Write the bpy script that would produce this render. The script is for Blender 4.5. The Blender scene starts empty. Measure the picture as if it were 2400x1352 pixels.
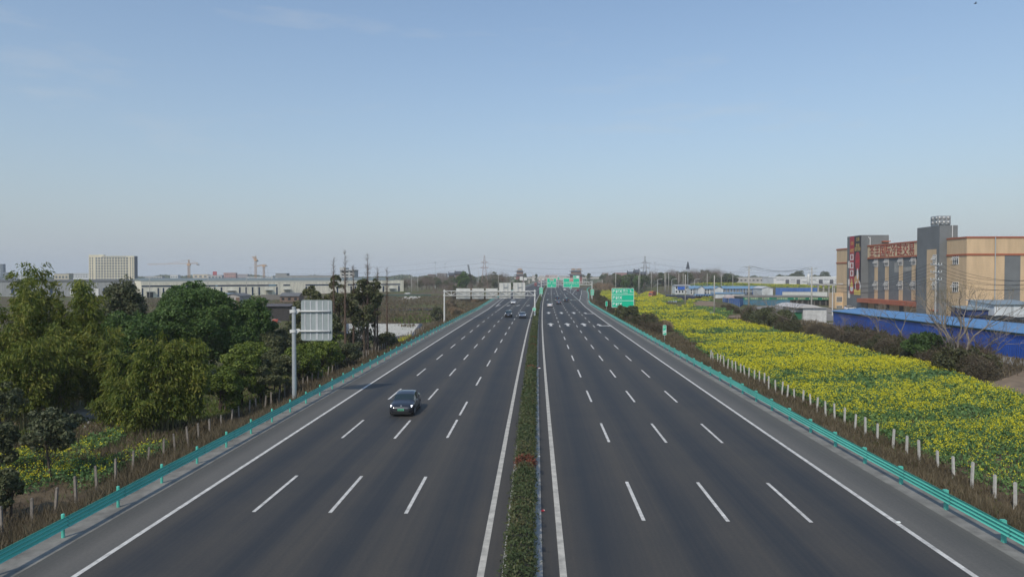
import bpy, math, random
import numpy as np
from mathutils import Vector, Matrix, Euler

random.seed(11)
rng = np.random.default_rng(11)
SC = bpy.context.scene
COL = SC.collection
PI = math.pi
HAZE_D = 0.00016

# ------------------------------------------------------------------ camera model
F = 1650.0
EYE = Vector((0, 0, 11.0))
PITCH = math.atan(29 / F)
YAW = math.atan(52 / F)
ROT = Euler((PI / 2 - PITCH, 0, YAW))
RM = ROT.to_matrix()

def ray(u, v):
    return RM @ Vector(((u - 1200) / F, (676 - v) / F, -1))

def G(u, v, z=0.0):
    d = ray(u, v)
    return EYE + d * ((z - EYE.z) / d.z)

def AT(u, v, Y):
    d = ray(u, v)
    return EYE + d * (Y / d.y)

def YX(u, X, v=660):
    d = ray(u, v)
    return X * d.y / d.x

def C(Y):
    if Y < 400:
        return 3.0e-5 * Y * Y
    return 4.8 + 0.024 * (Y - 400)

def Cn(Y):
    Y = np.asarray(Y, float)
    return np.where(Y < 400, 3.0e-5 * Y * Y, 4.8 + 0.024 * (Y - 400))

# ------------------------------------------------------------------ terrain heights
RLY = [-100, 280, 420, 527, 620, 720, 820, 1000, 1300, 1e5]
RLX = [20.3, 20.3, 28, 33, 42, 56, 62, 50, 40, 40]
LLY = [-100, 230, 340, 450, 700, 1e5]
LLX = [20.3, 20.3, 23.5, 25, 24, 24]
BUMPS = [(78, 330, 16, 22, 1.4), (100, 420, 18, 22, 2.2), (122, 400, 14, 18, 2.0), (66, 250, 20, 30, 0.5),
         (160, 612, 75, 36, 6.6), (265, 650, 60, 40, 5.0), (260, 800, 120, 70, 4.5), (-150, 560, 60, 50, 2.0), (-60, 620, 50, 70, 3.0),
         (118, 150, 1, 1, 0)]

def tz(x, y):
    x = np.asarray(x, float); y = np.asarray(y, float)
    lat = x - Cn(y)
    rl = np.interp(y, RLY, RLX); ll = np.interp(y, LLY, LLX)
    zr = -0.10 - 2.1 * np.clip((lat - rl) / 6.2, 0, 1)
    zl = -0.10 - 2.9 * np.clip((-lat - ll) / 6.7, 0, 1)
    z = np.where(lat > 0, zr, zl)
    off = np.clip((np.abs(lat) - 33) / 10, 0, 1)
    for bx, by, sx, sy, h in BUMPS:
        z = z + off * h * np.exp(-(((x - bx) / sx) ** 2 + ((y - by) / sy) ** 2))
    z = z + off * 0.18 * np.sin(x * 0.13 + 1.3) * np.sin(y * 0.09)
    return z

def tzf(x, y):
    return float(tz(x, y))

# ------------------------------------------------------------------ tagging
def tag(o, label=None, cat=None, group=None, kind=None):
    if label: o['label'] = label
    if cat: o['category'] = cat
    if group: o['group'] = group
    if kind: o['kind'] = kind
    return o

def thing(name, label, cat, loc=(0, 0, 0), rz=0.0, group=None):
    o = bpy.data.objects.new(name, None)
    o.empty_display_size = 0.3
    COL.objects.link(o)
    o.location = loc
    o.rotation_euler = (0, 0, rz)
    return tag(o, label, cat, group)

def kids(o):
    return [c for c in o.children]

def copy_tree(o, parent=None):
    c = o.copy()
    COL.objects.link(c)
    if parent is not None:
        c.parent = parent
    for ch in kids(o):
        copy_tree(ch, c)
    return c

# ------------------------------------------------------------------ materials
def new_mat(name):
    m = bpy.data.materials.new(name)
    m.use_nodes = True
    nt = m.node_tree
    return m, nt, nt.nodes['Principled BSDF']

def mat(name, col, rough=0.6, metal=0.0, var=0.12, scale=2.0, stretch=(1, 1, 1), spec=0.5, coat=0.0, bump=0.0):
    m, nt, b = new_mat(name)
    N = nt.nodes; L = nt.links
    tc = N.new('ShaderNodeTexCoord'); mp = N.new('ShaderNodeMapping')
    mp.inputs['Scale'].default_value = stretch
    no = N.new('ShaderNodeTexNoise'); no.inputs['Scale'].default_value = scale; no.inputs['Detail'].default_value = 6
    no.inputs['Roughness'].default_value = 0.65
    L.new(tc.outputs['Object'], mp.inputs['Vector']); L.new(mp.outputs[0], no.inputs['Vector'])
    cr = N.new('ShaderNodeMapRange')
    cr.inputs['From Min'].default_value = 0.3; cr.inputs['From Max'].default_value = 0.7
    cr.inputs['To Min'].default_value = 1 - var; cr.inputs['To Max'].default_value = 1 + var * 0.6
    L.new(no.outputs['Fac'], cr.inputs['Value'])
    mx = N.new('ShaderNodeVectorMath'); mx.operation = 'SCALE'
    mx.inputs[0].default_value = col[:3]
    L.new(cr.outputs[0], mx.inputs['Scale']); L.new(mx.outputs[0], b.inputs['Base Color'])
    b.inputs['Roughness'].default_value = rough
    b.inputs['Metallic'].default_value = metal
    b.inputs['Specular IOR Level'].default_value = spec
    if coat:
        b.inputs['Coat Weight'].default_value = coat; b.inputs['Coat Roughness'].default_value = 0.06
    if bump:
        bp = N.new('ShaderNodeBump'); bp.inputs['Strength'].default_value = bump
        L.new(no.outputs['Fac'], bp.inputs['Height']); L.new(bp.outputs[0], b.inputs['Normal'])
    return m

def emit_mat(name, col, s):
    m, nt, b = new_mat(name)
    b.inputs['Base Color'].default_value = (*col, 1)
    b.inputs['Emission Color'].default_value = (*col, 1)
    b.inputs['Emission Strength'].default_value = s
    return m

def leaf_mat(name, cols, trans=0.25, nscale=0.35, rough=0.6):
    """leaf colours picked per leaf, drifting between clumps"""
    m = bpy.data.materials.new(name); m.use_nodes = True
    nt = m.node_tree; N = nt.nodes; L = nt.links
    b = N['Principled BSDF']; out = N['Material Output']
    ge = N.new('ShaderNodeNewGeometry'); tc = N.new('ShaderNodeTexCoord')
    no = N.new('ShaderNodeTexNoise'); no.inputs['Scale'].default_value = nscale; no.inputs['Detail'].default_value = 3
    L.new(tc.outputs['Object'], no.inputs['Vector'])
    ad = N.new('ShaderNodeMath'); ad.operation = 'MULTIPLY_ADD'
    L.new(ge.outputs['Random Per Island'], ad.inputs[0]); ad.inputs[1].default_value = 0.6
    mr = N.new('ShaderNodeMapRange'); mr.inputs['From Min'].default_value = 0.3; mr.inputs['From Max'].default_value = 0.7
    mr.inputs['To Min'].default_value = 0.0; mr.inputs['To Max'].default_value = 0.4
    L.new(no.outputs['Fac'], mr.inputs['Value']); L.new(mr.outputs[0], ad.inputs[2])
    cr = N.new('ShaderNodeValToRGB')
    el = cr.color_ramp.elements
    while len(el) < len(cols): el.new(0.5)
    for i, c in enumerate(cols):
        el[i].position = i / (len(cols) - 1); el[i].color = (*c, 1)
    L.new(ad.outputs[0], cr.inputs['Fac'])
    L.new(cr.outputs['Color'], b.inputs['Base Color'])
    b.inputs['Roughness'].default_value = rough
    b.inputs['Specular IOR Level'].default_value = 0.3
    tr = N.new('ShaderNodeBsdfTranslucent'); L.new(cr.outputs['Color'], tr.inputs['Color'])
    mx = N.new('ShaderNodeMixShader'); mx.inputs[0].default_value = trans
    L.new(b.outputs[0], mx.inputs[1]); L.new(tr.outputs[0], mx.inputs[2]); L.new(mx.outputs[0], out.inputs['Surface'])
    return m

def ribbed_mat(name, col, axis, period, depth=0.25, rough=0.45, gap=0.0, thr=-0.93, streak=(1, 1, .22), var=.22):
    """metal cladding with evenly spaced ribs (a bump; gap also darkens groove and joint lines in the colour)"""
    m, nt, b = new_mat(name); N = nt.nodes; L = nt.links
    tc = N.new('ShaderNodeTexCoord')
    sx = N.new('ShaderNodeSeparateXYZ'); L.new(tc.outputs['Object'], sx.inputs[0])
    mu = N.new('ShaderNodeMath'); mu.operation = 'MULTIPLY'; mu.inputs[1].default_value = 2 * PI / period
    L.new(sx.outputs[axis], mu.inputs[0])
    sn = N.new('ShaderNodeMath'); sn.operation = 'SINE'; L.new(mu.outputs[0], sn.inputs[0])
    bp = N.new('ShaderNodeBump'); bp.inputs['Strength'].default_value = depth; bp.inputs['Distance'].default_value = 0.05
    L.new(sn.outputs[0], bp.inputs['Height']); L.new(bp.outputs[0], b.inputs['Normal'])
    no = N.new('ShaderNodeTexNoise'); no.inputs['Scale'].default_value = 0.6; no.inputs['Detail'].default_value = 6
    mp = N.new('ShaderNodeMapping'); mp.inputs['Scale'].default_value = streak
    L.new(tc.outputs['Object'], mp.inputs['Vector']); L.new(mp.outputs[0], no.inputs['Vector'])
    mr = N.new('ShaderNodeMapRange'); mr.inputs['From Min'].default_value = .3; mr.inputs['From Max'].default_value = .7
    mr.inputs['To Min'].default_value = 1 - var; mr.inputs['To Max'].default_value = 1.08
    L.new(no.outputs['Fac'], mr.inputs['Value'])
    last = mr.outputs[0]
    if gap:  # groove and joint lines darkened in the base colour
        gr = N.new('ShaderNodeMath'); gr.operation = 'GREATER_THAN'; gr.inputs[1].default_value = thr
        L.new(sn.outputs[0], gr.inputs[0])
        g2 = N.new('ShaderNodeMapRange'); g2.inputs['To Min'].default_value = 1 - gap; L.new(gr.outputs[0], g2.inputs['Value'])
        mm = N.new('ShaderNodeMath'); mm.operation = 'MULTIPLY'; L.new(g2.outputs[0], mm.inputs[0]); L.new(last, mm.inputs[1]); last = mm.outputs[0]
    sc = N.new('ShaderNodeVectorMath'); sc.operation = 'SCALE'; sc.inputs[0].default_value = col
    L.new(last, sc.inputs['Scale']); L.new(sc.outputs[0], b.inputs['Base Color'])
    b.inputs['Roughness'].default_value = rough
    return m

# ------------------------------------------------------------------ mesh building
class MB:
    def __init__(self):
        self.v = []; self.f = []; self.m = []
    def poly(self, pts, mi=0):
        n = len(self.v)
        self.v += [tuple(p) for p in pts]
        self.f.append(tuple(range(n, n + len(pts)))); self.m.append(mi)
        return self
    def obox(self, o, a, b, c, mi=0):
        o = Vector(o); a = Vector(a); b = Vector(b); c = Vector(c)
        if a.cross(b).dot(c) < 0: a, b = b, a
        n = len(self.v)
        for k in (0, 1):
            for p in (o, o + a, o + a + b, o + b):
                self.v.append(tuple(p + c * k))
        for q in ((0, 3, 2, 1), (4, 5, 6, 7), (0, 1, 5, 4), (1, 2, 6, 5), (2, 3, 7, 6), (3, 0, 4, 7)):
            self.f.append(tuple(n + i for i in q)); self.m.append(mi)
        return self
    def box(self, x0, x1, y0, y1, z0, z1, mi=0):
        return self.obox((min(x0, x1), min(y0, y1), min(z0, z1)), (abs(x1 - x0), 0, 0), (0, abs(y1 - y0), 0), (0, 0, abs(z1 - z0)), mi)
    def tube(self, pts, r, n=6, mi=0, cap=True):
        pts = [Vector(p) for p in pts]
        if not isinstance(r, (list, tuple)): r = [r] * len(pts)
        base = len(self.v)
        ref = Vector((0.31, 0.17, 0.93))
        for i, p in enumerate(pts):
            t = (pts[min(i + 1, len(pts) - 1)] - pts[max(i - 1, 0)])
            if t.length < 1e-9: t = Vector((0, 0, 1))
            t.normalize()
            a = t.cross(ref)
            if a.length < 1e-3: a = t.cross(Vector((1, 0, 0)))
            a.normalize(); b = t.cross(a)
            for k in range(n):
                w = 2 * PI * k / n
                self.v.append(tuple(p + (a * math.cos(w) + b * math.sin(w)) * r[i]))
        for i in range(len(pts) - 1):
            for k in range(n):
                k2 = (k + 1) % n
                self.f.append((base + i * n + k, base + i * n + k2, base + (i + 1) * n + k2, base + (i + 1) * n + k)); self.m.append(mi)
        if cap:
            self.f.append(tuple(base + k for k in range(n))[::-1]); self.m.append(mi)
            e = base + (len(pts) - 1) * n
            self.f.append(tuple(e + k for k in range(n))); self.m.append(mi)
        return self
    def prism(self, pts, d, mi=0):
        """outline of 3D points pushed along d"""
        d = Vector(d); n = len(pts); b = len(self.v)
        self.v += [tuple(p) for p in pts] + [tuple(Vector(p) + d) for p in pts]
        self.f.append(tuple(range(b, b + n))[::-1]); self.f.append(tuple(range(b + n, b + 2 * n))); self.m += [mi, mi]
        for i in range(n):
            j = (i + 1) % n
            self.f.append((b + i, b + j, b + n + j, b + n + i)); self.m.append(mi)
        return self
    def build(self, name, mats, parent=None, smooth=False, local=False, flip=False):
        me = bpy.data.meshes.new(name)
        off = Vector((0, 0, 0))
        if parent is not None and not local:
            off = parent.location if parent.parent is None else parent.parent.location
            off = Vector(off)
        if not isinstance(mats, (list, tuple)): mats = [mats]
        me.from_pydata([(x - off.x, y - off.y, z - off.z) for x, y, z in self.v], [], self.f)
        for m_ in mats: me.materials.append(m_)
        if len(mats) > 1: me.polygons.foreach_set('material_index', self.m)
        if smooth: me.polygons.foreach_set('use_smooth', [True] * len(self.f))
        me.update()
        o = bpy.data.objects.new(name, me)
        COL.objects.link(o)
        if parent is not None: o.parent = parent
        return o

def np_obj(name, V, Fq, mats, mi=None, parent=None, off=(0, 0, 0)):
    V = np.asarray(V, np.float32) - np.asarray(off, np.float32)
    n = len(Fq); k = Fq.shape[1]
    me = bpy.data.meshes.new(name)
    me.vertices.add(len(V)); me.vertices.foreach_set('co', V.ravel())
    me.loops.add(n * k); me.loops.foreach_set('vertex_index', Fq.astype(np.int32).ravel())
    me.polygons.add(n)
    me.polygons.foreach_set('loop_start', np.arange(0, n * k, k, dtype=np.int32))
    me.polygons.foreach_set('loop_total', np.full(n, k, dtype=np.int32))
    for m_ in (mats if isinstance(mats, (list, tuple)) else [mats]): me.materials.append(m_)
    if mi is not None: me.polygons.foreach_set('material_index', np.asarray(mi, np.int32))
    me.update(calc_edges=True); me.validate()
    o = bpy.data.objects.new(name, me); COL.objects.link(o)
    if parent is not None: o.parent = parent
    return o

def unit(a):
    return a / np.maximum(np.linalg.norm(a, axis=1, keepdims=True), 1e-9)

def leaf_geo(P, size, aspect=0.5, axis=None, axis_w=1.0, nrm=None, nrm_w=1.0):
    """rhombic leaves: P centres, long axis near `axis`, facing near `nrm`"""
    n = len(P)
    A = rng.normal(size=(n, 3))
    if axis is not None: A = unit(A) * (1 - axis_w) + axis * axis_w + 1e-4
    A = unit(A)
    Nn = rng.normal(size=(n, 3))
    if nrm is not None: Nn = unit(Nn) + nrm * nrm_w
    B = unit(np.cross(Nn, A))
    s = np.broadcast_to(np.asarray(size, float), (n,))[:, None] * 0.5
    V = np.stack([P + A * s, P + B * s * aspect, P - A * s, P - B * s * aspect], 1).reshape(-1, 3)
    return V, np.arange(4 * n).reshape(n, 4)

def join_geo(parts):
    Vs, Fs, Ms, o = [], [], [], 0
    for V, Fq, m_ in parts:
        Vs.append(V); Fs.append(Fq + o); Ms.append(np.full(len(Fq), m_)); o += len(V)
    return np.concatenate(Vs), np.concatenate(Fs), np.concatenate(Ms)

# ------------------------------------------------------------------ text
def text_obj(s, name, centre, w, h, face, m_, parent, depth=0.02, stretch=True):
    cu = bpy.data.curves.new('t', 'FONT'); cu.body = s; cu.size = 1.0; cu.extrude = 0.01
    cu.resolution_u = 2
    to = bpy.data.objects.new('t', cu); COL.objects.link(to)
    dg = bpy.context.evaluated_depsgraph_get(); dg.update()
    me = bpy.data.meshes.new_from_object(to.evaluated_get(dg), depsgraph=dg)
    bpy.data.objects.remove(to); bpy.data.curves.remove(cu)
    me.name = name
    n = len(me.vertices)
    if n == 0: return None
    co = np.empty(n * 3); me.vertices.foreach_get('co', co); co = co.reshape(-1, 3)
    lo = co.min(0); hi = co.max(0); sz = np.maximum(hi - lo, 1e-6)
    c = (co - (lo + hi) / 2) / sz
    sx, sy = w, h
    if not stretch:
        k = min(w / sz[0], h / sz[1]); sx, sy = sz[0] * k, sz[1] * k
    c = c * np.array([sx, sy, depth])
    # text x runs to the right as one looks at the face
    X = {'-Y': (1, 0, 0), '-X': (0, -1, 0)}[face]; Nn = {'-Y': (0, -1, 0), '-X': (-1, 0, 0)}[face]
    W = c[:, 0:1] * np.array(X) + c[:, 1:2] * np.array((0, 0, 1)) + c[:, 2:3] * np.array(Nn)
    top = parent if parent.parent is None else parent.parent
    W = W + np.array(centre) - np.array(top.location)
    me.vertices.foreach_set('co', W.ravel()); me.update()
    me.materials.clear(); me.materials.append(m_)
    o = bpy.data.objects.new(name, me); COL.objects.link(o); o.parent = parent
    return o
# ------------------------------------------------------------------ camera, sky, sun
cam = bpy.data.cameras.new('camera'); cam.sensor_width = 36; cam.lens = 36 * F / 2400
cam.clip_start = 0.5; cam.clip_end = 30000
camo = bpy.data.objects.new('camera', cam); COL.objects.link(camo)
camo.location = EYE; camo.rotation_euler = ROT; SC.camera = camo

SUN_EL = math.radians(44); SUN_A = math.radians(26)      # sun behind the viewer, a little to the left
sdir = Vector((-math.sin(SUN_A) * math.cos(SUN_EL), -math.cos(SUN_A) * math.cos(SUN_EL), math.sin(SUN_EL)))
w = bpy.data.worlds.new('World'); SC.world = w; w.use_nodes = True
nt = w.node_tree; bg = nt.nodes['Background']
sky = nt.nodes.new('ShaderNodeTexSky'); sky.sky_type = 'NISHITA'; sky.sun_disc = False
sky.sun_elevation = SUN_EL; sky.sun_rotation = math.atan2(sdir.x, sdir.y)
sky.altitude = 400; sky.air_density = 1.35; sky.dust_density = 1.0; sky.ozone_density = 4.0
# pale haze layer low in the sky and a few thin wisps of cloud, both by direction only
wn, wl_ = nt.nodes, nt.links
wtc = wn.new('ShaderNodeTexCoord'); wsp = wn.new('ShaderNodeSeparateXYZ'); wl_.new(wtc.outputs['Generated'], wsp.inputs[0])
def wmath(op, a, b_):
    n = wn.new('ShaderNodeMath'); n.operation = op
    for i, q in enumerate((a, b_)):
        if isinstance(q, (int, float)): n.inputs[i].default_value = q
        else: wl_.new(q, n.inputs[i])
    return n.outputs[0]
wz = wmath('MAXIMUM', wsp.outputs[2], 0.0)
hf = wmath('POWER', 2.71828, wmath('MULTIPLY', wz, -1 / 0.22))
wmx = wn.new('ShaderNodeMix'); wmx.data_type = 'RGBA'
wl_.new(hf, wmx.inputs['Factor']); wl_.new(sky.outputs[0], wmx.inputs['A'])
SKYS = 0.14
wmx.inputs['B'].default_value = (.385 / SKYS, .445 / SKYS, .528 / SKYS, 1)
wmp = wn.new('ShaderNodeMapping'); wmp.inputs['Scale'].default_value = (2.2, 5.0, 16.0); wmp.inputs['Rotation'].default_value = (0.0, .14, .3)
wl_.new(wtc.outputs['Generated'], wmp.inputs['Vector'])
wno = wn.new('ShaderNodeTexNoise'); wno.inputs['Scale'].default_value = 1.3; wno.inputs['Detail'].default_value = 7; wno.inputs['Roughness'].default_value = .6
wl_.new(wmp.outputs[0], wno.inputs['Vector'])
wmr = wn.new('ShaderNodeMapRange'); wmr.inputs['From Min'].default_value = .57; wmr.inputs['From Max'].default_value = .80; wmr.inputs['To Max'].default_value = .38
wl_.new(wno.outputs['Fac'], wmr.inputs['Value'])
wm2 = wn.new('ShaderNodeMix'); wm2.data_type = 'RGBA'; wl_.new(wmr.outputs[0], wm2.inputs['Factor']); wl_.new(wmx.outputs['Result'], wm2.inputs['A'])
wm2.inputs['B'].default_value = (.56 / SKYS, .60 / SKYS, .64 / SKYS, 1)
nt.links.new(wm2.outputs['Result'], bg.inputs['Color']); bg.inputs['Strength'].default_value = SKYS
sl = bpy.data.lights.new('sun', 'SUN'); sl.energy = 2.85; sl.angle = math.radians(2.5); sl.color = (1.0, 0.90, 0.75)
so = bpy.data.objects.new('sun', sl); COL.objects.link(so)
so.rotation_euler = (-sdir).to_track_quat('-Z', 'Y').to_euler(); so.location = (0, 0, 80)
SC.view_settings.view_transform = 'Standard'; SC.view_settings.look = 'None'
SC.view_settings.exposure = 0.0; SC.view_settings.gamma = 1.0; SC.view_settings.use_curve_mapping = False
cy = SC.cycles
cy.max_bounces = 6; cy.diffuse_bounces = 3; cy.glossy_bounces = 3; cy.transmission_bounces = 4; cy.volume_bounces = 0
cy.transparent_max_bounces = 6; cy.use_denoising = True; cy.sample_clamp_indirect = 6

# ------------------------------------------------------------------ materials
M = {}
M['white_line'] = mat('white_line_paint', (0.60, 0.59, 0.55), 0.75, var=0.42, scale=2.2)
M['yellow_white'] = mat('edge_line_paint', (0.49, 0.475, 0.42), 0.75, var=0.38, scale=1.6)
M['kerb'] = mat('kerb_concrete', (0.36, 0.36, 0.34), 0.85, var=0.3, scale=1.5)
M['edge_conc'] = mat('edge_concrete', (0.21, 0.205, 0.185), 0.9, var=0.45, scale=0.9)
M['rail'] = ribbed_mat('teal_guardrail_paint', (0.115, 0.54, 0.43), 1, 4.1, .0, .40, gap=.45, thr=-.9988, streak=(1, .5, 2), var=.20)
M['rail_post'] = mat('teal_post_paint', (0.095, 0.48, 0.38), 0.45, var=0.2, scale=3)
M['galv'] = mat('galvanised_steel', (0.44, 0.47, 0.48), 0.45, 0.35, var=0.12, scale=3)
M['galv_white'] = mat('pale_painted_steel', (0.62, 0.63, 0.61), 0.5, 0.0, var=0.10, scale=3)
M['sign_back'] = mat('bare_aluminium_sheet', (0.31, 0.355, 0.355), 0.5, 0.15, var=0.14, scale=1.6)
M['sign_back_white'] = mat('pale_sign_back', (0.58, 0.59, 0.56), 0.55, 0.0, var=0.12, scale=1.2)
M['sign_green'] = mat('sign_green_sheet', (0.0, 0.50, 0.29), 0.35, var=0.06, scale=1)
M['sign_white'] = mat('sign_white_sheet', (0.74, 0.78, 0.75), 0.4, var=0.05, scale=1)
M['sign_red'] = mat('sign_red_sheet', (0.50, 0.04, 0.05), 0.4, var=0.05)
M['yellow'] = mat('hazard_yellow', (0.62, 0.45, 0.03), 0.5)
M['black'] = mat('matt_black', (0.015, 0.015, 0.016), 0.6)
M['post_conc'] = mat('white_concrete_post', (0.52, 0.51, 0.47), 0.85, var=0.35, scale=4)
M['post_conc_old'] = mat('weathered_concrete_post', (0.25, 0.225, 0.195), 0.9, var=0.5, scale=4)
M['pole_conc'] = mat('utility_pole_concrete', (0.40, 0.385, 0.35), 0.85, var=0.2, scale=1)
M['bark'] = mat('tree_bark', (0.085, 0.066, 0.050), 0.95, var=0.35, scale=3)
M['bark_pale'] = mat('pale_bark', (0.23, 0.20, 0.165), 0.9, var=0.3, scale=3)
M['bark_brown'] = mat('reddish_bark', (0.115, 0.078, 0.058), 0.95, var=0.3, scale=3)
M['culm'] = mat('bamboo_culm', (0.20, 0.19, 0.08), 0.6, var=0.3, scale=1)
M['soil'] = mat('bare_soil', (0.22, 0.16, 0.10), 0.95, var=0.35, scale=0.6)
M['gravel'] = mat('pale_gravel', (0.30, 0.285, 0.26), 0.95, var=0.4, scale=2.5)

L_BAMBOO = leaf_mat('bamboo_leaf', [(0.044, 0.079, 0.013), (0.110, 0.154, 0.022), (0.193, 0.215, 0.035), (0.281, 0.248, 0.055)], 0.36, 0.42)
L_BROAD = leaf_mat('broad_leaf', [(0.044, 0.090, 0.024), (0.076, 0.139, 0.034), (0.127, 0.193, 0.046)], 0.26, 0.22)
L_DARK = leaf_mat('dark_leaf', [(0.049, 0.064, 0.032), (0.084, 0.099, 0.046), (0.139, 0.136, 0.070)], 0.15, 0.3)
L_CITRUS = leaf_mat('citrus_leaf', [(0.055, 0.085, 0.018), (0.120, 0.170, 0.026), (0.250, 0.290, 0.048)], 0.22, 0.35)
L_IVY = leaf_mat('olive_leaf', [(0.056, 0.073, 0.034), (0.098, 0.112, 0.048), (0.154, 0.148, 0.067)], 0.18, 0.3)
L_HEDGE = leaf_mat('hedge_leaf', [(0.033, 0.055, 0.021), (0.056, 0.086, 0.032), (0.092, 0.104, 0.042), (0.132, 0.101, 0.053)], 0.15, 0.55)
L_REDBUSH = leaf_mat('red_leaf', [(0.075, 0.028, 0.018), (0.17, 0.050, 0.028), (0.22, 0.10, 0.055)], 0.15, 2.0)
L_BROWN = leaf_mat('dry_weed_blade', [(0.070, 0.056, 0.034), (0.122, 0.098, 0.058), (0.200, 0.160, 0.098)], 0.2, 0.12)
L_TAN = leaf_mat('dry_reed_blade', [(0.20, 0.14, 0.085), (0.30, 0.22, 0.13), (0.36, 0.28, 0.18)], 0.2, 0.15)
L_GRASS = leaf_mat('green_grass_blade', [(0.065, 0.105, 0.020), (0.110, 0.170, 0.030), (0.160, 0.210, 0.045)], 0.25, 0.2)
L_RAPELEAF = leaf_mat('rape_leaf', [(0.068, 0.145, 0.056), (0.110, 0.205, 0.066), (0.200, 0.285, 0.062)], 0.22, 0.12)
L_RAPEFLOWER = leaf_mat('rape_flower', [(0.50, 0.46, 0.016), (0.64, 0.59, 0.022), (0.70, 0.67, 0.05)], 0.25, 0.12)
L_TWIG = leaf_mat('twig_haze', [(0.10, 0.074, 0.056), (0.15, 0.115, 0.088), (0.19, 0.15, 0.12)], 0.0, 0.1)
L_FARWOOD = leaf_mat('far_leaf', [(0.052, 0.078, 0.039), (0.083, 0.110, 0.048), (0.127, 0.124, 0.069)], 0.1, 0.02)

# ------------------------------------------------------------------ road surface
YS = np.array(list(range(-60, 120, 6)) + list(range(120, 420, 12)) + list(range(420, 1000, 40)) + list(range(1000, 2601, 100)), float)

def strip_obj(name, lat0, lat1, z, m_, ys=YS, n=1, label=None):
    """sheet following the road between two lateral offsets (numbers or functions of distance)"""
    f0 = lat0 if callable(lat0) else (lambda y: lat0)
    f1 = lat1 if callable(lat1) else (lambda y: lat1)
    vs, fs, uv = [], [], []
    for y in ys:
        for k in range(n + 1):
            l = f0(y) + (f1(y) - f0(y)) * k / n
            vs.append((C(y) + l, y, z)); uv.append((l, y))
    for i in range(len(ys) - 1):
        for k in range(n):
            a = i * (n + 1) + k
            fs.append((a, a + 1, a + n + 2, a + n + 1))
    me = bpy.data.meshes.new(name); me.from_pydata(vs, [], fs)
    ul = me.uv_layers.new(name='road')
    for p in me.polygons:
        for li in p.loop_indices: ul.data[li].uv = uv[me.loops[li].vertex_index]
    me.materials.append(m_); me.update()
    o = bpy.data.objects.new(name, me); COL.objects.link(o)
    return tag(o, kind='structure')

def asphalt(name, c0, c1, patch, period):
    m, nt, b = new_mat(name); N = nt.nodes; L = nt.links
    uv = N.new('ShaderNodeUVMap'); uv.uv_map = 'road'
    sp = N.new('ShaderNodeSeparateXYZ'); L.new(uv.outputs[0], sp.inputs[0])
    def math_(op, a, b_=None, c_=None):
        n = N.new('ShaderNodeMath'); n.operation = op
        for i, q in enumerate((a, b_, c_)):
            if q is None: continue
            if isinstance(q, (int, float)): n.inputs[i].default_value = q
            else: L.new(q, n.inputs[i])
        return n.outputs[0]
    lat, lon = sp.outputs[0], sp.outputs[1]
    mp = N.new('ShaderNodeMapping'); mp.inputs['Scale'].default_value = (0.9, 0.018, 1); L.new(uv.outputs[0], mp.inputs['Vector'])
    n1 = N.new('ShaderNodeTexNoise'); n1.inputs['Scale'].default_value = 1.0; n1.inputs['Detail'].default_value = 7; n1.inputs['Roughness'].default_value = .6
    L.new(mp.outputs[0], n1.inputs['Vector'])
    n2 = N.new('ShaderNodeTexNoise'); n2.inputs['Scale'].default_value = 0.22; n2.inputs['Detail'].default_value = 10; n2.inputs['Roughness'].default_value = .7
    L.new(uv.outputs[0], n2.inputs['Vector'])
    n3 = N.new('ShaderNodeTexNoise'); n3.inputs['Scale'].default_value = 9.0; n3.inputs['Detail'].default_value = 4
    L.new(uv.outputs[0], n3.inputs['Vector'])
    # worn wheel bands between the cleaner middles of the lanes
    ph = math_('MULTIPLY', math_('ADD', lat, math_('MULTIPLY_ADD', math_('LESS_THAN', lat, 0.0), 3.05, -1.06)), 2 * PI / period)
    band = math_('MULTIPLY_ADD', math_('COSINE', ph), 0.34, 0.48)
    fac = math_('ADD', band, math_('MULTIPLY_ADD', n1.outputs['Fac'], 1.5, -0.75))
    fac = math_('ADD', fac, math_('MULTIPLY_ADD', n2.outputs['Fac'], 0.9, -0.45))
    mp4 = N.new('ShaderNodeMapping'); mp4.inputs['Scale'].default_value = (5.5, 0.012, 1); L.new(uv.outputs[0], mp4.inputs['Vector'])
    n4 = N.new('ShaderNodeTexNoise'); n4.inputs['Scale'].default_value = 1.0; n4.inputs['Detail'].default_value = 4; L.new(mp4.outputs[0], n4.inputs['Vector'])
    fac = math_('ADD', fac, math_('MULTIPLY_ADD', n4.outputs['Fac'], 0.8, -0.4))
    mx = N.new('ShaderNodeMix'); mx.data_type = 'RGBA'; mx.clamp_factor = True
    L.new(fac, mx.inputs['Factor']); mx.inputs['A'].default_value = (*c0, 1); mx.inputs['B'].default_value = (*c1, 1)
    # resurfaced darker stretch
    pl = math_('MULTIPLY', math_('LESS_THAN', lat, 0.0), math_('GREATER_THAN', lon, 172.0))
    pr = math_('MULTIPLY', math_('GREATER_THAN', lat, 0.0), math_('GREATER_THAN', lon, 134.0))
    pt = math_('MULTIPLY_ADD', math_('ADD', pl, pr), -patch, 1.0)
    # transverse seams and small cracks
    grain = math_('MULTIPLY_ADD', n3.outputs['Fac'], 0.5, 0.75)
    k = math_('MULTIPLY', pt, grain)
    sc = N.new('ShaderNodeVectorMath'); sc.operation = 'SCALE'
    L.new(mx.outputs['Result'], sc.inputs[0]); L.new(k, sc.inputs['Scale']); L.new(sc.outputs[0], b.inputs['Base Color'])
    b.inputs['Roughness'].default_value = 0.72; b.inputs['Specular IOR Level'].default_value = 0.35
    bp = N.new('ShaderNodeBump'); bp.inputs['Strength'].default_value = 0.12; L.new(n3.outputs['Fac'], bp.inputs['Height']); L.new(bp.outputs[0], b.inputs['Normal'])
    return m

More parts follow.
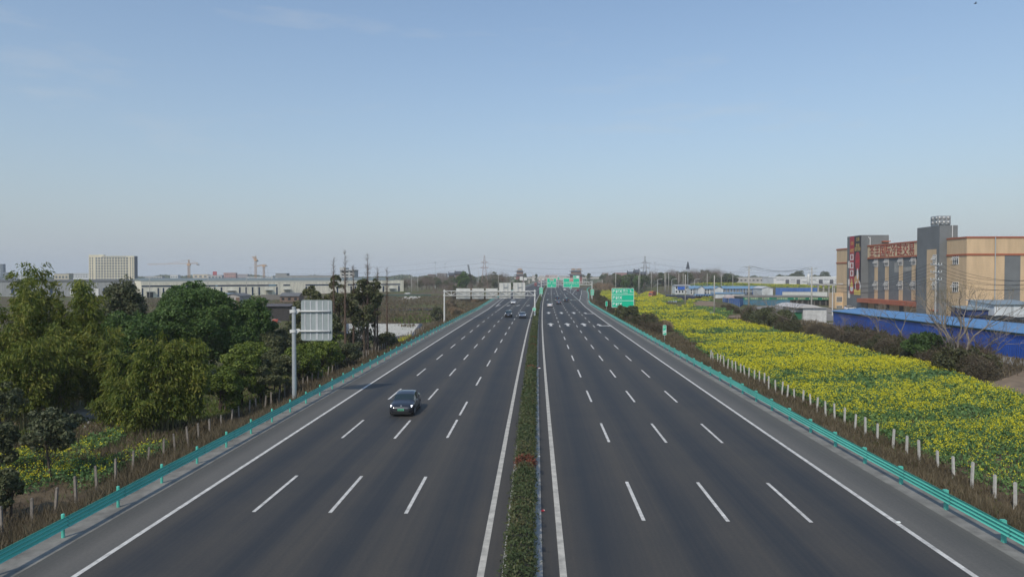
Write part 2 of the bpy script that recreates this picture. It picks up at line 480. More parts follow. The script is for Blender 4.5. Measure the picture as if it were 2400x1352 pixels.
M['asphalt'] = asphalt('lane_asphalt', (0.031, 0.034, 0.038), (0.066, 0.060, 0.051), 0.10, 3.72)
M['shoulder'] = asphalt('shoulder_asphalt', (0.088, 0.087, 0.080), (0.128, 0.122, 0.108), 0.05, 2.6)

def lat_right(y):   # right-hand edge line of the through lanes
    return float(np.interp(y, [0, 250, 314, 425, 527, 700, 2600], [16.13, 16.3, 17.2, 17.6, 17.0, 16.2, 16.0]))
def lat_left(y):
    return float(np.interp(y, [0, 230, 249, 339, 450, 700, 2600], [-16.87, -16.9, -17.2, -19.2, -20.6, -19.5, -17]))
strip_obj('road', lambda y: lat_left(y), lambda y: lat_right(y) if y < 300 else max(lat_right(y), float(np.interp(y, [300, 314, 425, 527, 600], [16.5, 17.6, 22.8, 22.8, 17]))), 0.0, M['asphalt'], n=12)
def sh_r(y):
    return float(np.interp(y, [0, 280, 330, 425, 527, 620, 720, 2600], [18.95, 18.95, 21.5, 26.8, 31.0, 24, 19, 19]))
def sh_l(y):
    return float(np.interp(y, [0, 230, 340, 450, 700, 2600], [-19.35, -19.35, -21.8, -23.3, -22, -19.5]))
strip_obj('shoulder', lambda y: sh_l(y), lambda y: lat_left(y) + 0.02, -0.012, M['shoulder'], n=3)
strip_obj('shoulder', lambda y: lat_right(y) - 0.02, lambda y: sh_r(y), -0.012, M['shoulder'], n=3)
strip_obj('concrete_edge', lambda y: sh_l(y) - 1.15, lambda y: sh_l(y) + 0.25, -0.006, M['edge_conc'], n=2)
strip_obj('concrete_edge', lambda y: sh_r(y) - 0.25, lambda y: sh_r(y) + 1.15, -0.006, M['edge_conc'], n=2)

# exit ramp curving off to the right
def ramp_lat(y): return float(np.interp(y, [400, 425, 527, 620, 720, 820, 900], [20.2, 20.4, 25.0, 31.5, 43, 58, 72]))
RY = np.array([400, 425, 460, 495, 527, 570, 620, 670, 720, 770, 820, 900], float)
strip_obj('exit_ramp', lambda y: ramp_lat(y) - 2.2, lambda y: ramp_lat(y) + 2.2, 0.006, M['asphalt'], ys=RY, n=4)

# ------------------------------------------------------------------ markings
def marks(name, segs, z=0.006, m_='white_line'):
    mb = MB()
    for (l0, y0, l1, y1, wd) in segs:
        n = max(1, int(abs(y1 - y0) / 25))
        for i in range(n):
            ya = y0 + (y1 - y0) * i / n; yb = y0 + (y1 - y0) * (i + 1) / n
            la = l0 + (l1 - l0) * i / n; lb = l0 + (l1 - l0) * (i + 1) / n
            mb.poly([(C(ya) + la - wd / 2, ya, z), (C(ya) + la + wd / 2, ya, z), (C(yb) + lb + wd / 2, yb, z), (C(yb) + lb - wd / 2, yb, z)])
    return tag(mb.build(name, M[m_]), kind='structure')

def line_from(fn, y0, y1, wd, step=20):
    ys = list(np.arange(y0, y1, step)) + [y1]
    return [(fn(a), a, fn(b), b, wd) for a, b in zip(ys[:-1], ys[1:])]

edge = line_from(lat_right, -50, 900, 0.23) + line_from(lat_left, -50, 1300, 0.22)
# gore: second arm to the right of the exit lane
edge += [(lat_right(425), 425, 22.4, 527, .25), (22.4, 527, 26.5, 600, .25), (17.4, 316, 22.9, 425, .25), (22.9, 425, 27.3, 527, .25), (27.3, 527, 30, 575, .25)]
marks('edge_line', edge)
marks('edge_line', [(1.06, -50, 1.06, 1300, 0.26), (-1.99, -50, -1.99, 1300, 0.26)], m_='yellow_white')
dash = []
for l in (4.91, 8.68, 12.37):
    y = 16.7
    while y < 640:
        solid = (l == 12.37 and 300 < y < 445) or (l != 12.37 and y > 400)
        if not solid: dash.append((l, y, l, y + 6, 0.17))
        y += 15
dash += [(12.37, 309, 12.9, 445, 0.16), (4.91, 400, 4.91, 900, .15), (8.68, 400, 8.68, 900, .15)]
for l in (-9.53, -13.13):
    y = 17.3
    while y < 640:
        if not (l == -13.13 and 215 < y < 420): dash.append((l, y, l, y + 6, 0.17))
        y += 15
dash.append((-13.13, 222, -13.4, 425, 0.16))
for y0 in (17.3, 32.3, 47.6): dash.append((-5.98, y0, -5.98, y0 + 6, .17))
y = 55.4
while y < 640:
    dash.append((-5.98, y, -5.98, y + 6, 0.17)); y += 15.2
y = 252
while y < 420:
    dash.append((lat_left(y) + 1.6 - (y - 252) * .004, y, lat_left(y + 3) + 1.6 - (y - 252) * .004, y + 3, 0.4)); y += 6
marks('lane_marking', dash, m_='white_line')

# arrows painted in the lanes
def arrow(lat, y, kind, L_=9.0, sgn=1):
    s = L_ / 9.0
    if kind == 'straight':
        pts = [(-.30, 0), (.30, 0), (.30, 5.4), (.82, 5.4), (0, 9.6), (-.82, 5.4), (-.30, 5.4)]
    elif kind == 'exit':
        pts = [(-.95, 0), (-.55, 0), (.9, .4), (.9, -.5), (2.0, 1.1), (.9, 2.6), (.9, 1.7), (-.3, 1.5), (-.55, 3.2), (-.15, 3.2), (-.75, 7), (-1.35, 3.2), (-.95, 3.2)]
    else:
        pts = [(-.35, 0), (.0, 0), (.5, 3.6), (.95, 3.3), (.75, 7.5), (-.35, 4.6), (.05, 4.1)]
    if sgn < 0: pts = [(-a, -b) for a, b in pts][::1]
    mb = MB()
    P3 = [(C(y + b * s) + lat + a, y + b * s, 0.007) for a, b in pts]
    # triangulate by fan through bmesh-free tessellation
    from mathutils.geometry import tessellate_polygon
    tris = tessellate_polygon([[Vector(p) for p in P3]])
    for t in tris:
        q = [P3[i] for i in t]
        n_ = (Vector(q[1]) - Vector(q[0])).cross(Vector(q[2]) - Vector(q[0]))
        mb.poly(q if n_.z > 0 else q[::-1])
    return tag(mb.build('lane_arrow', M['white_line']), kind='structure')
for y_ in (155.5, 206, 324, 440):
    for l in (3.0, 6.8, 10.5): arrow(l, y_, 'straight')
    if y_ < 400: arrow(14.6, y_, 'exit')
    else: arrow(14.9, y_, 'straight'); arrow(20.4, y_ - 6, 'straight')
for y_ in (268, 452):
    for l in (-4.0, -7.8, -11.4, -15.2): arrow(l, y_, 'bend', sgn=-1, L_=11)

# ------------------------------------------------------------------ median: kerbs and soil
def ext_strip(name, prof, ys, m_, kind='structure', parent=None, smooth=False):
    """profile of (lat, z) pushed along the road"""
    mb = MB(); n = len(prof)
    for y in ys:
        for l, z in prof: mb.v.append((C(y) + l, y, z))
    for i in range(len(ys) - 1):
        for k in range(n - 1):
            a = i * n + k
            mb.f.append((a, a + 1, a + n + 1, a + n)); mb.m.append(0)
    o = mb.build(name, m_, parent, smooth=smooth)
    if kind: tag(o, kind=kind)
    return o
YM = [y for y in YS if y <= 1300]
ext_strip('kerb', [(-1.22, -.02), (-1.20, .17), (-1.02, .17), (-1.02, -.02)], YM, M['kerb'])
ext_strip('kerb', [(-.06, -.02), (-.06, .17), (.10, .17), (.12, .055), (.30, .045), (.30, -.02)], YM, M['kerb'])
strip_obj('median_soil', -1.02, -.06, 0.11, M['soil'], ys=np.array(YM))

# hedge along the median
def hedge():
    t = thing('median_hedge', 'long clipped green hedge growing between the kerbs of the central reservation', 'hedge', (-.55, 20, .1))
    parts = []
    def seg(y0, y1, per_m, size):
        n = int((y1 - y0) * per_m)
        y = rng.uniform(y0, y1, n)
        # lumpy plants about 0.9 m apart
        lump = 0.16 * np.sin(y * 6.9 + 0.6 * np.sin(y * 1.7)) + 0.12 * np.sin(y * 2.3 + 1.1)
        ang = rng.uniform(-0.35, PI + 0.35, n)
        rad = rng.uniform(0.72, 1.08, n) * (1 + 0.13 * rng.normal(size=n).clip(-1.2, 2.2))
        hw = 0.52 * (1 + lump * 0.8); hh = 0.44 * (1 + lump)
        x = np.cos(ang) * rad * hw; z = 0.50 + np.sin(ang) * rad * hh
        P = np.stack([Cn(y) - .55 + x, y, z + .06], 1)
        nn = unit(np.stack([np.cos(ang), rng.normal(size=n) * .3, np.sin(ang) + .5], 1))
        keep = np.ones(n, bool)
        for yb, hw_ in REDB: keep &= np.abs(y - yb) > hw_
        P, nn = P[keep], nn[keep]
        V, Fq = leaf_geo(P, size * rng.uniform(.7, 1.3, len(P)), .42, axis=nn, axis_w=.35, nrm=nn, nrm_w=.6)
        parts.append((V, Fq, 0))
    seg(-10, 60, 620, .13); seg(60, 130, 330, .19); seg(130, 300, 120, .34); seg(300, 700, 34, .6); seg(700, 1100, 10, 1.0)
    V, Fq, mi = join_geo(parts)
    np_obj('foliage', V, Fq, [L_HEDGE], parent=t, off=t.location)
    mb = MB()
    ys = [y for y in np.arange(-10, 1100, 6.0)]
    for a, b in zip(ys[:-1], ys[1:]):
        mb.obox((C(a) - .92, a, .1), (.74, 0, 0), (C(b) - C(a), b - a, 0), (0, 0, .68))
    mb.build('stems', mat('hedge_dark_core', (0.030, 0.030, 0.018), .95, var=.5, scale=5), t)  # dark core box added to block see-through, standing in for shaded stems
REDB = [(38.4, .55), (117, .5), (104, .7), (79, .4)]
hedge()
for i, (yb, hw_) in enumerate(REDB):
    n = 900 if i == 0 else 420
    d = unit(rng.normal(size=(n, 3))) * rng.uniform(.7, 1.08, (n, 1))
    P = np.array([C(yb) - .52, yb, .66]) + d * (np.array([.62, hw_ * 1.5, .62]) if i == 0 else np.array([.5, hw_ * 1.5, .40]))
    V, Fq = leaf_geo(P, .13 if yb < 50 else .18, .45, nrm=d, nrm_w=.7)
    lb = ['largest rust red shrub in the hedge, nearest to the viewer', 'reddish shrub in the hedge, farthest along the median',
          'reddish shrub in the hedge, brightest of the three small ones midway', 'small dull red shrub midway along the hedge'][i]
    o = np_obj('red_shrub', V, Fq, [L_REDBUSH], off=(C(yb) - .52, yb, .52)); o.location = (C(yb) - .52, yb, .52)
    tag(o, lb, 'shrub', 'red shrubs in the median hedge')

# ------------------------------------------------------------------ guardrails
def guardrail(name, label, side, ys, lat_fn, post_ys, zb=.42):
    t = thing(name, label, 'guardrail', (C(ys[0]) + lat_fn(ys[0]), ys[0], 0))
    # three-wave beam; side -1 = left of the road (its face looks right)
    s = -side
    prof = []
    H = .50
    for k in range(19):
        q = k / 18
        prof.append((0.045 * s * math.cos(q * 6 * PI), zb + q * H))
    mb = MB(); n = len(prof)
    ring = prof + [(p[0] - .012 * s, p[1]) for p in prof[::-1]]
    nr = len(ring)
    for y in ys:
        for l, z in ring: mb.v.append((C(y) + lat_fn(y) + l, y, z))
    for i in range(len(ys) - 1):
        for k in range(nr):
            k2 = (k + 1) % nr; a = i * nr
            q = (a + k, a + k2, a + nr + k2, a + nr + k)
            mb.f.append(q if s < 0 else q[::-1]); mb.m.append(0)
    mb.build('beam', M['rail'], t)
    far = MB()
    for i, y in enumerate(post_ys):
        x = C(y) + lat_fn(y) - s * .17
        pb = MB()
        if side < 0:
            pb.tube([(x, y, -.05), (x, y, .97)], .07, 10); pb.tube([(x, y, .97), (x, y, 1.0)], [.078, .05], 10)
        else:
            pb.box(x - .07, x + .07, y - .08, y + .08, -.05, .93)
        pb.box(min(x, x + s * .14), max(x, x + s * .14), y - .07, y + .07, .56, .94 if side > 0 else .84)
        if i < 98: pb.build('post', M['rail_post'], t, smooth=False)
        else:
            b = len(far.v); far.v += pb.v; far.f += [tuple(b + q for q in f) for f in pb.f]; far.m += pb.m
    if far.v: tag(far.build('post', M['rail_post'], t), kind='stuff')
    return t
ysr = [y for y in np.arange(-11, 297.1, 7.0)] + [298.5]
guardrail('guardrail', 'teal triple-wave guardrail on box posts beside the rapeseed field', 1, ysr, lambda y: 19.25 + (max(0, y - 292) / 6.5) * .5 + max(0, y - 270) * .03, list(np.arange(-7.3, 298, 4.1)))
ysl = [y for y in np.arange(-11, 300, 7.0)] + list(np.arange(300, 1250, 25))
guardrail('guardrail', 'teal triple-wave guardrail on round posts beside the bamboo and orchard', -1, ysl, lambda y: sh_l(y) - .35, [-6.4 + 3.92 * i for i in range(155)])
ys2 = [y for y in np.arange(330, 720, 15.0)]
guardrail('guardrail', 'teal guardrail curving along the exit ramp behind the gantry', 1, ys2, lambda y: sh_r(y) + .5 if y < 527 else ramp_lat(y) + 6.2, list(np.arange(331, 700, 8)))

# ------------------------------------------------------------------ ground sheet
def ground():
    xs = sorted(set([-9000, -5000, -3000, -2000, -1400, -1000, -800] + list(range(-700, -100, 25)) + list(range(-100, -44, 8)) + [-40, -36, -33, -30, -28.5, -27, -25, -23.5, -22, -20.9, -20.2] +
            [0] + [20.2, 20.9, 22, 23.5, 25, 26.5, 28, 30, 33, 36, 40] + list(range(46, 240, 7)) + list(range(240, 700, 25)) + [800, 1000, 1400, 2000, 3000, 5000, 9000]))
    ys = list(range(-60, 200, 8)) + list(range(200, 500, 12)) + list(range(500, 1000, 30)) + list(range(1000, 3000, 150)) + [3400, 4200, 5500, 7500, 10000, 14000]
    X, Y = np.meshgrid(np.array(xs, float), np.array(ys, float))
    Xw = X + Cn(Y)
    Z = tz(Xw, Y)
    lat = X
    V = np.stack([Xw, Y, np.where((np.abs(lat) < 20.25), -.1, Z)], -1).reshape(-1, 3)
    nx = len(xs)
    i = np.arange(len(ys) - 1)[:, None] * nx + np.arange(nx - 1)[None]
    Fq = np.stack([i, i + 1, i + nx + 1, i + nx], -1).reshape(-1, 4)
    m, nt, b = new_mat('field_ground'); N = nt.nodes; L = nt.links
    tc = N.new('ShaderNodeTexCoord')
    def noise(s, d=6, r=.6):
        n = N.new('ShaderNodeTexNoise'); n.inputs['Scale'].default_value = s; n.inputs['Detail'].default_value = d; n.inputs['Roughness'].default_value = r
        L.new(tc.outputs['Object'], n.inputs['Vector']); return n.outputs['Fac']
    def mix(f, a, c):
        x = N.new('ShaderNodeMix'); x.data_type = 'RGBA'
        mr = N.new('ShaderNodeMapRange'); mr.inputs['From Min'].default_value = .42; mr.inputs['From Max'].default_value = .58; L.new(f, mr.inputs['Value'])
        L.new(mr.outputs[0], x.inputs['Factor'])
        for k, q in (('A', a), ('B', c)):
            if isinstance(q, tuple): x.inputs[k].default_value = (*q, 1)
            else: L.new(q, x.inputs[k])
        return x.outputs['Result']
    a = mix(noise(0.9, 8), (0.085, 0.066, 0.044), (0.135, 0.105, 0.070))
    g = mix(noise(1.3, 8), (0.070, 0.088, 0.028), (0.110, 0.115, 0.042))
    c = mix(noise(0.035, 5), a, g)
    L.new(c, b.inputs['Base Color']); b.inputs['Roughness'].default_value = .95; b.inputs['Specular IOR Level'].default_value = .1
    bp = N.new('ShaderNodeBump'); bp.inputs['Strength'].default_value = .6; bp.inputs['Distance'].default_value = .3
    L.new(noise(1.5, 8), bp.inputs['Height']); L.new(bp.outputs[0], b.inputs['Normal'])
    o = np_obj('ground', V, Fq, [m]); tag(o, kind='structure')
ground()

def patch(name, pix, z_off, m_, base=None, wob=0.0):
    """flat piece of ground from outline points given on the ground, draped on the terrain"""
    pts = []
    for (u, v) in pix:
        z = -2.2 if u > 1252 else -3.0
        p = G(u, v, z)
        p = G(u, v, tzf(p.x, p.y)); p = G(u, v, tzf(p.x, p.y))
        pts.append((p.x, p.y))
    n = len(pts); dens = []
    for i in range(n):
        a, b = pts[i], pts[(i + 1) % n]
        k = max(1, min(14, int(math.hypot(a[0] - b[0], a[1] - b[1]) / 6)))
        for j in range(k):
            dens.append((a[0] + (b[0] - a[0]) * j / k + random.uniform(-wob, wob), a[1] + (b[1] - a[1]) * j / k + random.uniform(-wob, wob)))
    from mathutils.geometry import delaunay_2d_cdt
    xs = [q[0] for q in dens]; ys = [q[1] for q in dens]
    step = max(3.0, (max(xs) - min(xs)) / 24, (max(ys) - min(ys)) / 40)
    inner = []
    x = min(xs)
    while x < max(xs):
        y = min(ys)
        while y < max(ys):
            inner.append(Vector((x + .37, y + .21))); y += step
        x += step
    vv = [Vector(q) for q in dens]
    r = delaunay_2d_cdt(vv + inner, [], [list(range(len(dens)))], 1, 1e-4)
    mb = MB()
    mb.v = [(q.x, q.y, tzf(q.x, q.y) + z_off) for q in r[0]]
    mb.f = [tuple(f) for f in r[2]]; mb.m = [0] * len(mb.f)
    o = mb.build(name, m_)
    return tag(o, kind='structure')
# ------------------------------------------------------------------ signs
def rrect(x0, x1, z0, z1, y, r, n=4):
    pts = []
    for cx, cz, a0 in ((x1 - r, z1 - r, 0), (x0 + r, z1 - r, 90), (x0 + r, z0 + r, 180), (x1 - r, z0 + r, 270)):
        for k in range(n + 1):
            a = math.radians(a0 + 90 * k / n)
            pts.append((cx + r * math.cos(a), y, cz + r * math.sin(a)))
    return pts

def board(parent, x0, x1, z0, z1, y, face='sign_green', border=.1, name='panel', r=.15):
    """board facing the camera side: white sheet with a coloured field set proud of it"""
    mb = MB(); mb.prism(rrect(x0, x1, z0, z1, y + .06, r), (0, -.06, 0), 0)
    if face != 'sign_white':
        mb.prism(rrect(x0 + border, x1 - border, z0 + border, z1 - border, y, max(.02, r - border * .5)), (0, -.006, 0), 1)
    return mb.build(name, [M['sign_white'], M[face]], parent)

def flat(parent, name, pts, y, m_, d=.012):
    mb = MB(); mb.prism([(p[0], y, p[1]) for p in pts], (0, -d, 0)); return mb.build(name, m_, parent)

# --- service-area sign with three rows
YSG = 200.0
p0 = AT(1433.5, 720.5, YSG); p1 = AT(1486, 675.5, YSG)
sg = thing('service_area_sign', 'large green road sign with three rows of service symbols beside the rapeseed field', 'road sign', (p0.x, YSG, tzf(p0.x, YSG)))
sx0, sx1, sz0, sz1 = p0.x, p1.x, p0.z, p1.z
board(sg, sx0, sx1, sz0, sz1, YSG, r=.22, border=.10)
W_ = sx1 - sx0; H_ = sz1 - sz0
for k in (1, 2):
    z = sz0 + H_ * (k / 3.0 + (.02 if k == 1 else .01))
    mb = MB(); mb.box(sx0 + .09, sx1 - .09, YSG - .02, YSG - .006, z - .06, z + .06); mb.build('dividing_line', M['sign_white'], sg)
for k, zc in enumerate((sz0 + H_ * .845, sz0 + H_ * .515, sz0 + H_ * .185)):
    h = H_ * .155
    text_obj('P', 'lettering', (sx0 + W_ * .105, YSG - .014, zc), W_ * .10, h, '-Y', M['sign_white'], sg)
    cx = sx0 + W_ * .222
    mb = MB()     # fuel pump
    mb.box(cx - W_ * .032, cx + W_ * .022, YSG - .02, YSG - .006, zc - h * .42, zc + h * .5)
    mb.box(cx - W_ * .042, cx + W_ * .034, YSG - .02, YSG - .006, zc - h * .52, zc - h * .42)
    mb.box(cx + W_ * .030, cx + W_ * .040, YSG - .02, YSG - .006, zc - h * .35, zc + h * .30)
    mb.box(cx + W_ * .022, cx + W_ * .030, YSG - .02, YSG - .006, zc + h * .1, zc + h * .17)
    mb.build('fuel_pump_symbol', M['sign_white'], sg)
    mb = MB(); mb.box(cx - W_ * .022, cx + W_ * .012, YSG - .026, YSG - .0205, zc + h * .12, zc + h * .38); mb.build('pump_window', M['sign_green'], sg)
    cx = sx0 + W_ * .308
    mb = MB()     # fork
    mb.box(cx - W_ * .007, cx + W_ * .007, YSG - .02, YSG - .006, zc - h * .5, zc + h * .5)
    mb.box(cx - W_ * .022, cx - W_ * .0072, YSG - .02, YSG - .006, zc + h * .18, zc + h * .45)
    mb.build('fork_symbol', M['sign_white'], sg)
    cx = sx0 + W_ * .405
    for s_ in (-1, 1):
        mb = MB(); a = Vector((cx - s_ * W_ * .052, YSG - .006 - (.016 if s_ > 0 else 0), zc - h * .48)); d = Vector((s_ * W_ * .104, 0, h * .96))
        t_ = Vector((-d.z, 0, d.x)).normalized() * W_ * .022
        mb.obox(a - t_ / 2, d, t_, (0, -.014, 0)); mb.build('wrench_symbol', M['sign_white'], sg)
zc = sz0 + H_ * .86
text_obj('眉山', 'lettering', (sx0 + W_ * .61, YSG - .014, zc + H_ * .03), W_ * .22, H_ * .13, '-Y', M['sign_white'], sg)
text_obj('Meishan', 'lettering', (sx0 + W_ * .61, YSG - .014, zc - H_ * .10), W_ * .21, H_ * .055, '-Y', M['sign_white'], sg)
text_obj('3', 'lettering', (sx0 + W_ * .84, YSG - .014, zc - H_ * .01), W_ * .07, H_ * .13, '-Y', M['sign_white'], sg)
text_obj('km', 'lettering', (sx0 + W_ * .925, YSG - .014, zc - H_ * .05), W_ * .075, H_ * .055, '-Y', M['sign_white'], sg)
px_ = sx0 + W_ * .185
zg = tzf(px_, YSG + .3)
zt = sz0 + .02
mb = MB(); mb.tube([(px_, YSG + .28, zg - .3), (px_, YSG + .28, sz1 - .4)], .16, 12); mb.build('post', M['galv'], sg, smooth=True)
mb = MB(); n_ = 8
for k in range(n_):
    a, b = zg + (zt - zg) * k / n_, zg + (zt - zg) * (k + 1) / n_
    mb.tube([(px_, YSG + .28, a), (px_, YSG + .28, b)], .167, 12, mi=k % 2, cap=False)
mb.build('hazard_bands', [M['yellow'], M['black']], sg)
mb = MB()
for z in (sz0 + H_ * .25, sz0 + H_ * .75): mb.box(sx0 + .3, sx1 - .3, YSG + .065, YSG + .13, z - .07, z + .07)
mb.build('bracing', M['galv'], sg)

# --- countdown sign
Yc = 126.0
p0 = AT(1553.5, 785, Yc); p1 = AT(1562, 762, Yc)
cs = thing('exit_countdown_sign', 'narrow green exit countdown sign with two white slanted bars on a thin pole', 'road sign', ((p0.x + p1.x) / 2, Yc, tzf((p0.x + p1.x) / 2, Yc)))
board(cs, p0.x, p1.x, p0.z, p1.z, Yc, border=.045, r=.06)
w_ = p1.x - p0.x; h_ = p1.z - p0.z
for zz in (.13, .30):
    flat(cs, 'slanted_bar', [(p0.x + .05, p0.z + h_ * zz), (p1.x - .05, p0.z + h_ * (zz + .13)), (p1.x - .05, p0.z + h_ * (zz + .23)), (p0.x + .05, p0.z + h_ * (zz + .10))], Yc - .007, M['sign_white'])
text_obj('出口', 'lettering', (p0.x + w_ / 2, Yc - .014, p0.z + h_ * .83), w_ * .68, h_ * .13, '-Y', M['sign_white'], cs)
text_obj('200m', 'lettering', (p0.x + w_ / 2, Yc - .014, p0.z + h_ * .69), w_ * .68, h_ * .08, '-Y', M['sign_white'], cs)
xm = (p0.x + p1.x) / 2
mb = MB(); mb.tube([(xm, Yc + .12, tzf(xm, Yc) - .3), (xm, Yc + .12, p1.z - .1)], .055, 10); mb.build('pole', M['galv'], cs, smooth=True)

# --- small green marker board in the weeds
Y_ = 228.0; p0 = AT(1419, 717.5, Y_); p1 = AT(1424, 706, Y_)
ms = thing('marker_sign', 'small plain green marker sign standing in the weeds left of the service sign', 'road sign', ((p0.x + p1.x) / 2, Y_, tzf(p0.x, Y_)))
board(ms, p0.x, p1.x, p0.z, p1.z, Y_, border=.05, r=.06)
mb = MB(); xm = (p0.x + p1.x) / 2; mb.tube([(xm, Y_ + .1, tzf(xm, Y_) - .2), (xm, Y_ + .1, p1.z - .05)], .05, 8); mb.build('pole', M['galv'], ms)

# --- gantries
def truss(parent, x0, x1, y, z0, z1, m_, nb, depth=.5, r=.075):
    mb = MB()
    for yy in (y - depth / 2, y + depth / 2):
        for z in (z0, z1): mb.tube([(x0, yy, z), (x1, yy, z)], r, 8)
        for i in range(nb):
            a = x0 + (x1 - x0) * i / nb; b = x0 + (x1 - x0) * (i + 1) / nb
            if i % 2: mb.tube([(a, yy, z0), (b, yy, z1)], r * .6, 6)
            else: mb.tube([(a, yy, z1), (b, yy, z0)], r * .6, 6)
            if i: mb.tube([(a, yy, z0), (a, yy, z1)], r * .6, 6)
    for i in range(nb + 1):
        a = x0 + (x1 - x0) * i / nb
        for z in (z0, z1): mb.tube([(a, y - depth / 2, z), (a, y + depth / 2, z)], r * .6, 6)
    return mb.build('truss', m_, parent)

Yg = 178.0
gl = AT(1041.5, 750, Yg); gr = AT(1253.5, 720, Yg)
gan = thing('sign_gantry', 'pale steel gantry over the oncoming lanes seen from behind its five boards', 'gantry', (gl.x, Yg, 0))
zA = AT(1150, 692.5, Yg).z; zB = AT(1150, 682, Yg).z
truss(gan, gl.x, gr.x, Yg, zA, zB, M['galv_white'], 13)
for x in (gl.x, gr.x):
    zt_ = AT(1150, 679, Yg).z
    mb = MB(); mb.tube([(x, Yg, min(-.1, tzf(x, Yg)) - .2), (x, Yg, zt_)], [.21, .17], 14); mb.box(x - .26, x + .26, Yg - .3, Yg + .3, zA - .12, zA + .12); mb.box(x - .26, x + .26, Yg - .3, Yg + .3, zB - .12, zB + .12)
    mb.build('post', M['galv_white'], gan)
for u0, u1, v0, v1 in ((1069, 1102, 676, 700.5), (1106.5, 1134, 676, 700.5), (1138.5, 1166, 676, 700.5), (1170, 1197.5, 663, 699.5), (1203, 1231, 662.5, 699.5)):
    a = AT(u0, v1, Yg + .5); b = AT(u1, v0, Yg + .5)
    mb = MB(); mb.prism(rrect(a.x, b.x, a.z, b.z, Yg + .62, .1), (0, -.06, 0))
    n_ = 11
    for i in range(n_ + 1):
        x = a.x + .06 + (b.x - a.x - .15) * i / n_
        mb.box(x, x + .05, Yg + .50, Yg + .558, a.z + .06, b.z - .06)
    o = mb.build('board', M['sign_back_white'], gan)
    if v0 < 670:
        mb = MB()
        for f_ in (.38, .72):
            x = a.x + (b.x - a.x) * f_; mb.box(x - .08, x + .08, Yg + .36, Yg + .498, zB, b.z - .1)
        mb.box(a.x + (b.x - a.x) * .38, a.x + (b.x - a.x) * .72, Yg + .30, Yg + .355, zB + .95, zB + 1.1)
        mb.build('bracket', M['galv'], gan)

# distance marker on the gantry's median post
pk = AT(1252, 724.5, Yg - 1.2)
km = thing('distance_marker', 'round green distance plate with white rim in the hedge under the gantry post', 'marker', (pk.x, Yg - 1.2, .1))
ring = lambda r, y: [(pk.x + r * 1.12 * math.cos(2 * PI * k / 24), y, pk.z + r * math.sin(2 * PI * k / 24)) for k in range(24)]
mb = MB(); mb.prism(ring(.42, Yg - 1.15), (0, -.05, 0), 0); mb.prism(ring(.36, Yg - 1.20), (0, -.006, 0), 1); mb.build('plate', [M['sign_white'], M['sign_green']], km)
mb = MB()
for x0_, w_ in ((-.2, .12), (.05, .16)): mb.box(pk.x + x0_, pk.x + x0_ + w_, Yg - 1.222, Yg - 1.207, pk.z - .12, pk.z + .13)
mb.build('figures', M['sign_white'], km)
mb = MB(); mb.tube([(pk.x, Yg - 1.1, .0), (pk.x, Yg - 1.1, pk.z + .2)], .05, 8); mb.build('pole', M['galv'], km)

Yr = 347.0
gl = AT(1268.5, 700, Yr); gr = AT(1387.5, 700, Yr)
gan2 = thing('sign_gantry', 'white truss gantry above the right carriageway carrying two green direction boards', 'gantry', (gl.x, Yr, 0))
zA = AT(1330, 667.3, Yr).z; zB = AT(1330, 660.3, Yr).z
truss(gan2, gl.x, gr.x, Yr, zA, zB, M['galv_white'], 9, r=.09)
for x in (gl.x, gr.x):
    mb = MB(); mb.tube([(x, Yr, min(-.1, tzf(x, Yr)) - .2), (x, Yr, AT(1300, 658, Yr).z)], [.24, .20], 12); mb.build('post', M['galv_white'], gan2)
def big_board(u0, u1, v0, v1):
    a = AT(u0, v1, Yr - .5); b = AT(u1, v0, Yr - .5)
    o = board(gan2, a.x, b.x, a.z, b.z, Yr - .6, border=.14, r=.25, name='direction_board')
    return o, a.x, b.x, a.z, b.z
yb = Yr - .615
o, x0, x1, z0, z1 = big_board(1282, 1304, 652.3, 673.6)
W_, H_ = x1 - x0, z1 - z0; xc = (x0 + x1) / 2
mb = MB(); mb.prism(rrect(xc - W_ * .21, xc + W_ * .21, z1 - H_ * .33, z1 - H_ * .07, yb, .1), (0, -.008, 0), 0); mb.prism([(xc - W_ * .19, yb - .009, z1 - H_ * .17), (xc + W_ * .19, yb - .009, z1 - H_ * .17), (xc + W_ * .19, yb - .009, z1 - H_ * .09), (xc - W_ * .19, yb - .009, z1 - H_ * .09)], (0, -.006, 0), 1)
mb.prism([(xc - W_ * .19, yb - .009, z1 - H_ * .31), (xc + W_ * .19, yb - .009, z1 - H_ * .31), (xc + W_ * .19, yb - .009, z1 - H_ * .178), (xc - W_ * .19, yb - .009, z1 - H_ * .178)], (0, -.006, 0), 2)
mb.build('route_shield', [M['sign_white'], M['sign_red'], M['sign_green']], o)
text_obj('G0512', 'lettering', (xc, yb - .03, z1 - H_ * .245), W_ * .34, H_ * .09, '-Y', M['sign_white'], o)
text_obj('新津', 'lettering', (xc - W_ * .25, yb - .01, z0 + H_ * .50), W_ * .34, H_ * .16, '-Y', M['sign_white'], o)
text_obj('成都', 'lettering', (xc + W_ * .25, yb - .01, z0 + H_ * .50), W_ * .34, H_ * .16, '-Y', M['sign_white'], o)
text_obj('Xinjin', 'lettering', (xc - W_ * .25, yb - .01, z0 + H_ * .32), W_ * .28, H_ * .08, '-Y', M['sign_white'], o)
text_obj('Chengdu', 'lettering', (xc + W_ * .25, yb - .01, z0 + H_ * .32), W_ * .34, H_ * .08, '-Y', M['sign_white'], o)
def sign_arrow(o, xc, zc, s, slant=0):
    pts = [(-.22, -1), (.22, -1), (.22, .1), (.62, .1), (0, 1), (-.62, .1), (-.22, .1)]
    ca, sa = math.cos(slant), math.sin(slant)
    flat(o, 'arrow', [(xc + s * (a * ca + b * sa), zc + s * (-a * sa + b * ca)) for a, b in pts], yb, M['sign_white'])
